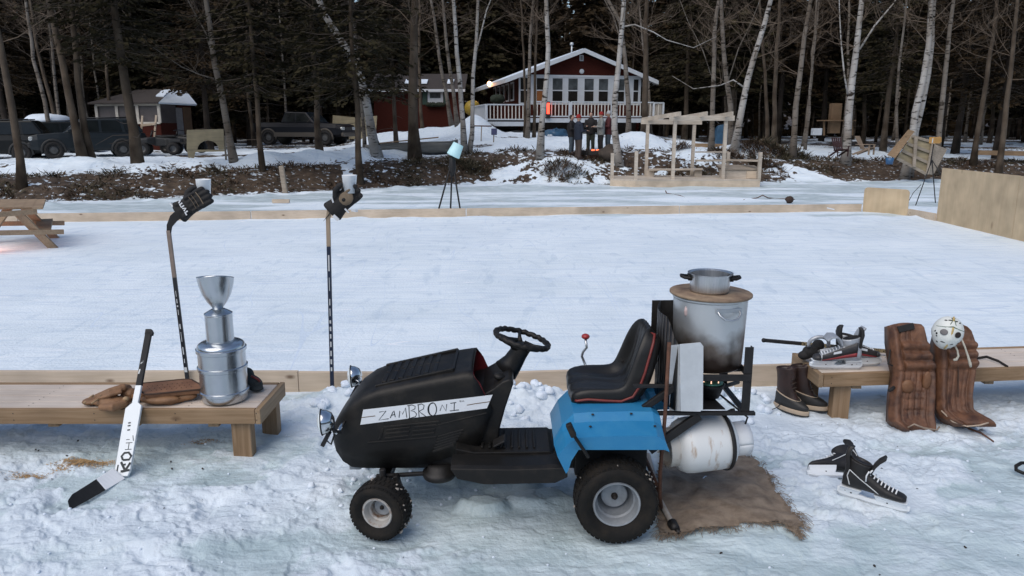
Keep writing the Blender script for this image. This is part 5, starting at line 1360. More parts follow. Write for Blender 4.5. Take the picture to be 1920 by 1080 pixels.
b = MB(); stripe(b, [(a, 38 - abs(a) * .25) for a in range(-70, 71, 10)], .003); stripe(b, [(14, 44), (10, 56), (8, 68)], .004); stripe(b, [(-14, 44), (-10, 56), (-8, 68)], .004); b.build('green_paint', mat('mask_green', (.05, .11, .07), .5), t)
M_ROPE = mat('mask_strap', (.60, .56, .46), .8, 0, .15, 30)
for pts in ([(1790, 647), (1795, 657), (1797, 668), (1793, 674), (1788, 675)], [(1802, 634), (1809, 650), (1815, 668), (1819, 682), (1820, 688)]):
    b = MB(); b.tube([P(x, y, 4.985 + .02 * (k == 0)) for k, (x, y) in enumerate(pts)], [.006, .006, .007, .010, .008], 8); b.build('strap', M_ROPE, t)
b = MB(); b.tube([G(1932, 868, .05), G(1915, 868, .05), G(1905, 874, .04), G(1905, 881, .03), G(1918, 887, .02), G(1932, 888, .02)], .011, 8); tag(b.build('cord_loop', M_BLACKP), 'black cord loop on the snow at the right edge of the picture', 'cord')

# picnic table on the ice at the left
t = thing('picnic_table', 'wooden picnic table standing on the rink ice at the left edge', 'picnic table', (-9, 13.4, 0))
Yf = 13.0; dxy = Vector((-.5, .866, 0)).normalized(); L_ = 1.75
def tp(px, py, k=0.0): return P(px, py, Yf + (px - 60) * .0054) + dxy * k
M_TAB = wood('table_pine', (.36, .26, .17), (.27, .19, .12), 1, False)
for k0 in (0.0, L_ - .30):
    b = MB(); b.bar(tp(34, 400, k0), tp(103, 468, k0), .14, .045, (0, -1, 0)); b.build('leg', M_TAB, t, bevel=.004)
    b = MB(); b.bar(tp(34 - 2 * 28 + 60, 400, k0 + .0) + Vector((-.28, 0, 0)), tp(-40, 468, k0) + Vector((0, 0, 0)), .14, .045, (0, -1, 0)); b.build('leg', M_TAB, t, bevel=.004)
    b = MB(); b.bar(tp(-55, 437, k0) + Vector((0, -.04, 0)), tp(122, 434, k0) + Vector((0, -.04, 0)), .04, .085); b.build('seat_beam', M_TAB, t, bevel=.004)
    b = MB(); b.bar(tp(-30, 404, k0) + Vector((0, -.04, 0)), tp(72, 396, k0) + Vector((0, -.04, 0)), .04, .09); b.build('top_beam', M_TAB, t, bevel=.004)
top_r = tp(80, 387, -.15); wdt = 1.0
for k in range(6):
    a = top_r + Vector((-.085 - k * .17, 0, 0)); b = MB(); b.bar(a + Vector((0, 0, -.02)), a + dxy * (L_ + .0) + Vector((0, 0, -.02)), .16, .038); b.build('top_plank', M_TAB, t, bevel=.004)
for sx in (0, -1.42):
    a = tp(118, 431, -.2) + Vector((sx, 0, .02)); b = MB(); b.bar(a + Vector((-.36, 0, 0)), a + Vector((-.36, 0, 0)) + dxy * L_, .26, .04); b.build('seat_plank', M_TAB, t, bevel=.004)
# a small lantern glows under the table
lp = Vector((-9.35, 12.75, .0))
t = thing('lantern', 'small lantern glowing warm on the ice under the picnic table', 'lantern', lp)
b = MB(); b.lathe([(0, 0), (.06, 0), (.06, .03), (.045, .04)], lp, 20); b.lathe([(.05, .16), (.055, .165), (.03, .19), (0, .20)], lp, 20); b.build('lantern_body', M_STEEL_BK, t)
b = MB(); b.lathe([(.042, .04), (.048, .10), (.042, .16)], lp, 20, cap=False); b.build('lantern_glass', mat('lantern_glow', (1, .5, .3), .4, emit=(1, .35, .16), estr=12), t)
ld = bpy.data.lights.new('lantern_light', 'POINT'); ld.energy = 9; ld.color = (1, .34, .18); ld.shadow_soft_size = .12
lo = bpy.data.objects.new('lantern_light', ld); C.objects.link(lo); lo.location = lp + Vector((0, -.02, .34))
# ---------------------------------------------------------------- the cottage with its deck
M_SIDING = mat('red_siding', (.050, .012, .008), .75, 0, .25, 4, stretch=(1, 1, 14), bump=.2, bscale=8, spec=.1)
M_TRIM = mat('white_trim', (.52, .55, .58), .55, 0, .06, 3)
M_GLASSD = mat('dark_window_glass', (.020, .018, .016), .10, 0, .4, 1.5, spec=.4)
M_GLASSU = mat('curtained_glass', (.07, .08, .085), .12, 0, .6, 1.6, spec=.5)
M_ROOF = mat('shingles', (.045, .036, .032), .85, 0, .3, 6, bump=.3)
M_SNOWR = mat('roof_snow', (.68, .76, .85), .8, 0, .05, 3, bump=.2, bscale=6)
M_DARKW = mat('dark_wall', (.020, .016, .014), .8, 0, .3, 4)
HA, HBv = Vector((.98, .199, 0)), Vector((-.199, .98, 0))
HO = P(973, 200, 45.0); HO.z = 0
def hp(a, b_, z): return HO + HA * a + HBv * b_ + Vector((0, 0, z))
H = thing('cottage', 'dark red cottage with a white window wall and a railed deck behind the birches', 'cottage', HO)
W_, ZE, ZP, ZF = 7.5, 5.12, 6.52, 2.62
def hbox(b, a0, a1, b0, b1, z0, z1):
    b.add([hp(a, bb_, z) for a in (a0, a1) for bb_ in (b0, b1) for z in (z0, z1)], [(0, 1, 3, 2), (4, 6, 7, 5), (0, 4, 5, 1), (2, 3, 7, 6), (0, 2, 6, 4), (1, 5, 7, 3)])
b = MB(); b.prism([hp(0, 0, ZE - .05), hp(W_, 0, ZE - .05), hp(W_, 0, ZE), hp(W_ / 2, 0, ZP - .16), hp(0, 0, ZE)], HBv * .12)
hbox(b, 0, W_, .02, .12, ZF, 3.44); hbox(b, 0, .12, .12, 11, 1.6, ZE); hbox(b, W_ - .12, W_, .12, 11, 1.6, ZE); hbox(b, .12, W_ - .12, 10.9, 11, 1.6, ZE); b.build('wall', M_SIDING, H)
b = MB(); hbox(b, .0, W_, .0, .10, 3.45, 3.55); hbox(b, .0, W_, .0, .10, 4.95, ZE - .06); hbox(b, -.03, W_ + .03, -.03, .0, ZE - .10, ZE + .02)
wx = [(973.5, 988), (1003, 1020), (1032, 1052), (1061, 1080), (1091, 1110), (1118, 1137), (1150, 1168), (1184, 1195)]
wl = [((x0 - 973) / 227 * W_ + .03, (x1 - 973) / 227 * W_ + .06) for x0, x1 in wx]
prev = 0
for x0, x1 in wl: hbox(b, prev, x0, 0, .10, 3.55, 4.95); prev = x1
hbox(b, prev, W_, 0, .10, 3.55, 4.95); b.build('window_wall', M_TRIM, H)
for i, (x0, x1) in enumerate(wl):
    b = MB(); hbox(b, x0, x1, -.012, .06, 4.23, 4.29); hbox(b, x0, x0 + .04, -.012, .06, 3.55, 4.23); hbox(b, x1 - .04, x1, -.012, .06, 3.55, 4.23); hbox(b, x0, x0 + .04, -.012, .06, 4.29, 4.95); hbox(b, x1 - .04, x1, -.012, .06, 4.29, 4.95); w = b.build('window', M_TRIM, H)
    b = MB(); hbox(b, x0 + .04, x1 - .04, .03, .05, 3.55, 4.23); b.build('pane', M_GLASSD if i != 1 else mat('warm_glass', (.10, .045, .02), .15, emit=(1, .35, .1), estr=.05), w)
    b = MB(); hbox(b, x0 + .04, x1 - .04, .03, .05, 4.29, 4.95); b.build('pane', M_GLASSU if i in (2, 3, 4, 5, 6) else M_GLASSD, w)
OV = .88
def roof_side(sgn):
    ae = -OV if sgn < 0 else W_ + OV; zs = ZP - (ZP - ZE) / (W_ / 2) * (W_ / 2 + OV); m = W_ / 2
    b = MB()
    v = [hp(m, -.55, ZP), hp(ae, -.55, zs), hp(ae, 11.4, zs), hp(m, 11.4, ZP)]
    b.prism(v, (0, 0, .06)); b.build('roof', M_ROOF, H)
    b = MB(); v2 = [p + Vector((0, 0, .065)) for p in v]; b.prism([hp(m + sgn * .05, -.5, ZP + .05), hp(ae - sgn * .05, -.5, zs + .065), hp(ae - sgn * .05, 11.2, zs + .065), hp(m + sgn * .05, 11.2, ZP + .05)], (0, 0, .05)); b.build('roof_snow', M_SNOWR, H)
    b = MB(); b.prism([hp(m, -.58, ZP - .14), hp(ae, -.58, zs - .16), hp(ae, -.58, zs + .07), hp(m, -.58, ZP + .07)], HBv * .03)
    b.prism([hp(ae, -.55, zs - .16), hp(ae, 11.4, zs - .16), hp(ae, 11.4, zs + .05), hp(ae, -.55, zs + .05)], HA * sgn * .03); b.build('fascia', M_TRIM, H)
    b = MB(); b.prism([hp(0 if sgn < 0 else W_, -.5, ZE - .02), hp(ae, -.5, zs - .1), hp(ae, 11.2, zs - .1), hp(0 if sgn < 0 else W_, 11.2, ZE - .02)], (0, 0, .02)); b.build('soffit', M_TRIM, H)
roof_side(-1); roof_side(1)
b = MB(); c = hp(W_ / 2 - .0, -.02, 6.12); hbox(b, W_ / 2 - .12, W_ / 2 + .12, -.035, .0, 5.95, 6.28); w = b.build('gable_vent', M_TRIM, H)
b = MB(); hbox(b, W_ / 2 - .07, W_ / 2 + .07, -.045, -.03, 6.0, 6.23); b.build('vent_grille', mat('vent_grey', (.2, .2, .2), .7), w)
b = MB(); b.lathe([(0, 0), (.13, 0), (.14, .02), (.12, .04), (0, .045)], hp(W_ / 2 + .03, -.01, 5.36), 20, Matrix.Rotation(R(90), 3, 'X')); b.build('wall_clock', M_TRIM, H)
b = MB(); c = hp(W_ / 2 + .25, 3, ZP - .1); b.tube([c, c + Vector((0, 0, .75))], .05, 8); b.lathe([(0, .75), (.12, .75), (.10, .88), (0, .9)], c, 10); b.build('chimney_pipe', M_GALV, H)
for k in range(5):
    b = MB(); hbox(b, -.05, .0, 1.4 + k * 1.5, 2.3 + k * 1.5, 3.7, 4.8); w = b.build('window', M_TRIM, H); b = MB(); hbox(b, -.065, -.05, 1.5 + k * 1.5, 2.2 + k * 1.5, 3.8, 4.7); b.build('pane', M_GLASSD, w)
# deck
b = MB(); hbox(b, -2.3, W_ + .1, -2.0, -.12, ZF - .06, ZF); hbox(b, -2.3, -.05, -.12, 5, ZF - .06, ZF); hbox(b, W_ + .1, W_ + .9, -1.4, 3, ZF - .06, ZF); b.build('deck_floor', M_GREYWOOD, H)
b = MB(); hbox(b, -.02, W_ + .12, -2.05, -2.0, ZF - .22, ZF + .02); hbox(b, W_ + .1, W_ + .92, -1.45, -1.4, ZF - .2, ZF + .02); hbox(b, -2.33, -.02, -2.30, -2.25, ZF - .42, ZF - .18); hbox(b, -2.36, -2.31, -2.25, 5, ZF - .42, ZF - .18); b.build('deck_rim', M_TRIM, H)
b = MB()
for a in (0.1, 2.5, 5.0, 7.4): hbox(b, a - .07, a + .07, -1.9, -1.76, .9, ZF - .06)
hbox(b, -2.2, W_, .3, .4, .9, ZF - .06); b.build('deck_post', M_DARKW, H)
BAL = None
def rail(a0, b0, a1, b1, z0, solid=False):
    global BAL
    p0, p1 = hp(a0, b0, z0), hp(a1, b1, z0); d = (p1 - p0); L_ = d.length; d.normalize()
    b = MB(); b.bar(p0 + Vector((0, 0, .92)), p1 + Vector((0, 0, .92)), .12, .07); b.bar(p0 + Vector((0, 0, .12)), p1 + Vector((0, 0, .12)), .06, .07)
    for p in (p0, p1): b.bar(p, p + Vector((0, 0, .92)), .10, .10, (0, 1, 0))
    if solid: b.prism([p0 + Vector((0, 0, .12)), p1 + Vector((0, 0, .12)), p1 + Vector((0, 0, .9)), p0 + Vector((0, 0, .9))], HA * .03)
    r_ = b.build('railing', M_TRIM, H)
    if solid: return
    n = int(L_ / .2)
    for k in range(1, n):
        c = p0 + d * (L_ * k / n) - HO
        if BAL is None:
            b = MB(); b.bb(-.028, .028, -.028, .028, .15, .89); o = b.build('baluster', mat('baluster_paint', (.60, .56, .50), .55, 0, .05, 3)); BAL = o.data
            o.parent = r_; o.location = c
        else:
            o = bpy.data.objects.new('baluster', BAL); C.objects.link(o); o.parent = r_; o.location = c
rail(-2.3, -2.27, -.05, -2.27, ZF - .18); rail(-2.33, -2.2, -2.33, 2.5, ZF - .18, True); rail(0, -2.02, 2.5, -2.02, ZF); rail(2.6, -2.02, 5.0, -2.02, ZF); rail(5.1, -2.02, W_ + .05, -2.02, ZF); rail(W_ + .3, -1.42, W_ + .9, -1.42, ZF); rail(W_ + .9, -1.4, W_ + .9, 1.5, ZF)
# porch lamp and red heater on the deck
lp = P(917.5, 157, 49.5)
t = thing('porch_lamp', 'warm glowing bulb under the left eave of the cottage', 'lamp', lp)
b = MB(); b.blob(lp, (.13, .13, .15), 14, 10); b.build('bulb', mat('bulb_glow', (1, .7, .4), .4, emit=(1, .55, .22), estr=14), t)
b = MB(); b.tube([lp + Vector((0, 0, .12)), lp + Vector((.02, 0, .3))], .05, 8); b.tube([lp + Vector((.02, 0, .28)), lp + Vector((.4, 0, .3))], .025, 6); b.build('lamp_base', M_STEEL_BK, t)
ld = bpy.data.lights.new('porch_light', 'POINT'); ld.energy = 16; ld.color = (1, .42, .16); ld.shadow_soft_size = .15
lo = bpy.data.objects.new('porch_light', ld); C.objects.link(lo); lo.location = lp + Vector((-.1, -.25, -.05))
rp_ = P(1028, 205, 43.1)
t = thing('patio_heater', 'red glowing heater standing on the deck beside the birch trunk', 'heater', (rp_.x, rp_.y, ZF))
b = MB(); b.bb(rp_.x - .08, rp_.x + .08, rp_.y, rp_.y + .12, ZF + .25, ZF + .85); b.build('heater_element', mat('heater_glow', (.9, .08, .04), .5, emit=(1, .06, .03), estr=2.2), t)
b = MB(); b.bb(rp_.x - .12, rp_.x + .12, rp_.y + .01, rp_.y + .2, ZF, ZF + .25); b.bb(rp_.x - .1, rp_.x + .1, rp_.y + .01, rp_.y + .16, ZF + .85, ZF + .93); b.build('heater_case', M_STEEL_BK, t)
def lump(name, label, cat, px, py, Y, r, m_, n=18, k=9, lm=.12, seed=1, group=None, zoff=0):
    c = P(px, py, Y); b = MB(); b.blob(c, r, n, k, None, lm, seed); o = b.build(name, m_, sub=1); return tag(o, label, cat, group)
lump('rock', 'grey boulder under the left end of the cottage deck', 'rock', 913, 250, 42.0, (.62, .5, .55), mat('granite', (.10, .095, .085), .85, 0, .3, 3, bump=.5, bscale=6))
lump('tarp_dome', 'rounded yellow tarp heap between the birches left of the cottage deck', 'tarp', 886, 203, 47.5, (.52, .5, .50), mat('yellow_tarp', (.30, .20, .02), .5, 0, .2, 3, bump=.2, bscale=5), lm=.05)
lump('shrub_pot', 'dark green plant on the left corner of the cottage deck', 'plant', 933, 186, 45.2, (.45, .3, .28), mat('dark_evergreen', (.018, .026, .016), .9, 0, .5, 20), lm=.3)
lump('tarp', 'crumpled blue tarp heaped under the cottage deck', 'tarp', 1043, 254, 41.0, (.70, .5, .36), mat('blue_tarp', (.03, .085, .15), .45, 0, .3, 3, bump=.3, bscale=6), lm=.42)
b = MB(); c = P(1031, 258, 40.2); b.box(c, (.26, .3, .34)); tag(b.build('white_pail', M_TRIM, bevel=.05), 'small white tub in front of the crumpled blue tarp', 'tub')
b = MB(); pts = [P(1340, 262, 41), P(1376, 262, 41), P(1369, 231, 41), P(1346, 234, 41)]; b.loft([[p + Vector((0, 0, -.3)) if i < 2 else p for i, p in enumerate(pts)], [p + Vector((.1, .9, -.3 if i < 2 else -.1)) for i, p in enumerate(pts)]], smooth=False); tag(b.build('covered_stack', MATS['blue_tarp'], bevel=.08, sub=1), 'upright stack under a blue tarp behind the pergola', 'tarp')
b = MB(); p0, p1 = P(1300, 273, 35.5), P(1418, 276, 35.5); b.bar(p0, p1, .2, .22); tag(b.build('squared_timber', M_PINE, bevel=.02), 'long timber beam lying on the snow behind the pergola', 'timber')
lump('rock', 'big brown boulder at the foot of the white birch beside the people', 'rock', 1143, 288, 30.6, (.50, .45, .34), mat('brown_rock', (.050, .038, .030), .85, 0, .3, 4, bump=.5, bscale=8), seed=5, lm=.28)
t = thing('mailbox', 'small blue box on a post left of the people', 'box', P(926, 272, 36))
b = MB(); b.box(P(926.5, 247, 36), (.27, .2, .3)); b.build('box_body', mat('violet_blue', (.06, .065, .14), .5), t, bevel=.02); b = MB(); b.bar(P(926, 251, 36), P(925, 274, 36) - Vector((0, 0, .2)), .05, .05, (0, 1, 0)); b.build('post', M_GREYWOOD, t)
t = thing('handrail', 'thin rusty handrail standing in the snow left of the blue box', 'handrail', P(900, 270, 37))
b = MB(); b.tube([P(888, 236, 37), P(922, 236.5, 37)], .03, 6); b.build('top_bar', M_RUST, t)
for x in (889, 903): b = MB(); b.tube([P(x, 236, 37), P(x - 1.5, 272, 37) - Vector((0, 0, .2))], .025, 6); b.build('post', M_GREYWOOD, t)

# second cabin behind, shed at the left
def quadbox(pts, off): b = MB(); b.prism(pts, off); return b
D = Vector((0, 1, 0))
t = thing('cabin', 'dark red cabin with one white window behind the grey trunks', 'cabin', P(775, 240, 52))
Yc = 52.0
b = quadbox([P(701, 168, Yc), P(862, 168, Yc), P(862, 262, Yc), P(701, 262, Yc)], D * 5); b.build('wall', M_SIDING, t)
b = MB(); b.prism([P(690, 168, Yc - .5), P(872, 168, Yc - .5), P(872, 168, Yc - .5) + Vector((0, 3.2, 1.15)), P(690, 168, Yc - .5) + Vector((0, 3.2, 1.15))], (0, 0, .08)); b.build('roof', M_ROOF, t)
b = MB(); b.prism([P(690, 172, Yc - .53), P(872, 172, Yc - .53), P(872, 167, Yc - .53), P(690, 167, Yc - .53)], D * .03); b.build('fascia', M_TRIM, t)
for x0, x1 in ((758, 772), (786, 800), (838, 850)):
    b = MB(); a = P(x0, 164, Yc); c = P(x1, 164, Yc); s_up = Vector((0, .8, .29)); b.prism([a + Vector((0, .2, .25)), c + Vector((0, .2, .25)), c + Vector((0, .2, .25)) + s_up, a + Vector((0, .2, .25)) + s_up], (0, 0, .06)); b.build('roof_snow', M_SNOWR, t)
b = quadbox([P(802, 195, Yc), P(831, 195, Yc), P(831, 171, Yc), P(802, 171, Yc)], D * -.06); w = b.build('window', M_TRIM, t); b = quadbox([P(806, 184, Yc - .062), P(826, 184, Yc - .062), P(826, 174, Yc - .062), P(806, 174, Yc - .062)], D * -.02); b.build('pane', M_GLASSU, w)
for x0 in (792, 832): b = quadbox([P(x0, 196, Yc), P(x0 + 9, 196, Yc), P(x0 + 9, 171, Yc), P(x0, 171, Yc)], D * -.04); b.build('shutter', mat('green_shutter', (.02, .05, .035), .6), t)
b = MB(); [b.blob(P(803 + k * 4, 196, Yc - .25), (.18, .15, .14), 8, 5, None, .3, k) for k in range(8)]; b.build('window_box', MATS['dark_evergreen'], t)

t = thing('shed', 'small red screened shed with a snowy roof behind the parked sport utility car', 'shed', P(270, 262, 40))
Ys = 40.0
A0, A1 = P(188, 262, Ys), P(304, 262, Ys - 1.0); B1 = P(362, 262, Ys + 2.2)
zt_, zl = 3.28, 2.35
def wp(k, z, e0=A0, e1=A1): v = e0.lerp(e1, k); return Vector((v.x, v.y, z))
b = MB(); b.prism([wp(0, .6), wp(1, .6), wp(1, zl), wp(0, zl)], D * .08); b.prism([wp(0, .6, A1, B1), wp(1, .6, A1, B1), wp(1, zl, A1, B1), wp(0, zl, A1, B1)], D * .08); b.prism([wp(.55, zl, A1, B1), wp(1, zl, A1, B1), wp(1, zt_, A1, B1), wp(.55, zt_, A1, B1)], D * .08); b.build('wall', M_SIDING, t)
b = MB()
for k in (0, .33, .66, 1.0): b.bar(wp(k, zl) + Vector((0, -.04, 0)), wp(k, zt_) + Vector((0, -.04, 0)), .14, .08, (0, 1, 0))
b.bar(wp(0, zl) + Vector((0, -.05, 0)), wp(1, zl) + Vector((0, -.05, 0)), .08, .10); b.bar(wp(0, zt_) + Vector((0, -.05, 0)), wp(1, zt_) + Vector((0, -.05, 0)), .08, .14); b.build('window_frame', mat('cream_trim', (.50, .46, .40), .6), t)
b = MB(); b.prism([wp(.01, zl), wp(.99, zl), wp(.99, zt_), wp(.01, zt_)], D * .03); b.prism([wp(.02, zl, A1, B1), wp(.5, zl, A1, B1), wp(.5, zt_, A1, B1), wp(.02, zt_, A1, B1)], D * .03); b.build('screen', mat('insect_screen', (.07, .06, .06), .5, 0, .3, 2), t)
b = MB(); b.prism([wp(.52, 1.0, A1, B1), wp(.72, 1.0, A1, B1), wp(.72, 3.15, A1, B1), wp(.52, 3.15, A1, B1)], D * -.05); b.build('door', mat('grey_door', (.22, .21, .21), .6), t)
b = MB(); b.prism([wp(.75, 1.0, A1, B1), wp(1.02, 1.0, A1, B1), wp(1.02, 3.2, A1, B1), wp(.75, 3.2, A1, B1)], D * -.05); b.build('side_panel', mat('brown_panel', (.13, .07, .035), .7, 0, .2, 3), t)
pk = Vector((A1.x - .6, Ys + 2.2, 4.15)); pk2 = Vector((A0.x + 1.2, Ys + 2.2, 4.1)); e0, e1, e2 = wp(0, zt_ + .05) + Vector((-.3, -.3, 0)), wp(1, zt_ + .05) + Vector((.15, -.35, 0)), wp(1, zt_ + .05, A1, B1) + Vector((.4, -.1, 0))
b = MB(); b.add([e0, e1, pk, pk2], [(0, 1, 2, 3)]); b.build('roof', M_ROOF, t, solid=.08)
b = MB(); b.add([e1, e2, pk + Vector((.2, 1.2, -.1)), pk], [(0, 1, 2, 3)]); b.add([e1.lerp(pk, .35) + Vector((0, 0, .04)), e1.lerp(pk, .9) + Vector((0, 0, .04)), e1.lerp(pk, .8).lerp(pk2, .25) + Vector((0, 0, .04)), e1.lerp(pk, .45).lerp(e0, .12) + Vector((0, 0, .05))], [(0, 1, 2, 3)]); b.build('roof_snow', M_SNOWR, t, solid=.1)
t = thing('sawhorse', 'pale wooden frame with two uprights standing in front of the red shed', 'frame', P(280, 265, 35))
b = MB(); b.bar(P(263, 268, 35), P(267, 217, 35), .08, .05, (0, 1, 0)); b.build('upright', M_PINE_LT, t); b = MB(); b.bar(P(289, 262, 35), P(293, 216, 35), .08, .05, (0, 1, 0)); b.build('upright', M_PINE_LT, t); b = MB(); b.bar(P(266, 235, 34.95), P(292, 232, 34.95), .05, .1); b.build('rung', M_PINE_LT, t)
# plywood target with an arch
t = thing('goal_board', 'old plywood board with an arched hole standing in the snow left of a birch', 'board', P(385, 300, 30.5))
Yg = 30.5; b = MB()
arc_ = [P(370 + 20 * (1 - math.cos(math.pi * k / 12)), 280.5 - 17 * math.sin(math.pi * k / 12), Yg) for k in range(13)]
b.prism([P(350, 243.5, Yg), P(350, 280.5, Yg)] + arc_ + [P(420, 280.5, Yg), P(419, 242, Yg)], D * .03)
b.prism([P(350, 280.7, Yg), P(420, 280.7, Yg), P(420.5, 284, Yg), P(366, 285, Yg), P(362, 303, Yg), P(355, 303, Yg)], D * .03); b.build('board_face', M_PLY_OLD, t)
b = MB(); b.bar(P(421, 255, Yg + .1), P(424, 300, Yg + .5), .06, .06, (0, 1, 0)); b.build('prop', M_GREYWOOD, t)
t = thing('sign_board', 'pale plywood board with the number 61 behind the pickup truck', 'sign', P(662, 260, 46))
Yb = 46.0
b = quadbox([P(622, 262, Yb), P(672, 260, Yb), P(665, 220, Yb), P(624, 216, Yb)], D * .04); b.build('panel', M_PLY_OLD, t)
b = quadbox([P(672.5, 260, Yb), P(704, 257, Yb), P(707, 217, Yb), P(673, 220, Yb)], D * .04); b.build('panel', M_PLY_OLD, t)
b = MB(); sg = lambda x, y: P(600 + x / 9.82, 190 + y / 9.82, Yb - .02)
for l in ([(795, 450), (765, 465), (758, 510), (764, 555), (785, 556), (790, 515), (762, 505)], [(812, 455), (822, 445), (822, 555)]): b.ribbon([sg(*q_) for q_ in l], .045, (0, -1, 0))
b.build('number', M_DARKW, t)
# covered boat behind the cars
b = MB(); b.loft([[P(x, 229, 38) + Vector((0, 1.1 * math.cos(a) * s, .42 * math.sin(a) * s)) for a in [math.pi * k / 10 for k in range(11)]] for x, s in ((54, .15), (58, .6), (70, .95), (95, 1.0), (118, .8), (128, .45))]); tag(b.build('covered_boat', M_SNOWR), 'long hump under a snowy white cover behind the dark cars', 'boat')
# aluminium boat
t = thing('rowing_boat', 'grey aluminium boat lying on the bank between two thick trunks', 'boat', P(775, 285, 32))
b = MB(); rings = []
for k in range(15):
    u = k / 14; x = 690 + 168 * u; c = P(x, 271 - 5 * u, 32); s = (1 - max(0, (u - .78) / .22) ** 2.2) ** .5 if u < .999 else .08
    rings.append([c + Vector((0, .62 * s * math.cos(a), -.46 * (.55 + .45 * s) * math.sin(a) + (.0 if s > .5 else .05))) for a in [math.pi * j / 12 for j in range(13)]])
b.loft(rings, closed=False); b.build('hull', mat('dull_hull', (.20, .19, .17), .5, .3, .2, 3, stretch=(1, 1, 6)), t, solid=.03)
b = MB(); b.tube([r_[12] + Vector((0, 0, .02)) for r_ in rings[1:]], .035, 6); b.build('gunwale', MATS['dull_hull'], t)
b = MB(); b.bar(P(712, 268.5, 31.4), P(822, 257.5, 31.4), .2, .05); tag(b.build('loose_plank', M_PINE), 'long plank lying along the rim of the aluminium boat', 'plank')

# ---------------------------------------------------------------- vehicles
M_TYRE = mat('car_tyre', (.014, .013, .013), .85, 0, .2, 20); M_ALLOY = mat('alloy_wheel', (.10, .10, .10), .45, .5, .15, 10); M_CGLASS = mat('car_glass', (.010, .012, .012), .15, 0, .3, 2, spec=.3)
M_LAMPG = mat('headlamp_glass', (.55, .57, .56), .15, .2, .1, 20); M_DKTRIM = mat('dark_car_trim', (.02, .02, .02), .6)
def car(name, label, cat, paint, loc, rz, kind, low=None):
    t = thing(name, label, cat, (0, 0, 0), None)
    if kind == 'suv':
        L_, hw = 4.45, .88; wheels = (1.36, -1.26); rw = .36
        lo = [(2.2, .42, .78), (2.18, .40, .95), (1.9, .36, 1.02), (1.1, .32, 1.08), (-2.0, .32, 1.10), (-2.2, .42, 1.05), (-2.24, .5, .9)]
        gh = [(.95, 1.07), (.25, 1.66), (-1.75, 1.70), (-2.15, 1.09)]
        wins = [((.72, 1.12), (.22, 1.58), (-.40, 1.60), (-.40, 1.12)), ((-.5, 1.12), (-.5, 1.60), (-1.22, 1.60), (-1.30, 1.12)), ((-1.4, 1.12), (-1.34, 1.60), (-1.74, 1.60), (-1.98, 1.14))]
    else:
        L_, hw = 5.6, .95; wheels = (1.75, -1.75); rw = .40
        lo = [(2.75, .55, .85), (2.72, .48, 1.08), (2.4, .45, 1.16), (1.2, .42, 1.20), (-2.6, .42, 1.22), (-2.78, .5, 1.2)]
        gh = [(1.15, 1.19), (.55, 1.80), (-.75, 1.84), (-1.0, 1.21)]
        wins = [((.92, 1.26), (.52, 1.72), (-.02, 1.74), (-.02, 1.26)), ((-.1, 1.26), (-.1, 1.74), (-.68, 1.75), (-.82, 1.26))]
    b = MB(); rings = []
    for x, z0, z1 in lo:
        w = hw * (.86 if abs(x) > L_ / 2 - .12 else .97 if abs(x) > L_ / 2 - .5 else 1)
        rings.append([Vector((x, y, z)) for y, z in ((-w * .9, z0), (-w, z0 + .12), (-w, z1 - .22), (-w * .93, z1), (w * .93, z1), (w, z1 - .22), (w, z0 + .12), (w * .9, z0))])
    b.loft(rings, smooth=False); b.build('body', paint, t, bevel=.05)
    b = MB(); g = []
    for x, z in gh: g.append((x, z))
    wt = hw * .78; wb = hw * .93
    b.add([Vector((x, s * (wb if z < 1.3 else wt), z)) for s in (-1, 1) for x, z in g], [(0, 1, 2, 3), (7, 6, 5, 4), (0, 4, 5, 1), (1, 5, 6, 2), (2, 6, 7, 3), (3, 7, 4, 0)]); b.build('cabin', paint, t, bevel=.06)
    zz = [g[0][1], g[1][1]]
    def side(x, z, s): k = (z - zz[0]) / (zz[1] - zz[0]); return Vector((x, s * (wb + (wt - wb) * k + .012), z))
    for s in (-1, 1):
        for w in wins: b = MB(); b.add([side(x, z, s) for x, z in w], [(0, 1, 2, 3)]); b.build('side_window', M_CGLASS, t, solid=.012)
    for (xa, za), (xb, zb_), nm in ((g[0], g[1], 'windscreen'), (g[3], g[2], 'rear_window')):
        k0, k1 = .12, .88; d = .015 if nm == 'windscreen' else -.015; b = MB()
        def gp(k, s): w = wb + (wt - wb) * k; return Vector((xa + (xb - xa) * k + d, s * w * .88, za + (zb_ - za) * k + .01))
        b.add([gp(k0, -1), gp(k0, 1), gp(k1, 1), gp(k1, -1)], [(0, 1, 2, 3)]); b.build(nm, M_CGLASS, t, solid=.012)
    for wx_ in wheels:
        for s in (-1, 1):
            w = thing_part('wheel', t, (wx_, s * (hw - .08), rw)); m_ = Matrix.Rotation(R(90 * -s), 3, 'X')
            b = MB(); b.lathe([(rw * .62, -.10), (rw * .9, -.11), (rw, -.08), (rw, .08), (rw * .9, .11), (rw * .62, .11)], w.location, 24, m_, close=True); b.build('tyre', M_TYRE, w)
            b = MB(); b.lathe([(rw * .62, .09), (rw * .58, .06), (rw * .25, .085), (0, .09)], w.location, 20, m_, cap=False); b.build('rim', M_ALLOY, w)
            b = MB(); b.tube([Vector((wx_ + rw * 1.2 * math.cos(a), s * (hw + .0), rw + rw * 1.2 * math.sin(a))) for a in [R(-12 + 17 * k) for k in range(13)]], .05, 6, flat=.5); b.build('wheel_arch', low or M_DKTRIM, t)
            b = MB(); b.lathe([(0, -.14), (rw * 1.12, -.14), (rw * 1.12, .075), (0, .075)], Vector((wx_, s * (hw - .08), rw + .02)), 24, m_); b.build('wheel_well', M_DKTRIM, t)
    fx = lo[0][0]; zl_ = lo[0][2]
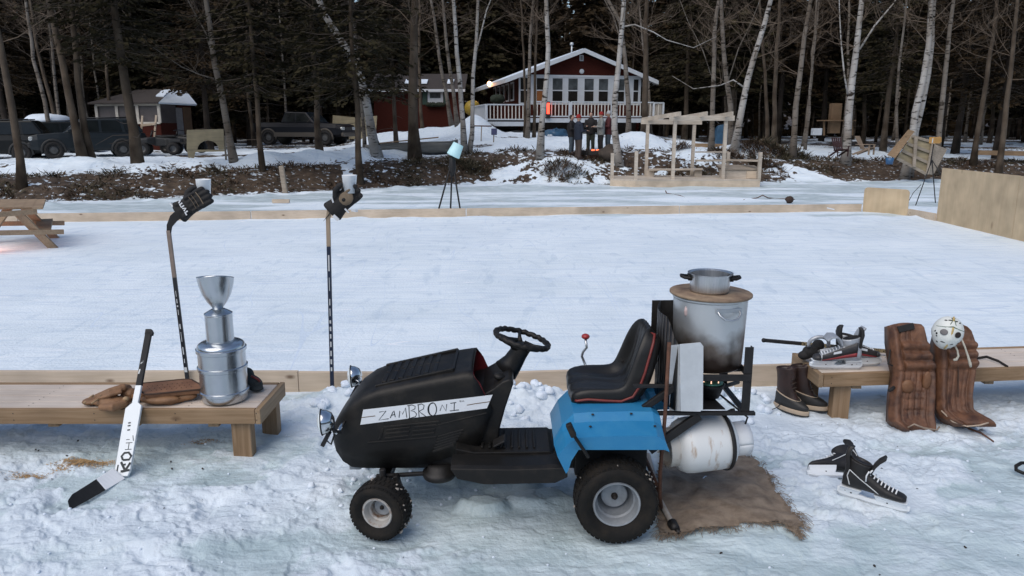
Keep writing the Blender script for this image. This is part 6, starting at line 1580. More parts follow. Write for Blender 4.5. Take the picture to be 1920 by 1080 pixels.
    for s in (-1, 1): b = MB(); b.box((fx - .06, s * hw * .68, zl_ + .06), (.16, .36, .17)); b.build('headlight', M_LAMPG, t, bevel=.04)
    b = MB(); b.box((fx - .02, 0, zl_ + .05), (.06, hw * .85, .18)); b.build('grille', M_DKTRIM, t)
    b = MB(); b.box((fx + .0, 0, .58), (.16, hw * 1.75, .22)); b.build('bumper', low or M_DKTRIM, t, bevel=.05)
    if low:
        for s in (-1, 1): b = MB(); b.box((-.02, s * (hw + .004), .58), (2.75, .03, .24)); b.box((-2.45, s * (hw + .004), .6), (.5, .03, .22)); b.build('lower_trim', low, t)
        b = MB(); b.box((-1.85, 0, 1.235), (1.6, hw * 1.6, .03)); b.build('cargo_bed', M_DKTRIM, t)
    else:
        b = MB(); b.box((fx + .09, 0, .62), (.02, .34, .13)); b.build('number_plate', M_TRIM, t)
        for s in (-1, 1): b = MB(); b.tube([(.1, s * .6, 1.70), (-1.6, s * .6, 1.74)], .022, 6); b.build('roof_rail', M_DKTRIM, t)
        for s in (-1, 1): b = MB(); b.box((.72, s * (hw + .1), 1.16), (.12, .18, .13)); b.build('mirror', paint, t, bevel=.03)
    t.location = loc; t.rotation_euler = (0, 0, rz); return t
M_SUV = mat('slate_car_paint', (.010, .015, .019), .4, 0, .08, 2, spec=.35); M_NAVYT = mat('navy_truck_paint', (.005, .006, .010), .4, 0, .05, 2, spec=.3); M_TANT = mat('tan_truck_trim', (.085, .072, .058), .55, 0, .08, 4); M_BLKC = mat('black_car_paint', (.005, .006, .006), .4, 0, .05, 2, spec=.3)
def at(px, Y): v = P(px, 280, Y); return Vector((v.x, v.y, gz(v.x, v.y)))
v = at(168, 33.4); car('parked_suv', 'slate blue sport utility car parked behind leaning grey trunks, headlights facing the rink', 'car', M_SUV, (v.x, v.y, .82), math.pi + R(32), 'suv')
v = at(-15, 32.2); car('parked_suv', 'black car cut off by the left edge of the picture', 'car', M_BLKC, (v.x, v.y, .72), math.pi + R(20), 'suv')
v = at(95, 36.8); car('parked_suv', 'dark car half hidden behind the slate blue sport utility car', 'car', M_BLKC, (v.x, v.y, .72), math.pi + R(35), 'suv')
v = at(573, 43.6); car('pickup_truck', 'navy pickup truck with tan lower panels parked facing right', 'truck', M_NAVYT, (v.x, v.y, 1.16), -R(14), 'pickup', M_TANT)
def quad_bike(label, px, Y, rz, z):
    t = thing('quad_bike', label, 'quad bike', (0, 0, 0), 'quad bikes by the shed')
    for x in (.62, -.62):
        for s in (-1, 1):
            w = thing_part('wheel', t, (x, s * .42, .28)); b = MB(); m_ = Matrix.Rotation(R(90 * -s), 3, 'X'); b.lathe([(.14, -.11), (.25, -.12), (.28, -.06), (.28, .06), (.25, .12), (.14, .12)], w.location, 18, m_, close=True); b.build('tyre', M_TYRE, w); b = MB(); b.lathe([(.14, .06), (.10, .03), (0, .05)], w.location, 16, m_, cap=False); b.build('rim', M_ALLOY, w)
    b = MB(); b.loft([[Vector((x, y * w, z_)) for y, z_ in ((-1, z0), (-1, z1 - .06), (-.7, z1), (.7, z1), (1, z1 - .06), (1, z0))] for x, w, z0, z1 in ((1.0, .3, .45, .62), (.8, .5, .5, .74), (.4, .5, .52, .78), (.1, .22, .4, .80), (-.3, .22, .4, .76), (-.5, .5, .52, .74), (-.95, .45, .55, .70))], smooth=False); b.build('body', M_DKTRIM, t, bevel=.04)
    b = MB(); b.loft([[Vector((x, y * .17, z_)) for y, z_ in ((-1, z0), (-1, z1), (1, z1), (1, z0))] for x, z0, z1 in ((.12, .78, .86), (-.2, .76, .84), (-.7, .74, .88))]); b.build('saddle', M_VINYL, t, bevel=.03)
    b = MB(); b.tube([(.35, 0, .75), (.25, 0, 1.0)], .04, 8); b.tube([(.18, -.38, 1.02), (.26, -.15, 1.05), (.26, .15, 1.05), (.18, .38, 1.02)], .022, 6); b.build('handlebar', M_STEEL_BK, t)
    for x in (.75, -.75): b = MB(); [b.tube([(x - .25, -.35 + .14 * k, .82), (x + .25, -.35 + .14 * k, .82)], .012, 5) for k in range(6)]; b.tube([(x - .25, -.36, .82), (x - .25, .36, .82)], .014, 5); b.tube([(x + .25, -.36, .82), (x + .25, .36, .82)], .014, 5); b.build('rack', M_STEEL_BK, t)
    v = at(px, Y); t.location = (v.x, v.y, z); t.rotation_euler = (0, 0, rz); return t
quad_bike('black quad bike in front of the red shed, front wheel beside the trunk', 300, 33.8, math.pi + R(15), .92)
quad_bike('black quad bike half hidden behind the arched plywood board', 345, 35.2, math.pi - R(10), .95)

# ---------------------------------------------------------------- pergola on the dock
t = thing('pergola', 'pale wooden pergola and railed dock at the edge of the lake ice', 'pergola', (6.5, 28, 0))
zd = .27
cA, cB, cC = Vector((3.62, 27.75, 0)), Vector((4.45, 27.15, 0)), Vector((9.02, 27.35, 0))
bk = Vector((.25, 2.6, 0)); up = Vector((0, 0, zd))
b = MB(); b.prism([cA + up, cB + up, cC + up, cC + bk + up, cA + bk + up], (0, 0, -.05)); b.build('deck_floor', M_PALE, t)
b = MB(); b.prism([cA, cB, cB + up * .82, cA + up * .82], (.02, .03, 0)); b.prism([cB, cC, cC + up * .82, cB + up * .82], (0, .04, 0)); b.prism([cC, cC + bk, cC + bk + up * .82, cC + up * .82], (-.04, 0, 0)); b.build('deck_skirt', M_PINE_LT, t)
def gpt(px, py, Y): return P(px, py, Y)
FP = [(1266, 27.45), (1361.5, 27.6)]; BP = [(1214.8, 29.2), (1302, 29.3)]
for (x, Y), ytop in [(f_, 224) for f_ in FP] + [(f_, 231) for f_ in BP]:
    p = P(x, ytop, Y); b = MB(); b.bar((p.x, Y, .2), p, .115, .115, (0, 1, 0)); b.build('post', M_PALE, t)
for (x, Y), yt in (((1148.5, 27.9), 287), ((1193.5, 27.3), 283.5), ((1426, 27.5), 285.5), ((1366, 29.3), 285)):
    p = P(x, yt, Y); b = MB(); b.bar((p.x, Y, .2), p, .115, .115, (0, 1, 0)); b.build('rail_post', M_PALE, t)
b = MB(); b.bar(P(1255, 221.5, 27.38), P(1377, 221.5, 27.53), .06, .18); b.build('beam', M_PALE, t)
b = MB(); b.bar(P(1202, 228, 29.15), P(1316, 229, 29.25), .06, .18); b.build('beam', M_PALE, t)
for (xb, xf) in ((1204, 1276), (1256, 1326), (1308, 1374)):
    p0, p1 = P(xb, 226, 29.5), P(xf - 6, 213.5, 26.9); p0.z = p1.z = 2.55; b = MB(); b.bar(P(xb, 224.5, 29.6), P(xf, 213, 26.95), .05, .15); b.build('rafter', M_PALE, t)
b = MB(); b.bar(P(1216, 318, 28.9), P(1316, 317, 28.9), .35, .06); b.build('bench_seat', M_PALE, t)
for x in (1219, 1309): p = P(x, 318, 28.9); b = MB(); b.bar((p.x, 28.9, .2), (p.x, 28.9, p.z - .03), .28, .08, (0, 1, 0)); b.build('bench_leg', M_PALE, t)
b = MB(); b.bar(P(1304, 301, 29.3), P(1366, 301, 29.3), .12, .07); b.bar(P(1366, 300, 29.2), P(1426, 301.5, 27.5), .14, .07); b.bar(P(1304, 285, 29.35), P(1366, 285, 29.35), .08, .05); b.build('rail', M_PALE, t)
t = thing('planter_box', 'low wooden box with a pitched lid on the right end of the dock', 'box', P(1385, 336, 27.9))
p0, p1 = P(1352, 337, 28.2), P(1418, 337, 27.9)
b = MB(); b.bb(p0.x, p1.x, 27.75, 28.5, .25, .58); b.build('box_body', M_PALE, t, bevel=.01); b = MB(); b.prism([Vector((p0.x - .1, 27.7, .585)), Vector((p1.x + .1, 27.7, .585)), Vector((p1.x + .1, 28.55, .68)), Vector((p0.x - .1, 28.55, .72))], (0, 0, .04)); b.build('box_cover', M_GREYWOOD, t)
b = MB(); b.bb(p1.x - .42, p1.x - .06, 27.72, 27.745, .28, .56); b.build('end_panel', M_PINE_LT, t)
b = MB(); b.tube([G(1248, 358), G(1250, 363), G(1275, 367), G(1285, 371), G(1310, 373), G(1332, 374)], .02, 5); tag(b.build('garden_hose', M_RUST), 'thin brown hose lying on the ice in front of the dock', 'hose')
b = MB(); b.tube([G(1394, 375), G(1405, 373), G(1420, 371, .05), G(1430, 366, .15), G(1440, 371, .05), G(1452, 372), G(1490, 374)], .016, 5); tag(b.build('cable', M_RUST), 'looped brown cable on the ice right of the dock', 'cable')
# tripod lamp under a bucket
Yt = 19.4
t = thing('tripod_lamp', 'dark tripod topped by a tilted pale blue bucket behind the far plank', 'tripod lamp', P(845, 392, Yt))
top = P(848, 300, Yt)
for x, dy in ((822, -.1), (843, .3), (864, -.1)): p = P(x, 396, Yt); b = MB(); b.tube([top, (p.x, Yt + dy, -.02)], .022, 6); b.build('leg', M_STEEL_BK, t)
b = MB(); b.lathe([(.05, -.42), (.10, -.2), (.08, 0), (.04, .12)], top, 12); b.build('tripod_head', M_STEEL_BK, t)
b = MB(); c = P(850, 291, Yt); m_ = Matrix.Rotation(R(26), 3, 'Y'); b.lathe([(.165, -.02), (.17, .0), (.135, .31), (.0, .315)], c, 28, m_, cap=False); b.build('bucket', mat('pale_blue_bucket', (.46, .68, .72), .5, 0, .06, 4, emit=(.4, .8, .85), estr=.10), t, solid=.006)
# work light behind the plywood wall
t = thing('work_light', 'yellow work lamp on a black tripod behind the tall plywood wall', 'work lamp', P(1745, 392, 20.6))
Yw = 20.6; hd = P(1753, 263, Yw)
for x, y_, dy in ((1716, 390, 0), (1800, 392, 0), (1776, 392, .6)): p = P(x, y_, Yw); b = MB(); b.tube([(hd.x - .02, Yw, 1.25), (p.x, Yw + dy, .0)], .014, 6); b.build('leg', M_STEEL_BK, t)
b = MB(); b.tube([(hd.x - .05, Yw, 1.1), (hd.x - .02, Yw, hd.z - .1)], .018, 6); b.build('pole', M_STEEL_BK, t)
b = MB(); b.box(hd, (.26, .14, .17), Matrix.Rotation(.3, 3, 'Z')); b.tube([hd + Vector((.1, 0, .09)), hd + Vector((.17, .02, .07)), hd + Vector((.2, .05, -.05))], .015, 6); b.build('lamp_case', mat('work_yellow', (.50, .27, .08), .45), t, bevel=.02)
b = MB(); b.box(hd + Vector((-.05, -.075, -.01)), (.15, .02, .12), Matrix.Rotation(.3, 3, 'Z')); b.build('lamp_glass', M_GLASS, t)
b = MB(); b.tube([P(1727, 346, 20.4), P(1712, 362, 20.4), P(1700, 384, 20.3)], .008, 5); b.build('lead', M_BLACKP, t)
# broken door panel, plank, chairs
Yp = 29.0
t = thing('door_panel', 'weathered wooden door panel tipped against the trees at the right', 'door panel', P(1720, 320, Yp))
cr = [P(1709, 255.5, Yp + .5), P(1747, 266, Yp + .4), P(1735, 326, Yp), P(1681, 297, Yp)]
b = MB(); b.prism(cr, (.05, .08, 0)); b.build('boards', M_PLY_OLD, t)
b = MB()
for k in (.0, .33, .66, 1.0): b.bar(cr[0].lerp(cr[3], k) + Vector((0, -.06, 0)), cr[1].lerp(cr[2], k) + Vector((0, -.06, 0)), .06, .10)
b.build('slats', M_GREYWOOD, t)
for k in (.32, 1.0): b = MB(); b.bar(cr[0].lerp(cr[1], k * .9 - .15 if k < 1 else 1) + Vector((0, -.12, 0)), cr[3].lerp(cr[2], k + .22 if k < 1 else 1) + Vector((0, -.12, 0)), .12, .06, (0, 1, 0)); b.build('brace', M_GREYWOOD, t)
b = MB(); b.prism([P(1747, 268, Yp + .35), P(1776, 280, Yp + .5), P(1750, 328, Yp + .2), P(1736, 326, Yp)], (.05, .3, 0)); b.build('side_board', M_GREYWOOD, t)
b = MB(); b.prism([P(1665, 291, Yp - .4), P(1679, 296, Yp - .4), P(1715, 246, Yp - .1), P(1705, 243, Yp - .1)], (0, .08, 0)); tag(b.build('leaning_plank', M_PINE), 'brown plank leaning on the tipped door panel', 'plank')
b = MB(); c = P(1668, 302, Yp - .7); b.lathe([(.12, -.12), (.15, .12), (.13, .12), (.0, -.1)], c, 16); tag(b.build('blue_bucket', mat('blue_plastic', (.03, .10, .22), .4)), 'small blue bucket at the foot of the leaning plank', 'bucket')
def lawn_chair(label, px, py, Y, rz, m_, s=1.0):
    t = thing('garden_chair', label, 'chair', (0, 0, 0))
    for k in range(5): b = MB(); b.bar((-.18 + .0, -.22 + k * .11, .34), (-.55, -.24 + k * .12, 1.02), .085, .022); b.build('back_slat', m_, t)
    b = MB(); b.add([Vector((x, y, z)) for x, z in ((.35, .40), (-.22, .30)) for y in (-.27, .27)], [(0, 1, 3, 2)]); b.build('seat', m_, t, solid=.04)
    for s_ in (-1, 1):
        b = MB(); b.bar((.38, s_ * .33, .56), (-.42, s_ * .33, .56), .13, .03); b.build('armrest', m_, t); b = MB(); b.bar((.33, s_ * .3, 0), (.33, s_ * .3, .55), .09, .03, (0, 1, 0)); b.build('leg', m_, t); b = MB(); b.bar((.36, s_ * .27, .38), (-.6, s_ * .27, .0), .03, .10); b.build('leg', m_, t)
    v = P(px, py, Y); t.location = (v.x, v.y, v.z); t.rotation_euler = (0, 0, rz); t.scale = (s,) * 3; return t
lawn_chair('tan slatted garden chair right of the red chair', 1622, 290, 30.6, R(-50), mat('tan_chair_wood', (.24, .18, .13), .7, 0, .15, 8), .72)
lawn_chair('dark red garden chair in front of a double birch', 1574, 293, 30.8, R(-85), mat('red_chair_wood', (.032, .008, .008), .6, 0, .15, 8), .72)
b = MB(); b.box(P(1531, 247, 36), (.42, .3, .32)); tag(b.build('white_crate', M_TRIM, bevel=.02), 'small white crate on the snow left of the red chair', 'crate')
t = thing('wooden_stand', 'plain brown wooden stand with a tall box in the dark woods', 'stand', P(1565, 252, 42))
b = MB(); b.box(P(1565, 222, 42), (.55, .4, 1.6)); b.build('tall_box', mat('brown_ply', (.16, .10, .055), .8, 0, .2, 3), t, bevel=.02); b = MB(); b.box(P(1568, 226, 41.8), (1.9, .6, .06)); b.build('shelf', MATS['brown_ply'], t)
for x in (1545, 1598): b = MB(); b.bar(P(x, 226, 41.8), P(x, 254, 41.8), .08, .08, (0, 1, 0)); b.build('leg', MATS['brown_ply'], t)
b = MB(); b.bar(P(527.5, 311, 24.6), P(536, 366, 24.4), .17, .14, (0, 1, 0)); tag(b.build('weathered_post', M_GREYWOOD, bevel=.04), 'short weathered grey post in the brown shrubs of the bank', 'post')
b = MB(); b.bar(P(1832, 286, 33), P(1925, 288, 33), .2, .2); tag(b.build('squared_timber', M_PINE), 'long beam in the dark woods at the right edge above the plywood wall', 'timber')
# ---------------------------------------------------------------- people round the fire pit
SKIN = mat('skin', (.42, .26, .19), .55, 0, .06, 10); HAIRM = mat('dark_hair', (.03, .02, .015), .7)
def person(label, px, Y, rz, jk, tr, hat, hh=1.72, hips=.0, fold=(.28, .02)):
    t = thing('person', label, 'person', (0, 0, 0)); k = hh / 1.75 * .95
    b = MB()
    sh = [(0, s * .19, 1.43) for s in (-1, 1)]; el = [(.06, s * .26, 1.13) for s in (-1, 1)]; ha = [(fold[0], s * .16, 1.13 + fold[1]) for s in (-1, 1)]
    b.loft([ell(0, 0, z, rx, ry, 14) for z, rx, ry in ((.86, .10, .15), (1.0, .11, .15), (1.2, .115, .165), (1.38, .11, .18), (1.46, .07, .10), (1.50, .05, .055), (1.56, .05, .052))])
    b.blob((.015, 0, 1.645), (.098, .078, .118), 14, 10); b.blob((.108, 0, 1.63), (.02, .014, .022), 8, 6)
    for s in (-1, 1): b.blob((0, s * .078, 1.635), (.02, .012, .03), 6, 5)
    for i in (0, 1):
        b.tube([sh[i], el[i], ha[i]], [.05, .042, .03], 10); h0 = Vector(ha[i]); b.blob(h0 + Vector((.04, 0, 0)), (.05, .038, .02), 8, 6)
        for f in range(4): b.tube([h0 + Vector((.07, -.028 + f * .018, 0)), h0 + Vector((.11, -.028 + f * .018, -.006)), h0 + Vector((.13 - .008 * abs(f - 1.4), -.028 + f * .018, -.03))], .009, 6)
        b.tube([h0 + Vector((.03, -.03 if i else .03, 0)), h0 + Vector((.07, -.055 if i else .055, .0))], .010, 6)
        s = (-1, 1)[i]; b.tube([(0, s * .09, .9), (.02 + hips * s, s * .10, .48), (-.01 + hips * s * 1.2, s * .105, .08)], [.085, .058, .042], 10)
    fuse(b.build('body', SKIN, t), .009, 2)
    b = MB()
    for s in (-1, 1): b.blob((.095, s * .032, 1.655), (.008, .012, .008), 6, 5)
    b.blob((.098, 0, 1.588), (.006, .022, .006), 6, 5); b.build('face', HAIRM, t)
    b = MB(); b.loft([ell(0, 0, z, rx, ry, 16) for z, rx, ry in ((.78, .15, .205), (.85, .16, .215), (1.1, .165, .225), (1.3, .165, .235), (1.42, .13, .21), (1.50, .085, .105), (1.53, .08, .09))])
    for i in (0, 1): b.tube([sh[i], el[i], Vector(ha[i]) - Vector((.02, 0, 0))], [.088, .075, .058], 10)
    fuse(b.build('jacket', jk, t), .016, 3)
    b = MB()
    for s in (-1, 1): b.tube([(0, s * .085, .95), (.02 + hips * s, s * .105, .48), (-.01 + hips * s * 1.2, s * .11, .08)], [.125, .092, .080], 10)
    b.blob((0, 0, .92), (.14, .18, .12), 12, 8); fuse(b.build('trousers', tr, t), .016, 2)
    for s in (-1, 1): b = MB(); b.loft([ell(.05 + hips * s * 1.2, s * .11, z, rx, ry, 12) for z, rx, ry in ((0, .145, .055), (.05, .15, .058), (.09, .11, .055), (.14, .075, .058))]); b.build('boot', M_BOOT, t)
    b = MB()
    if hat: b.loft([ell(.0, 0, z, rx, ry, 16) for z, rx, ry in ((1.655, .106, .092), (1.69, .110, .094), (1.74, .100, .086), (1.79, .06, .055), (1.81, .02, .02))]); b.build('hat', hat, t)
    else: b.blob((-.018, 0, 1.675), (.100, .088, .105), 12, 8); b.build('hair', HAIRM, t)
    v = at(px, Y); t.location = (v.x, v.y, sz(v.x, v.y) - .02); t.rotation_euler = (0, 0, rz); t.scale = (k,) * 3; return t
def cl(n, c, r=.8): return mat(n, c, r, 0, .2, 12, bump=.2, bscale=30)
BLKJ = cl('black_jacket', (.012, .010, .011)); NAVJ = cl('navy_jacket', (.012, .018, .034)); JEAN = cl('blue_jeans', (.055, .075, .095)); BRNT = cl('brown_trousers', (.060, .042, .034)); REDJ = cl('dark_red_jacket', (.075, .014, .016)); GRYJ = cl('grey_coat', (.22, .23, .22)); REDH = cl('red_hat', (.26, .015, .012)); WHTH = cl('white_hat', (.40, .41, .42)); OLV = cl('olive_trousers', (.03, .035, .025))
person('person in a black jacket and blue jeans, leftmost of the group at the fire pit', 1071, 31.0, R(-20), BLKJ, JEAN, None, 1.66)
person('person in a navy jacket, brown trousers and bright red hat seen from behind', 1084, 30.4, R(20), NAVJ, BRNT, REDH, 1.80)
person('person in a black jacket and dark trousers facing the rink, middle of the group', 1107, 32.0, R(-100), BLKJ, OLV, None, 1.68)
person('person in a pale grey coat and black trousers with a red hat, beside the birch', 1126, 31.3, R(190), GRYJ, cl('black_trousers', (.012, .012, .013)), REDH, 1.72)
person('person in a dark red jacket and blue jeans with a white hat, touching the birch', 1140, 31.5, R(185), REDJ, JEAN, WHTH, 1.76)
t = thing('fire_pit', 'low fire pit of logs with red embers between the people', 'fire pit', P(1115, 278, 31.2))
q = random.Random(9); c = at(1114, 31.0)
for k in range(6): b = MB(); a = R(60 * k); b.bar(c + Vector((.55 * math.cos(a), .4 * math.sin(a), .12)), c + Vector((.55 * math.cos(a + 1.05), .4 * math.sin(a + 1.05), .14)), .16, .18); b.build('log', M_DARKW, t, bevel=.03)
b = MB(); [b.blob(c + Vector((q.uniform(-.1, .3), -.25 + q.uniform(-.15, .1), .24)), (.05, .05, .035), 8, 6) for k in range(8)]; tag(b.build('embers', mat('ember_glow', (.9, .2, .1), .6, emit=(1, .14, .05), estr=1.6), t), kind='stuff')
# ---------------------------------------------------------------- trees
def bark(name, col, dark, marks, rough=.85):
    m = bpy.data.materials.new(name); m.use_nodes = True; nt = m.node_tree; N, L = nt.nodes, nt.links; b = N['Principled BSDF']
    b.inputs['Roughness'].default_value = rough; b.inputs['Specular IOR Level'].default_value = .2
    tc = N.new('ShaderNodeTexCoord'); mp = N.new('ShaderNodeMapping'); mp.inputs['Scale'].default_value = (3.2, 3.2, 11 if marks else 2.0); L.new(tc.outputs['Object'], mp.inputs[0])
    n1 = N.new('ShaderNodeTexNoise'); n1.inputs['Scale'].default_value = 1.0; n1.inputs['Detail'].default_value = 6; L.new(mp.outputs[0], n1.inputs[0])
    r1 = N.new('ShaderNodeValToRGB'); e = r1.color_ramp.elements
    e[0].position, e[1].position = (.36, .46) if marks else (.3, .7)
    e[0].color = tuple(dark) + (1,); e[1].color = tuple(col) + (1,)
    L.new(n1.outputs[0], r1.inputs[0])
    n2 = N.new('ShaderNodeTexNoise'); n2.inputs['Scale'].default_value = 1.1; n2.inputs['Detail'].default_value = 4; L.new(tc.outputs['Object'], n2.inputs[0])
    r2 = N.new('ShaderNodeValToRGB'); e = r2.color_ramp.elements; e[0].position, e[1].position = .35, .6; e[0].color = (.55, .5, .45, 1); e[1].color = (1, 1, 1, 1); L.new(n2.outputs[0], r2.inputs[0])
    mx = N.new('ShaderNodeMixRGB'); mx.blend_type = 'MULTIPLY'; mx.inputs[0].default_value = 1; L.new(r1.outputs[0], mx.inputs[1]); L.new(r2.outputs[0], mx.inputs[2]); L.new(mx.outputs[0], b.inputs['Base Color'])
    bp = N.new('ShaderNodeBump'); bp.inputs['Strength'].default_value = .5; bp.inputs['Distance'].default_value = .03; L.new(n1.outputs[0], bp.inputs['Height']); L.new(bp.outputs[0], b.inputs['Normal'])
    MATS[name] = m; return m
B_BIRCH = bark('birch_bark', (.42, .405, .385), (.035, .028, .024), True)
B_GREYB = bark('grey_birch_bark', (.20, .175, .15), (.045, .036, .028), True)
B_GREY = bark('grey_bark', (.135, .105, .078), (.055, .042, .031), False)
B_DARK = bark('dark_bark_trunk', (.060, .047, .038), (.025, .02, .016), False)
M_TWIG = mat('twigs', (.14, .102, .072), .85, 0, .25, 2)
M_TWIGD = mat('dead_twigs', (.075, .058, .046), .85, 0, .3, 2)
M_SPR = mat('spruce_needles', (.013, .012, .005), .85, 0, .3, .9, col2=(.040, .032, .015), spec=.15)
M_SPR2 = mat('fir_needles', (.016, .011, .005), .85, 0, .3, .8, col2=(.046, .030, .015), spec=.15)

def twigs(b, p, d, l, r, q, depth):
    n = 4; pts = [p]; dd = d.copy()
    for k in range(n):
        dd = (dd + Vector((q.gauss(0, .16), q.gauss(0, .16), q.gauss(.05, .12)))).normalized(); pts.append(pts[-1] + dd * l / n)
    b.tube(pts, [r * (1 - .8 * k / n) for k in range(n + 1)], 4 if r < .03 else 5, cap=False)
    if depth:
        for k in range(q.randint(4, 6)):
            u = q.uniform(.25, 1.0) * n; i = min(n - 1, int(u)); c = pts[i].lerp(pts[i + 1], u - i)
            s = (dd + Vector((q.gauss(0, .55), q.gauss(0, .55), q.gauss(.1, .4)))).normalized(); twigs(b, c, s, l * q.uniform(.35, .6), r * .42, q, depth - 1)
def trunk_path(Y, px, q, H_):
    base = P(px[0][0], px[0][1], Y); base.z = gz(base.x, Y) - .15
    pts = [base] + [P(x, y, Y) for x, y in px[1:]]
    if pts[1].z < base.z + .6: pts.pop(1)
    d = (pts[-1] - pts[-2]).normalized(); d = (d + Vector((0, 0, .6))).normalized()
    while pts[-1].z < base.z + H_: pts.append(pts[-1] + d * 1.6 + Vector((q.gauss(0, .10), q.gauss(0, .10), 0)))
    # subdivide with a little wander
    out = [pts[0]]
    for a, c in zip(pts[:-1], pts[1:]):
        n = max(1, int((c - a).length / .8))
        for k in range(1, n + 1): out.append(a.lerp(c, k / n) + (Vector((q.gauss(0, .025), q.gauss(0, .025), 0)) if k < n else Vector((0, 0, 0))))
    return out
def tree(name, label, Y, wpx, px, bk, seed, H_=12.5, low=3.0, nb=22, forks=(), crown=True, tw=None):
    q = random.Random(seed); pts = trunk_path(Y, px, q, H_); depth = Y * .978 + .3
    r0 = wpx * .88 * depth / 1400 / 2; n = len(pts)
    t = thing(name, label, 'tree', pts[0])
    b = MB(); zz = [p.z - pts[0].z for p in pts]
    b.tube(pts, [r0 * (1.45 if z < .2 else 1.12 if z < .9 else 1) * max(.10, 1 - .86 * z / H_) for z in zz], 10)
    for fk in forks:
        f = [P(x, y, Y) for x, y in fk[1]]; d = (f[-1] - f[-2]).normalized(); f += [f[-1] + d * 1.2 + Vector((0, 0, .3)), f[-1] + d * 2.2 + Vector((0, 0, 1.2))]
        b.tube(f, [r0 * fk[0] * .55 * (1 - .8 * k / (len(f) - 1)) for k in range(len(f))], 8)
        for k in range(4 if crown else 0): pass
    b.build('trunk', bk, t)
    nb = int(nb * 1.3)
    if crown:
        b = MB()
        srcs = [pts] + [[P(x, y, Y) for x, y in fk[1]] for fk in forks]
        for k in range(nb):
            z = low + (H_ - low) * (k + q.random()) / nb * .92; i = min(range(n - 1), key=lambda i_: abs(zz[i_] - z))
            a = q.uniform(0, 6.283); up_ = q.uniform(.15, .9); d = Vector((math.cos(a), math.sin(a), up_)).normalized()
            twigs(b, pts[i], d, q.uniform(1.1, 2.6) * (1.15 - .5 * z / H_), max(.008, r0 * .11), q, 2)
        for s in srcs[1:]:
            for k in range(4):
                c = s[0].lerp(s[-1], q.uniform(.4, 1)); twigs(b, c, Vector((q.gauss(0, .6), q.gauss(0, .6), .6)).normalized(), q.uniform(.8, 1.6), .014, q, 1)
        tag(b.build('crown', tw or M_TWIG, t), kind='stuff')
    return t
def spruce_crown(q, H_, low, rad, dens=1.0, leaf=.24):
    b = MB(); tw = MB(); z = low
    while z < H_ - .15:
        f = (z - low) / (H_ - low); R_ = rad * (1 - f) ** .75 * (.75 + .25 * min(1, f * 6)) + .12
        for k in range(int(6 + 3 * q.random())):
            a = q.uniform(0, 6.283); l = R_ * q.uniform(.6, 1.12); dr = q.uniform(-.42, -.05) if f < .7 else q.uniform(-.1, .35)
            d = Vector((math.cos(a), math.sin(a), dr)); sd = Vector((-math.sin(a), math.cos(a), 0)); c0 = Vector((0, 0, z + q.uniform(-.15, .15)))
            tw.tube([c0, c0 + d * l * .5, c0 + d * l + Vector((0, 0, .1 * l))], [.018, .012, .004], 3, cap=False)
            for j in range(int((5 + l * 9) * dens)):
                u = q.uniform(.12, 1.03); p = c0 + d * l * u + Vector((0, 0, .1 * l * u * u)) + sd * q.uniform(-1, 1) * l * .26 * (1.1 - u * .6) + Vector((0, 0, -abs(q.gauss(0, .10))))
                s = leaf * q.uniform(.6, 1.3); ax = (d + sd * q.uniform(-1, 1) + Vector((0, 0, q.uniform(-.5, .1)))).normalized(); nn = Vector((q.gauss(0, .5), q.gauss(0, .5), 1)).normalized(); w = ax.cross(nn).normalized() * s * .30
                b.add([p - ax * s * .5, p + w, p + ax * s * .6, p - w], [(0, 1, 2, 3)])
        z += q.uniform(.22, .36)
    return b, tw
def spruce(name, label, H_, low, rad, r0, seed, m, group=None, dens=1.0, leaf=.24, dead=14):
    q = random.Random(seed); t = thing(name, label, 'tree', (0, 0, 0), group)
    b = MB(); b.tube([(q.gauss(0, .04), q.gauss(0, .04), z) for z in np.linspace(-.2, H_, 10)], [r0 * (1.4 if k == 0 else 1) * (1 - .93 * k / 9) for k in range(10)], 8); b.build('trunk', B_DARK if m is M_SPR2 else B_GREY, t)
    b, tw = spruce_crown(q, H_, low, rad, dens, leaf)
    b.build('crown', m, t)
    for k in range(dead):
        z = q.uniform(.8, low + .5); a = q.uniform(0, 6.28); l = q.uniform(.4, 1.4); tw.tube([(0, 0, z), (l * .5 * math.cos(a), l * .5 * math.sin(a), z + q.uniform(-.1, .05)), (l * math.cos(a), l * math.sin(a), z + q.uniform(-.3, .15))], [.014, .010, .003], 3, cap=False)
    tag(tw.build('branches', M_TWIGD, t), kind='stuff')
    return t
T_ = tree
T_('grey_tree', 'grey trunk at the left edge leaning left in front of the black car', 22.5, 17, [(42, 360), (38, 300), (22, 200), (0, 80), (-18, 0)], B_GREY, 1, low=4)
T_('grey_tree', 'thick grey trunk leaning left across the front wheel of the slate car', 26, 17, [(158, 315), (140, 230), (118, 120), (92, 0)], B_GREY, 2, low=4)
T_('grey_tree', 'grey trunk crossing the windscreen of the slate car', 26.3, 16, [(174, 315), (158, 240), (146, 150), (133, 0)], B_GREY, 3, low=4)
T_('grey_tree', 'slim pale trunk leaning left behind the dark cars, leftmost of three', 37, 10, [(95, 228), (84, 190), (62, 110), (48, 0)], B_GREYB, 4, low=4.5)
T_('grey_tree', 'slim mottled trunk behind the dark cars, middle of three', 38, 9, [(108, 225), (96, 190), (72, 100), (56, 0)], B_GREY, 5, low=4.5)
T_('grey_tree', 'slim mottled trunk behind the dark cars, rightmost of three', 39, 8, [(109, 222), (105, 170), (98, 90), (90, 0)], B_GREYB, 6, low=4.5)
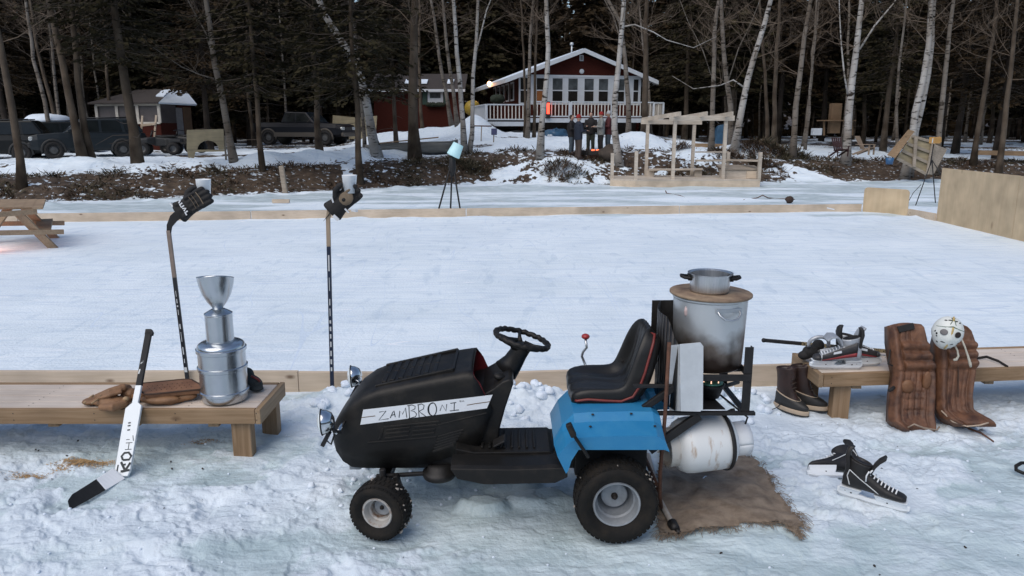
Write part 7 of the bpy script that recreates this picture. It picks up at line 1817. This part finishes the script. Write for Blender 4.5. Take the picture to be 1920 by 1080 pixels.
T_('grey_birch', 'forked grey birch rising right of the arched plywood board', 28, 16, [(440, 312), (430, 260), (418, 190), (402, 117), (394, 50), (386, 0)], B_GREYB, 7, low=4.2, nb=22, forks=[(.45, [(404, 120), (385, 60), (352, 0)]), (.35, [(401, 147), (375, 140), (340, 125)])])
T_('white_birch', 'leaning birch with a broken white trunk right of the pickup truck', 30, 20, [(708, 290), (692, 220), (676, 140), (652, 95), (610, 30), (598, 0)], B_BIRCH, 8, low=3.8, forks=[(.5, [(668, 125), (662, 60), (655, 10)])])
T_('grey_birch', 'slim pale stem between the dark spruce and the leaning birch', 32, 8, [(684, 288), (680, 220), (673, 120), (665, 60)], B_GREYB, 9, low=5)
T_('grey_tree', 'thick grey trunk in front of the aluminium boat', 30.5, 24, [(778, 294), (775, 240), (774, 170), (776, 100), (778, 0)], B_GREY, 10, low=4.4, nb=26)
T_('grey_tree', 'slim brown trunk behind the boat, left of the cabin window', 45, 8, [(792, 236), (788, 180), (785, 110), (786, 0)], B_GREY, 11, low=4)
T_('grey_birch', 'slim grey birch right of the cabin window, leaning left', 42, 9, [(848, 232), (836, 170), (822, 95), (808, 0)], B_GREYB, 12, low=4, nb=20)
T_('grey_birch', 'slim grey stem just left of the bright white birch by the boat bow', 41, 9, [(858, 234), (850, 170), (838, 90), (830, 0)], B_GREYB, 13, low=4, nb=20)
T_('white_birch', 'bright white birch at the bow of the aluminium boat', 31.5, 12, [(871, 276), (868, 230), (862, 150), (854, 50), (850, 0)], B_BIRCH, 14, low=5)
T_('white_birch', 'white birch that forks high, right of the bow of the boat', 31.8, 10, [(879, 278), (886, 200), (887, 140), (893, 80), (896, 0)], B_BIRCH, 15, low=5, forks=[(.75, [(890, 105), (900, 70), (912, 20), (920, 0)])])
T_('white_birch', 'spotted white birch in front of the left half of the cottage windows', 30.3, 14, [(1012, 292), (1016, 230), (1022, 180), (1028, 90), (1024, 0)], B_BIRCH, 16, low=5)
T_('grey_birch', 'slim mottled birch in front of the second cottage window', 38, 9, [(988, 262), (991, 200), (993, 120), (996, 40), (1000, 0)], B_GREYB, 17, low=4.5)
T_('grey_birch', 'thin stem left of the mottled birch by the cottage corner', 38.5, 6, [(984, 262), (985, 190), (982, 100), (976, 0)], B_GREY, 18, low=4.5)
T_('grey_birch', 'thin brown stem between the mottled and the spotted birch', 38.2, 7, [(1001, 262), (1003, 190), (1004, 100), (1008, 0)], B_GREY, 19, low=4.5)
T_('white_birch', 'bright white birch beside the people at the fire pit', 30.2, 15, [(1163, 302), (1152, 240), (1153, 185), (1161, 110), (1167, 40), (1170, 0)], B_BIRCH, 20, low=5.2, forks=[(.4, [(1167, 50), (1190, 46), (1225, 60), (1250, 75)])])
T_('grey_birch', 'grey forked birch in front of the right cottage windows', 36, 12, [(1178, 262), (1178, 190), (1172, 110), (1162, 40), (1140, 0)], B_GREYB, 21, low=4, forks=[(.6, [(1178, 170), (1168, 90), (1150, 30), (1128, -10)])])
T_('grey_tree', 'thick brown trunk before the right corner of the cottage', 37, 15, [(1208, 255), (1209, 180), (1211, 100), (1213, 0)], B_GREY, 22, low=4.4, nb=26)
T_('grey_birch', 'slender birch right of the cottage leaning right', 46, 7, [(1222, 232), (1216, 160), (1205, 80), (1198, 0)], B_GREYB, 23, low=4)
T_('grey_birch', 'grey birch behind the right post of the pergola', 33, 12, [(1333, 290), (1336, 200), (1339, 110), (1344, 20), (1348, 0)], B_GREYB, 24, low=3.6, nb=24, forks=[(.35, [(1333, 140), (1318, 95), (1290, 40)])])
T_('white_birch', 'white birch leaning right behind the pergola', 32.6, 16, [(1376, 284), (1386, 230), (1402, 150), (1413, 110), (1432, 50), (1445, 0)], B_BIRCH, 25, low=4, forks=[(.4, [(1397, 165), (1375, 150), (1350, 160)])])
T_('grey_birch', 'grey birch crossing the leaning white birch behind the pergola', 35, 13, [(1372, 262), (1370, 200), (1361, 140), (1354, 40), (1352, 0)], B_GREYB, 26, low=3.8, nb=24, forks=[(.4, [(1366, 150), (1385, 90), (1405, 50)])])
T_('grey_tree', 'slim brown trunk left of the brown brush heap', 37, 9, [(1441, 268), (1436, 180), (1430, 90), (1424, 0)], B_GREY, 27, low=3.5, nb=22)
T_('grey_tree', 'pair of grey stems behind the brown brush heap, left stem', 36, 11, [(1455, 266), (1452, 180), (1456, 90), (1462, 0)], B_GREY, 28, low=3.5, nb=22)
T_('grey_birch', 'grey trunk rising from the right end of the brown brush heap', 32.5, 14, [(1487, 280), (1492, 200), (1500, 140), (1508, 70), (1520, 0)], B_GREYB, 29, low=3.8, nb=22)
T_('grey_birch', 'thin straight pale stem left of the white crate', 37, 6, [(1511, 258), (1518, 170), (1528, 80), (1536, 0)], B_GREYB, 30, low=4)
T_('white_birch', 'tall forked white birch behind the red garden chair', 32.2, 18, [(1588, 280), (1591, 220), (1598, 150), (1606, 90), (1616, 0)], B_BIRCH, 31, low=5, forks=[(.45, [(1612, 92), (1640, 48), (1674, 8)]), (.42, [(1590, 180), (1583, 140), (1577, 80), (1574, 20)])])
T_('white_birch', 'white birch with a bent base behind the tipped door panel', 31, 17, [(1703, 262), (1716, 210), (1731, 150), (1741, 85), (1746, 0)], B_BIRCH, 32, low=5.5)
T_('white_birch', 'white stem growing against the bent birch behind the door panel', 31.4, 13, [(1712, 262), (1729, 200), (1741, 140), (1748, 80), (1752, 0)], B_BIRCH, 33, low=5.5)
T_('grey_birch', 'thin bent pale stem left of the leaning plank', 34, 7, [(1688, 260), (1681, 190), (1686, 120), (1695, 50), (1700, 0)], B_GREYB, 34, low=4.5)
T_('grey_birch', 'pale birch right of the yellow work lamp', 31.5, 13, [(1760, 272), (1766, 200), (1772, 140), (1780, 60), (1788, 0)], B_GREYB, 35, low=4.5)
T_('grey_birch', 'leaning mottled trunk above the tall plywood wall', 33, 12, [(1829, 275), (1838, 220), (1850, 150), (1862, 70), (1870, 0)], B_GREY, 36, low=4)
T_('grey_tree', 'dark mottled trunk at the right edge above the plywood wall', 31, 13, [(1876, 300), (1884, 230), (1893, 150), (1902, 60), (1908, 0)], B_GREY, 37, low=4)
T_('dead_trunk', 'slim dark dead trunk at the left between the trunks and the spruce', 40, 8, [(205, 240), (203, 170), (200, 100), (196, 0)], B_GREY, 38, low=4)
T_('grey_birch', 'slim pale stem in the woods above the pickup truck', 47, 6, [(536, 230), (533, 150), (527, 60), (522, 0)], B_GREYB, 39, low=4)

# spruces standing on the bank in front of the cars
def put_spruce(label, px, Y, H_, low, rad, r0, seed, lean=0.0, m=None):
    t = spruce('spruce_tree', label, H_, low, rad, r0, seed, m or M_SPR, None, 1.6, .20, 10)
    v = P(px, 300, Y); t.location = (v.x, v.y, gz(v.x, v.y) - .05); t.rotation_euler = (0, lean, 0); return t
put_spruce('broad dark spruce with a thick grey trunk at the rear of the slate car', 256, 26.2, 13, 3.7, 3.0, .19, 51, -.05)
put_spruce('dark spruce with a slim trunk in front of the pickup truck bed', 491, 26.5, 12, 3.0, 2.3, .10, 52, -.02)
put_spruce('dark spruce with a slim trunk in front of the sign board', 677, 27.0, 12.5, 3.3, 2.6, .12, 53, -.03)
put_spruce('drooping spruce standing between the pickup truck and the arched board', 600, 33, 13, 3.4, 2.8, .15, 54)
put_spruce('dark spruce in front of the cabin beside the thick grey trunk', 741, 37, 12, 2.7, 1.9, .11, 55)
put_spruce('bushy spruce behind the quad bikes', 395, 39, 14, 3.2, 3.2, .17, 56, 0, M_SPR2)
put_spruce('bushy spruce behind the bed of the pickup truck', 470, 47, 14, 2.4, 3.2, .17, 57, 0, M_SPR2)
put_spruce('low branched spruce at the right edge behind the leaning mottled trunk', 1868, 35, 14, 2.8, 3.4, .17, 58, 0, M_SPR2)
put_spruce('low branched spruce behind the bent white birch', 1790, 38, 14, 3.4, 3.2, .17, 59, 0, M_SPR2)
put_spruce('dark spruce behind the tall forked white birch', 1655, 39, 14, 3.6, 3.0, .16, 60)
put_spruce('tall dark spruce right of the cottage', 1282, 47, 14, 3.4, 2.8, .17, 61)
put_spruce('dark spruce standing at the left edge behind the black car', 20, 40, 14, 3.6, 3.2, .17, 62, 0, M_SPR2)

# the woods behind: five source trees, copied
q = random.Random(77)
src = [spruce('spruce_tree', 'tall dark spruce in the dense woods behind the cottage and cars', H_, lo_, ra, .15, 80 + i, (M_SPR, M_SPR2)[i % 2], 'spruces of the dense woods', .9, .42, 16) for i, (H_, lo_, ra) in enumerate(((15, 2.6, 2.4), (17, 4.0, 2.8), (14, 3.2, 2.2), (18, 4.6, 2.9), (16, 2.2, 2.6)))]
bsrc = []
for i in range(4):
    t = T_('bare_birch', 'slender bare birch in the dense woods', 40, 7, [(960, 262), (960 + q.uniform(-6, 6), 150), (960 + q.uniform(-14, 14), 0)], (B_GREYB, B_GREY)[i % 2], 90 + i, low=3.5, nb=14)
    t['group'] = 'bare birches of the dense woods'; bsrc.append(t)
def blocked(x, y):
    return (-3.2 < x < 11.5 and y < 58) or (-11.5 < x < -3 and y < 59) or (-13.5 < x < -7.5 and y < 47)
spots = []
tries = 0
while len(spots) < 280 and tries < 20000:
    tries += 1
    y = 43 + 50 * q.random() ** 1.15; x = q.uniform(-.76, .76) * (y + 4)
    ymin = 48 if -14 < x < 12 else 43
    if y < ymin or blocked(x, y): continue
    if any((x - a) ** 2 + (y - c) ** 2 < (1.7 + y * .008) ** 2 for a, c in spots): continue
    spots.append((x, y))
spots.sort(key=lambda s_: s_[1])
ns = nb_ = 0
for k, (x, y) in enumerate(spots):
    z = gz(x, y) - .1
    birch = q.random() < (.42 if x > -6 else .25) and y < 68
    if birch:
        s = bsrc[nb_ % 4]; o = s if nb_ < 4 else dup(s, (0, 0, 0), 0); nb_ += 1; sc = q.uniform(.85, 1.25)
    else:
        s = src[ns % 5]; o = s if ns < 5 else dup(s, (0, 0, 0), 0); ns += 1; sc = q.uniform(.85, 1.2)
    o.location = (x, y, z); o.rotation_euler = (q.gauss(0, .02), q.gauss(0, .02), q.uniform(0, 6.28)); o.scale = (sc,) * 3
def far_woods_and_unseen_ring():
    b = MB(); q = random.Random(15)
    for k in range(22000):
        y = q.uniform(92, 112); x = q.uniform(-.85, .85) * y; top = 15 + 5 * float(vn(np.array([x * .25]), np.array([y * .1]), 5)[0])
        z = .5 + (top - .5) * q.random() ** 1.1; s = q.uniform(.6, 1.5); a = q.uniform(0, 6.28)
        ax = Vector((math.cos(a), .4 * math.sin(a), q.uniform(-.5, .2))).normalized(); n = Vector((q.gauss(0, .5), -1, q.gauss(.3, .5))).normalized(); w = ax.cross(n).normalized() * s * .45; p = Vector((x, y, z))
        b.add([p - ax * s * .6, p + w, p + ax * s * .6, p - w], [(0, 1, 2, 3)])
    for k in range(6500):  # unseen foliage ring behind the camera, added for dark reflections and less front light
        a_ = q.uniform(-1.9, 1.9); r_ = q.uniform(44, 58); x, y = r_ * math.sin(a_) * 1.3, -r_ * math.cos(a_); z = q.uniform(0, 13); s = q.uniform(1.0, 2.2)
        ax = Vector((math.cos(a_), math.sin(a_), q.uniform(-.5, .3))).normalized(); w = Vector((0, 0, 1)) * s * .45; p = Vector((x, y, z)); b.add([p - ax * s * .6, p + w, p + ax * s * .6, p - w], [(0, 1, 2, 3)])
    tag(b.build('far_woods_and_unseen_ring', M_SPR2), 'dark mass of far woods behind the nearer trees, plus an unseen foliage ring added behind the camera', 'woods', kind='stuff')
far_woods_and_unseen_ring()
# brown shrubs and leaf litter on the bank
def brush():
    q = random.Random(31); n = 60000
    xs = np.array([q.uniform(-20, 24) for _ in range(n)]); d = np.array([q.uniform(-.1, 5.2) for _ in range(n)]); ys = np.interp(xs, SH_X, SH_Y) + d
    z, ice, dirt = surface(xs, ys); lit = fbm(xs * .8, ys * .8, 400, 3); clus = sst(.42, .72, fbm(xs * 1.3, ys * 1.6, 410, 3))
    A, B_, N_ = MB(), MB(), 0
    heaps = [(11.2, 33.0, 1.3, .5), (12.3, 33.2, .8, .5), (10.2, 30.8, .5, .45), (-1.6, 29.8, .8, .35), (2.0, 29.3, .9, .3), (7.0, 31.5, .5, .35), (8.8, 31.4, .6, .3)]
    for k in range(n):
        x, y = xs[k], ys[k]; hp_ = max([h * math.exp(-((x - a) / w) ** 2 - ((y - c) / (w * .6)) ** 2) for a, c, w, h in heaps])
        if dirt[k] < .5 and hp_ < .15: continue
        if x > 13.4 and y < 32.4: continue
        if q.random() > .34 and hp_ < .1: continue
        h = q.uniform(.04, .17) * (.22 + 2.0 * float(clus[k])) + hp_ * q.random(); b = A if lit[k] + q.uniform(-.12, .12) < .52 else B_
        p = Vector((x, y, z[k] - .02 + hp_ * .6 * q.random()))
        for j in range(3):
            a = q.uniform(0, 6.28); t = Vector((math.cos(a), math.sin(a), q.uniform(.15, 1.1))).normalized() * h * 1.15; w = Vector((-math.sin(a), math.cos(a), .3)) * q.uniform(.006, .024)
            c = p + Vector((q.uniform(-.08, .08), q.uniform(-.08, .08), 0)); b.add([c - w * .4, c + t * .6 + w, c + t, c + t * .6 - w], [(0, 1, 2, 3)])
    tag(A.build('brown_shrubs', mat('brown_shrub', (.045, .026, .016), .9, 0, .3, 1.5, col2=(.13, .085, .052))), 'low brown shrubs and dead leaves on the bank', 'shrubs', kind='stuff')
    tag(B_.build('olive_shrubs', mat('olive_shrub', (.040, .034, .016), .9, 0, .3, 1.5, col2=(.085, .068, .038))), 'low olive brown ground cover on the bank', 'shrubs', kind='stuff')
brush()
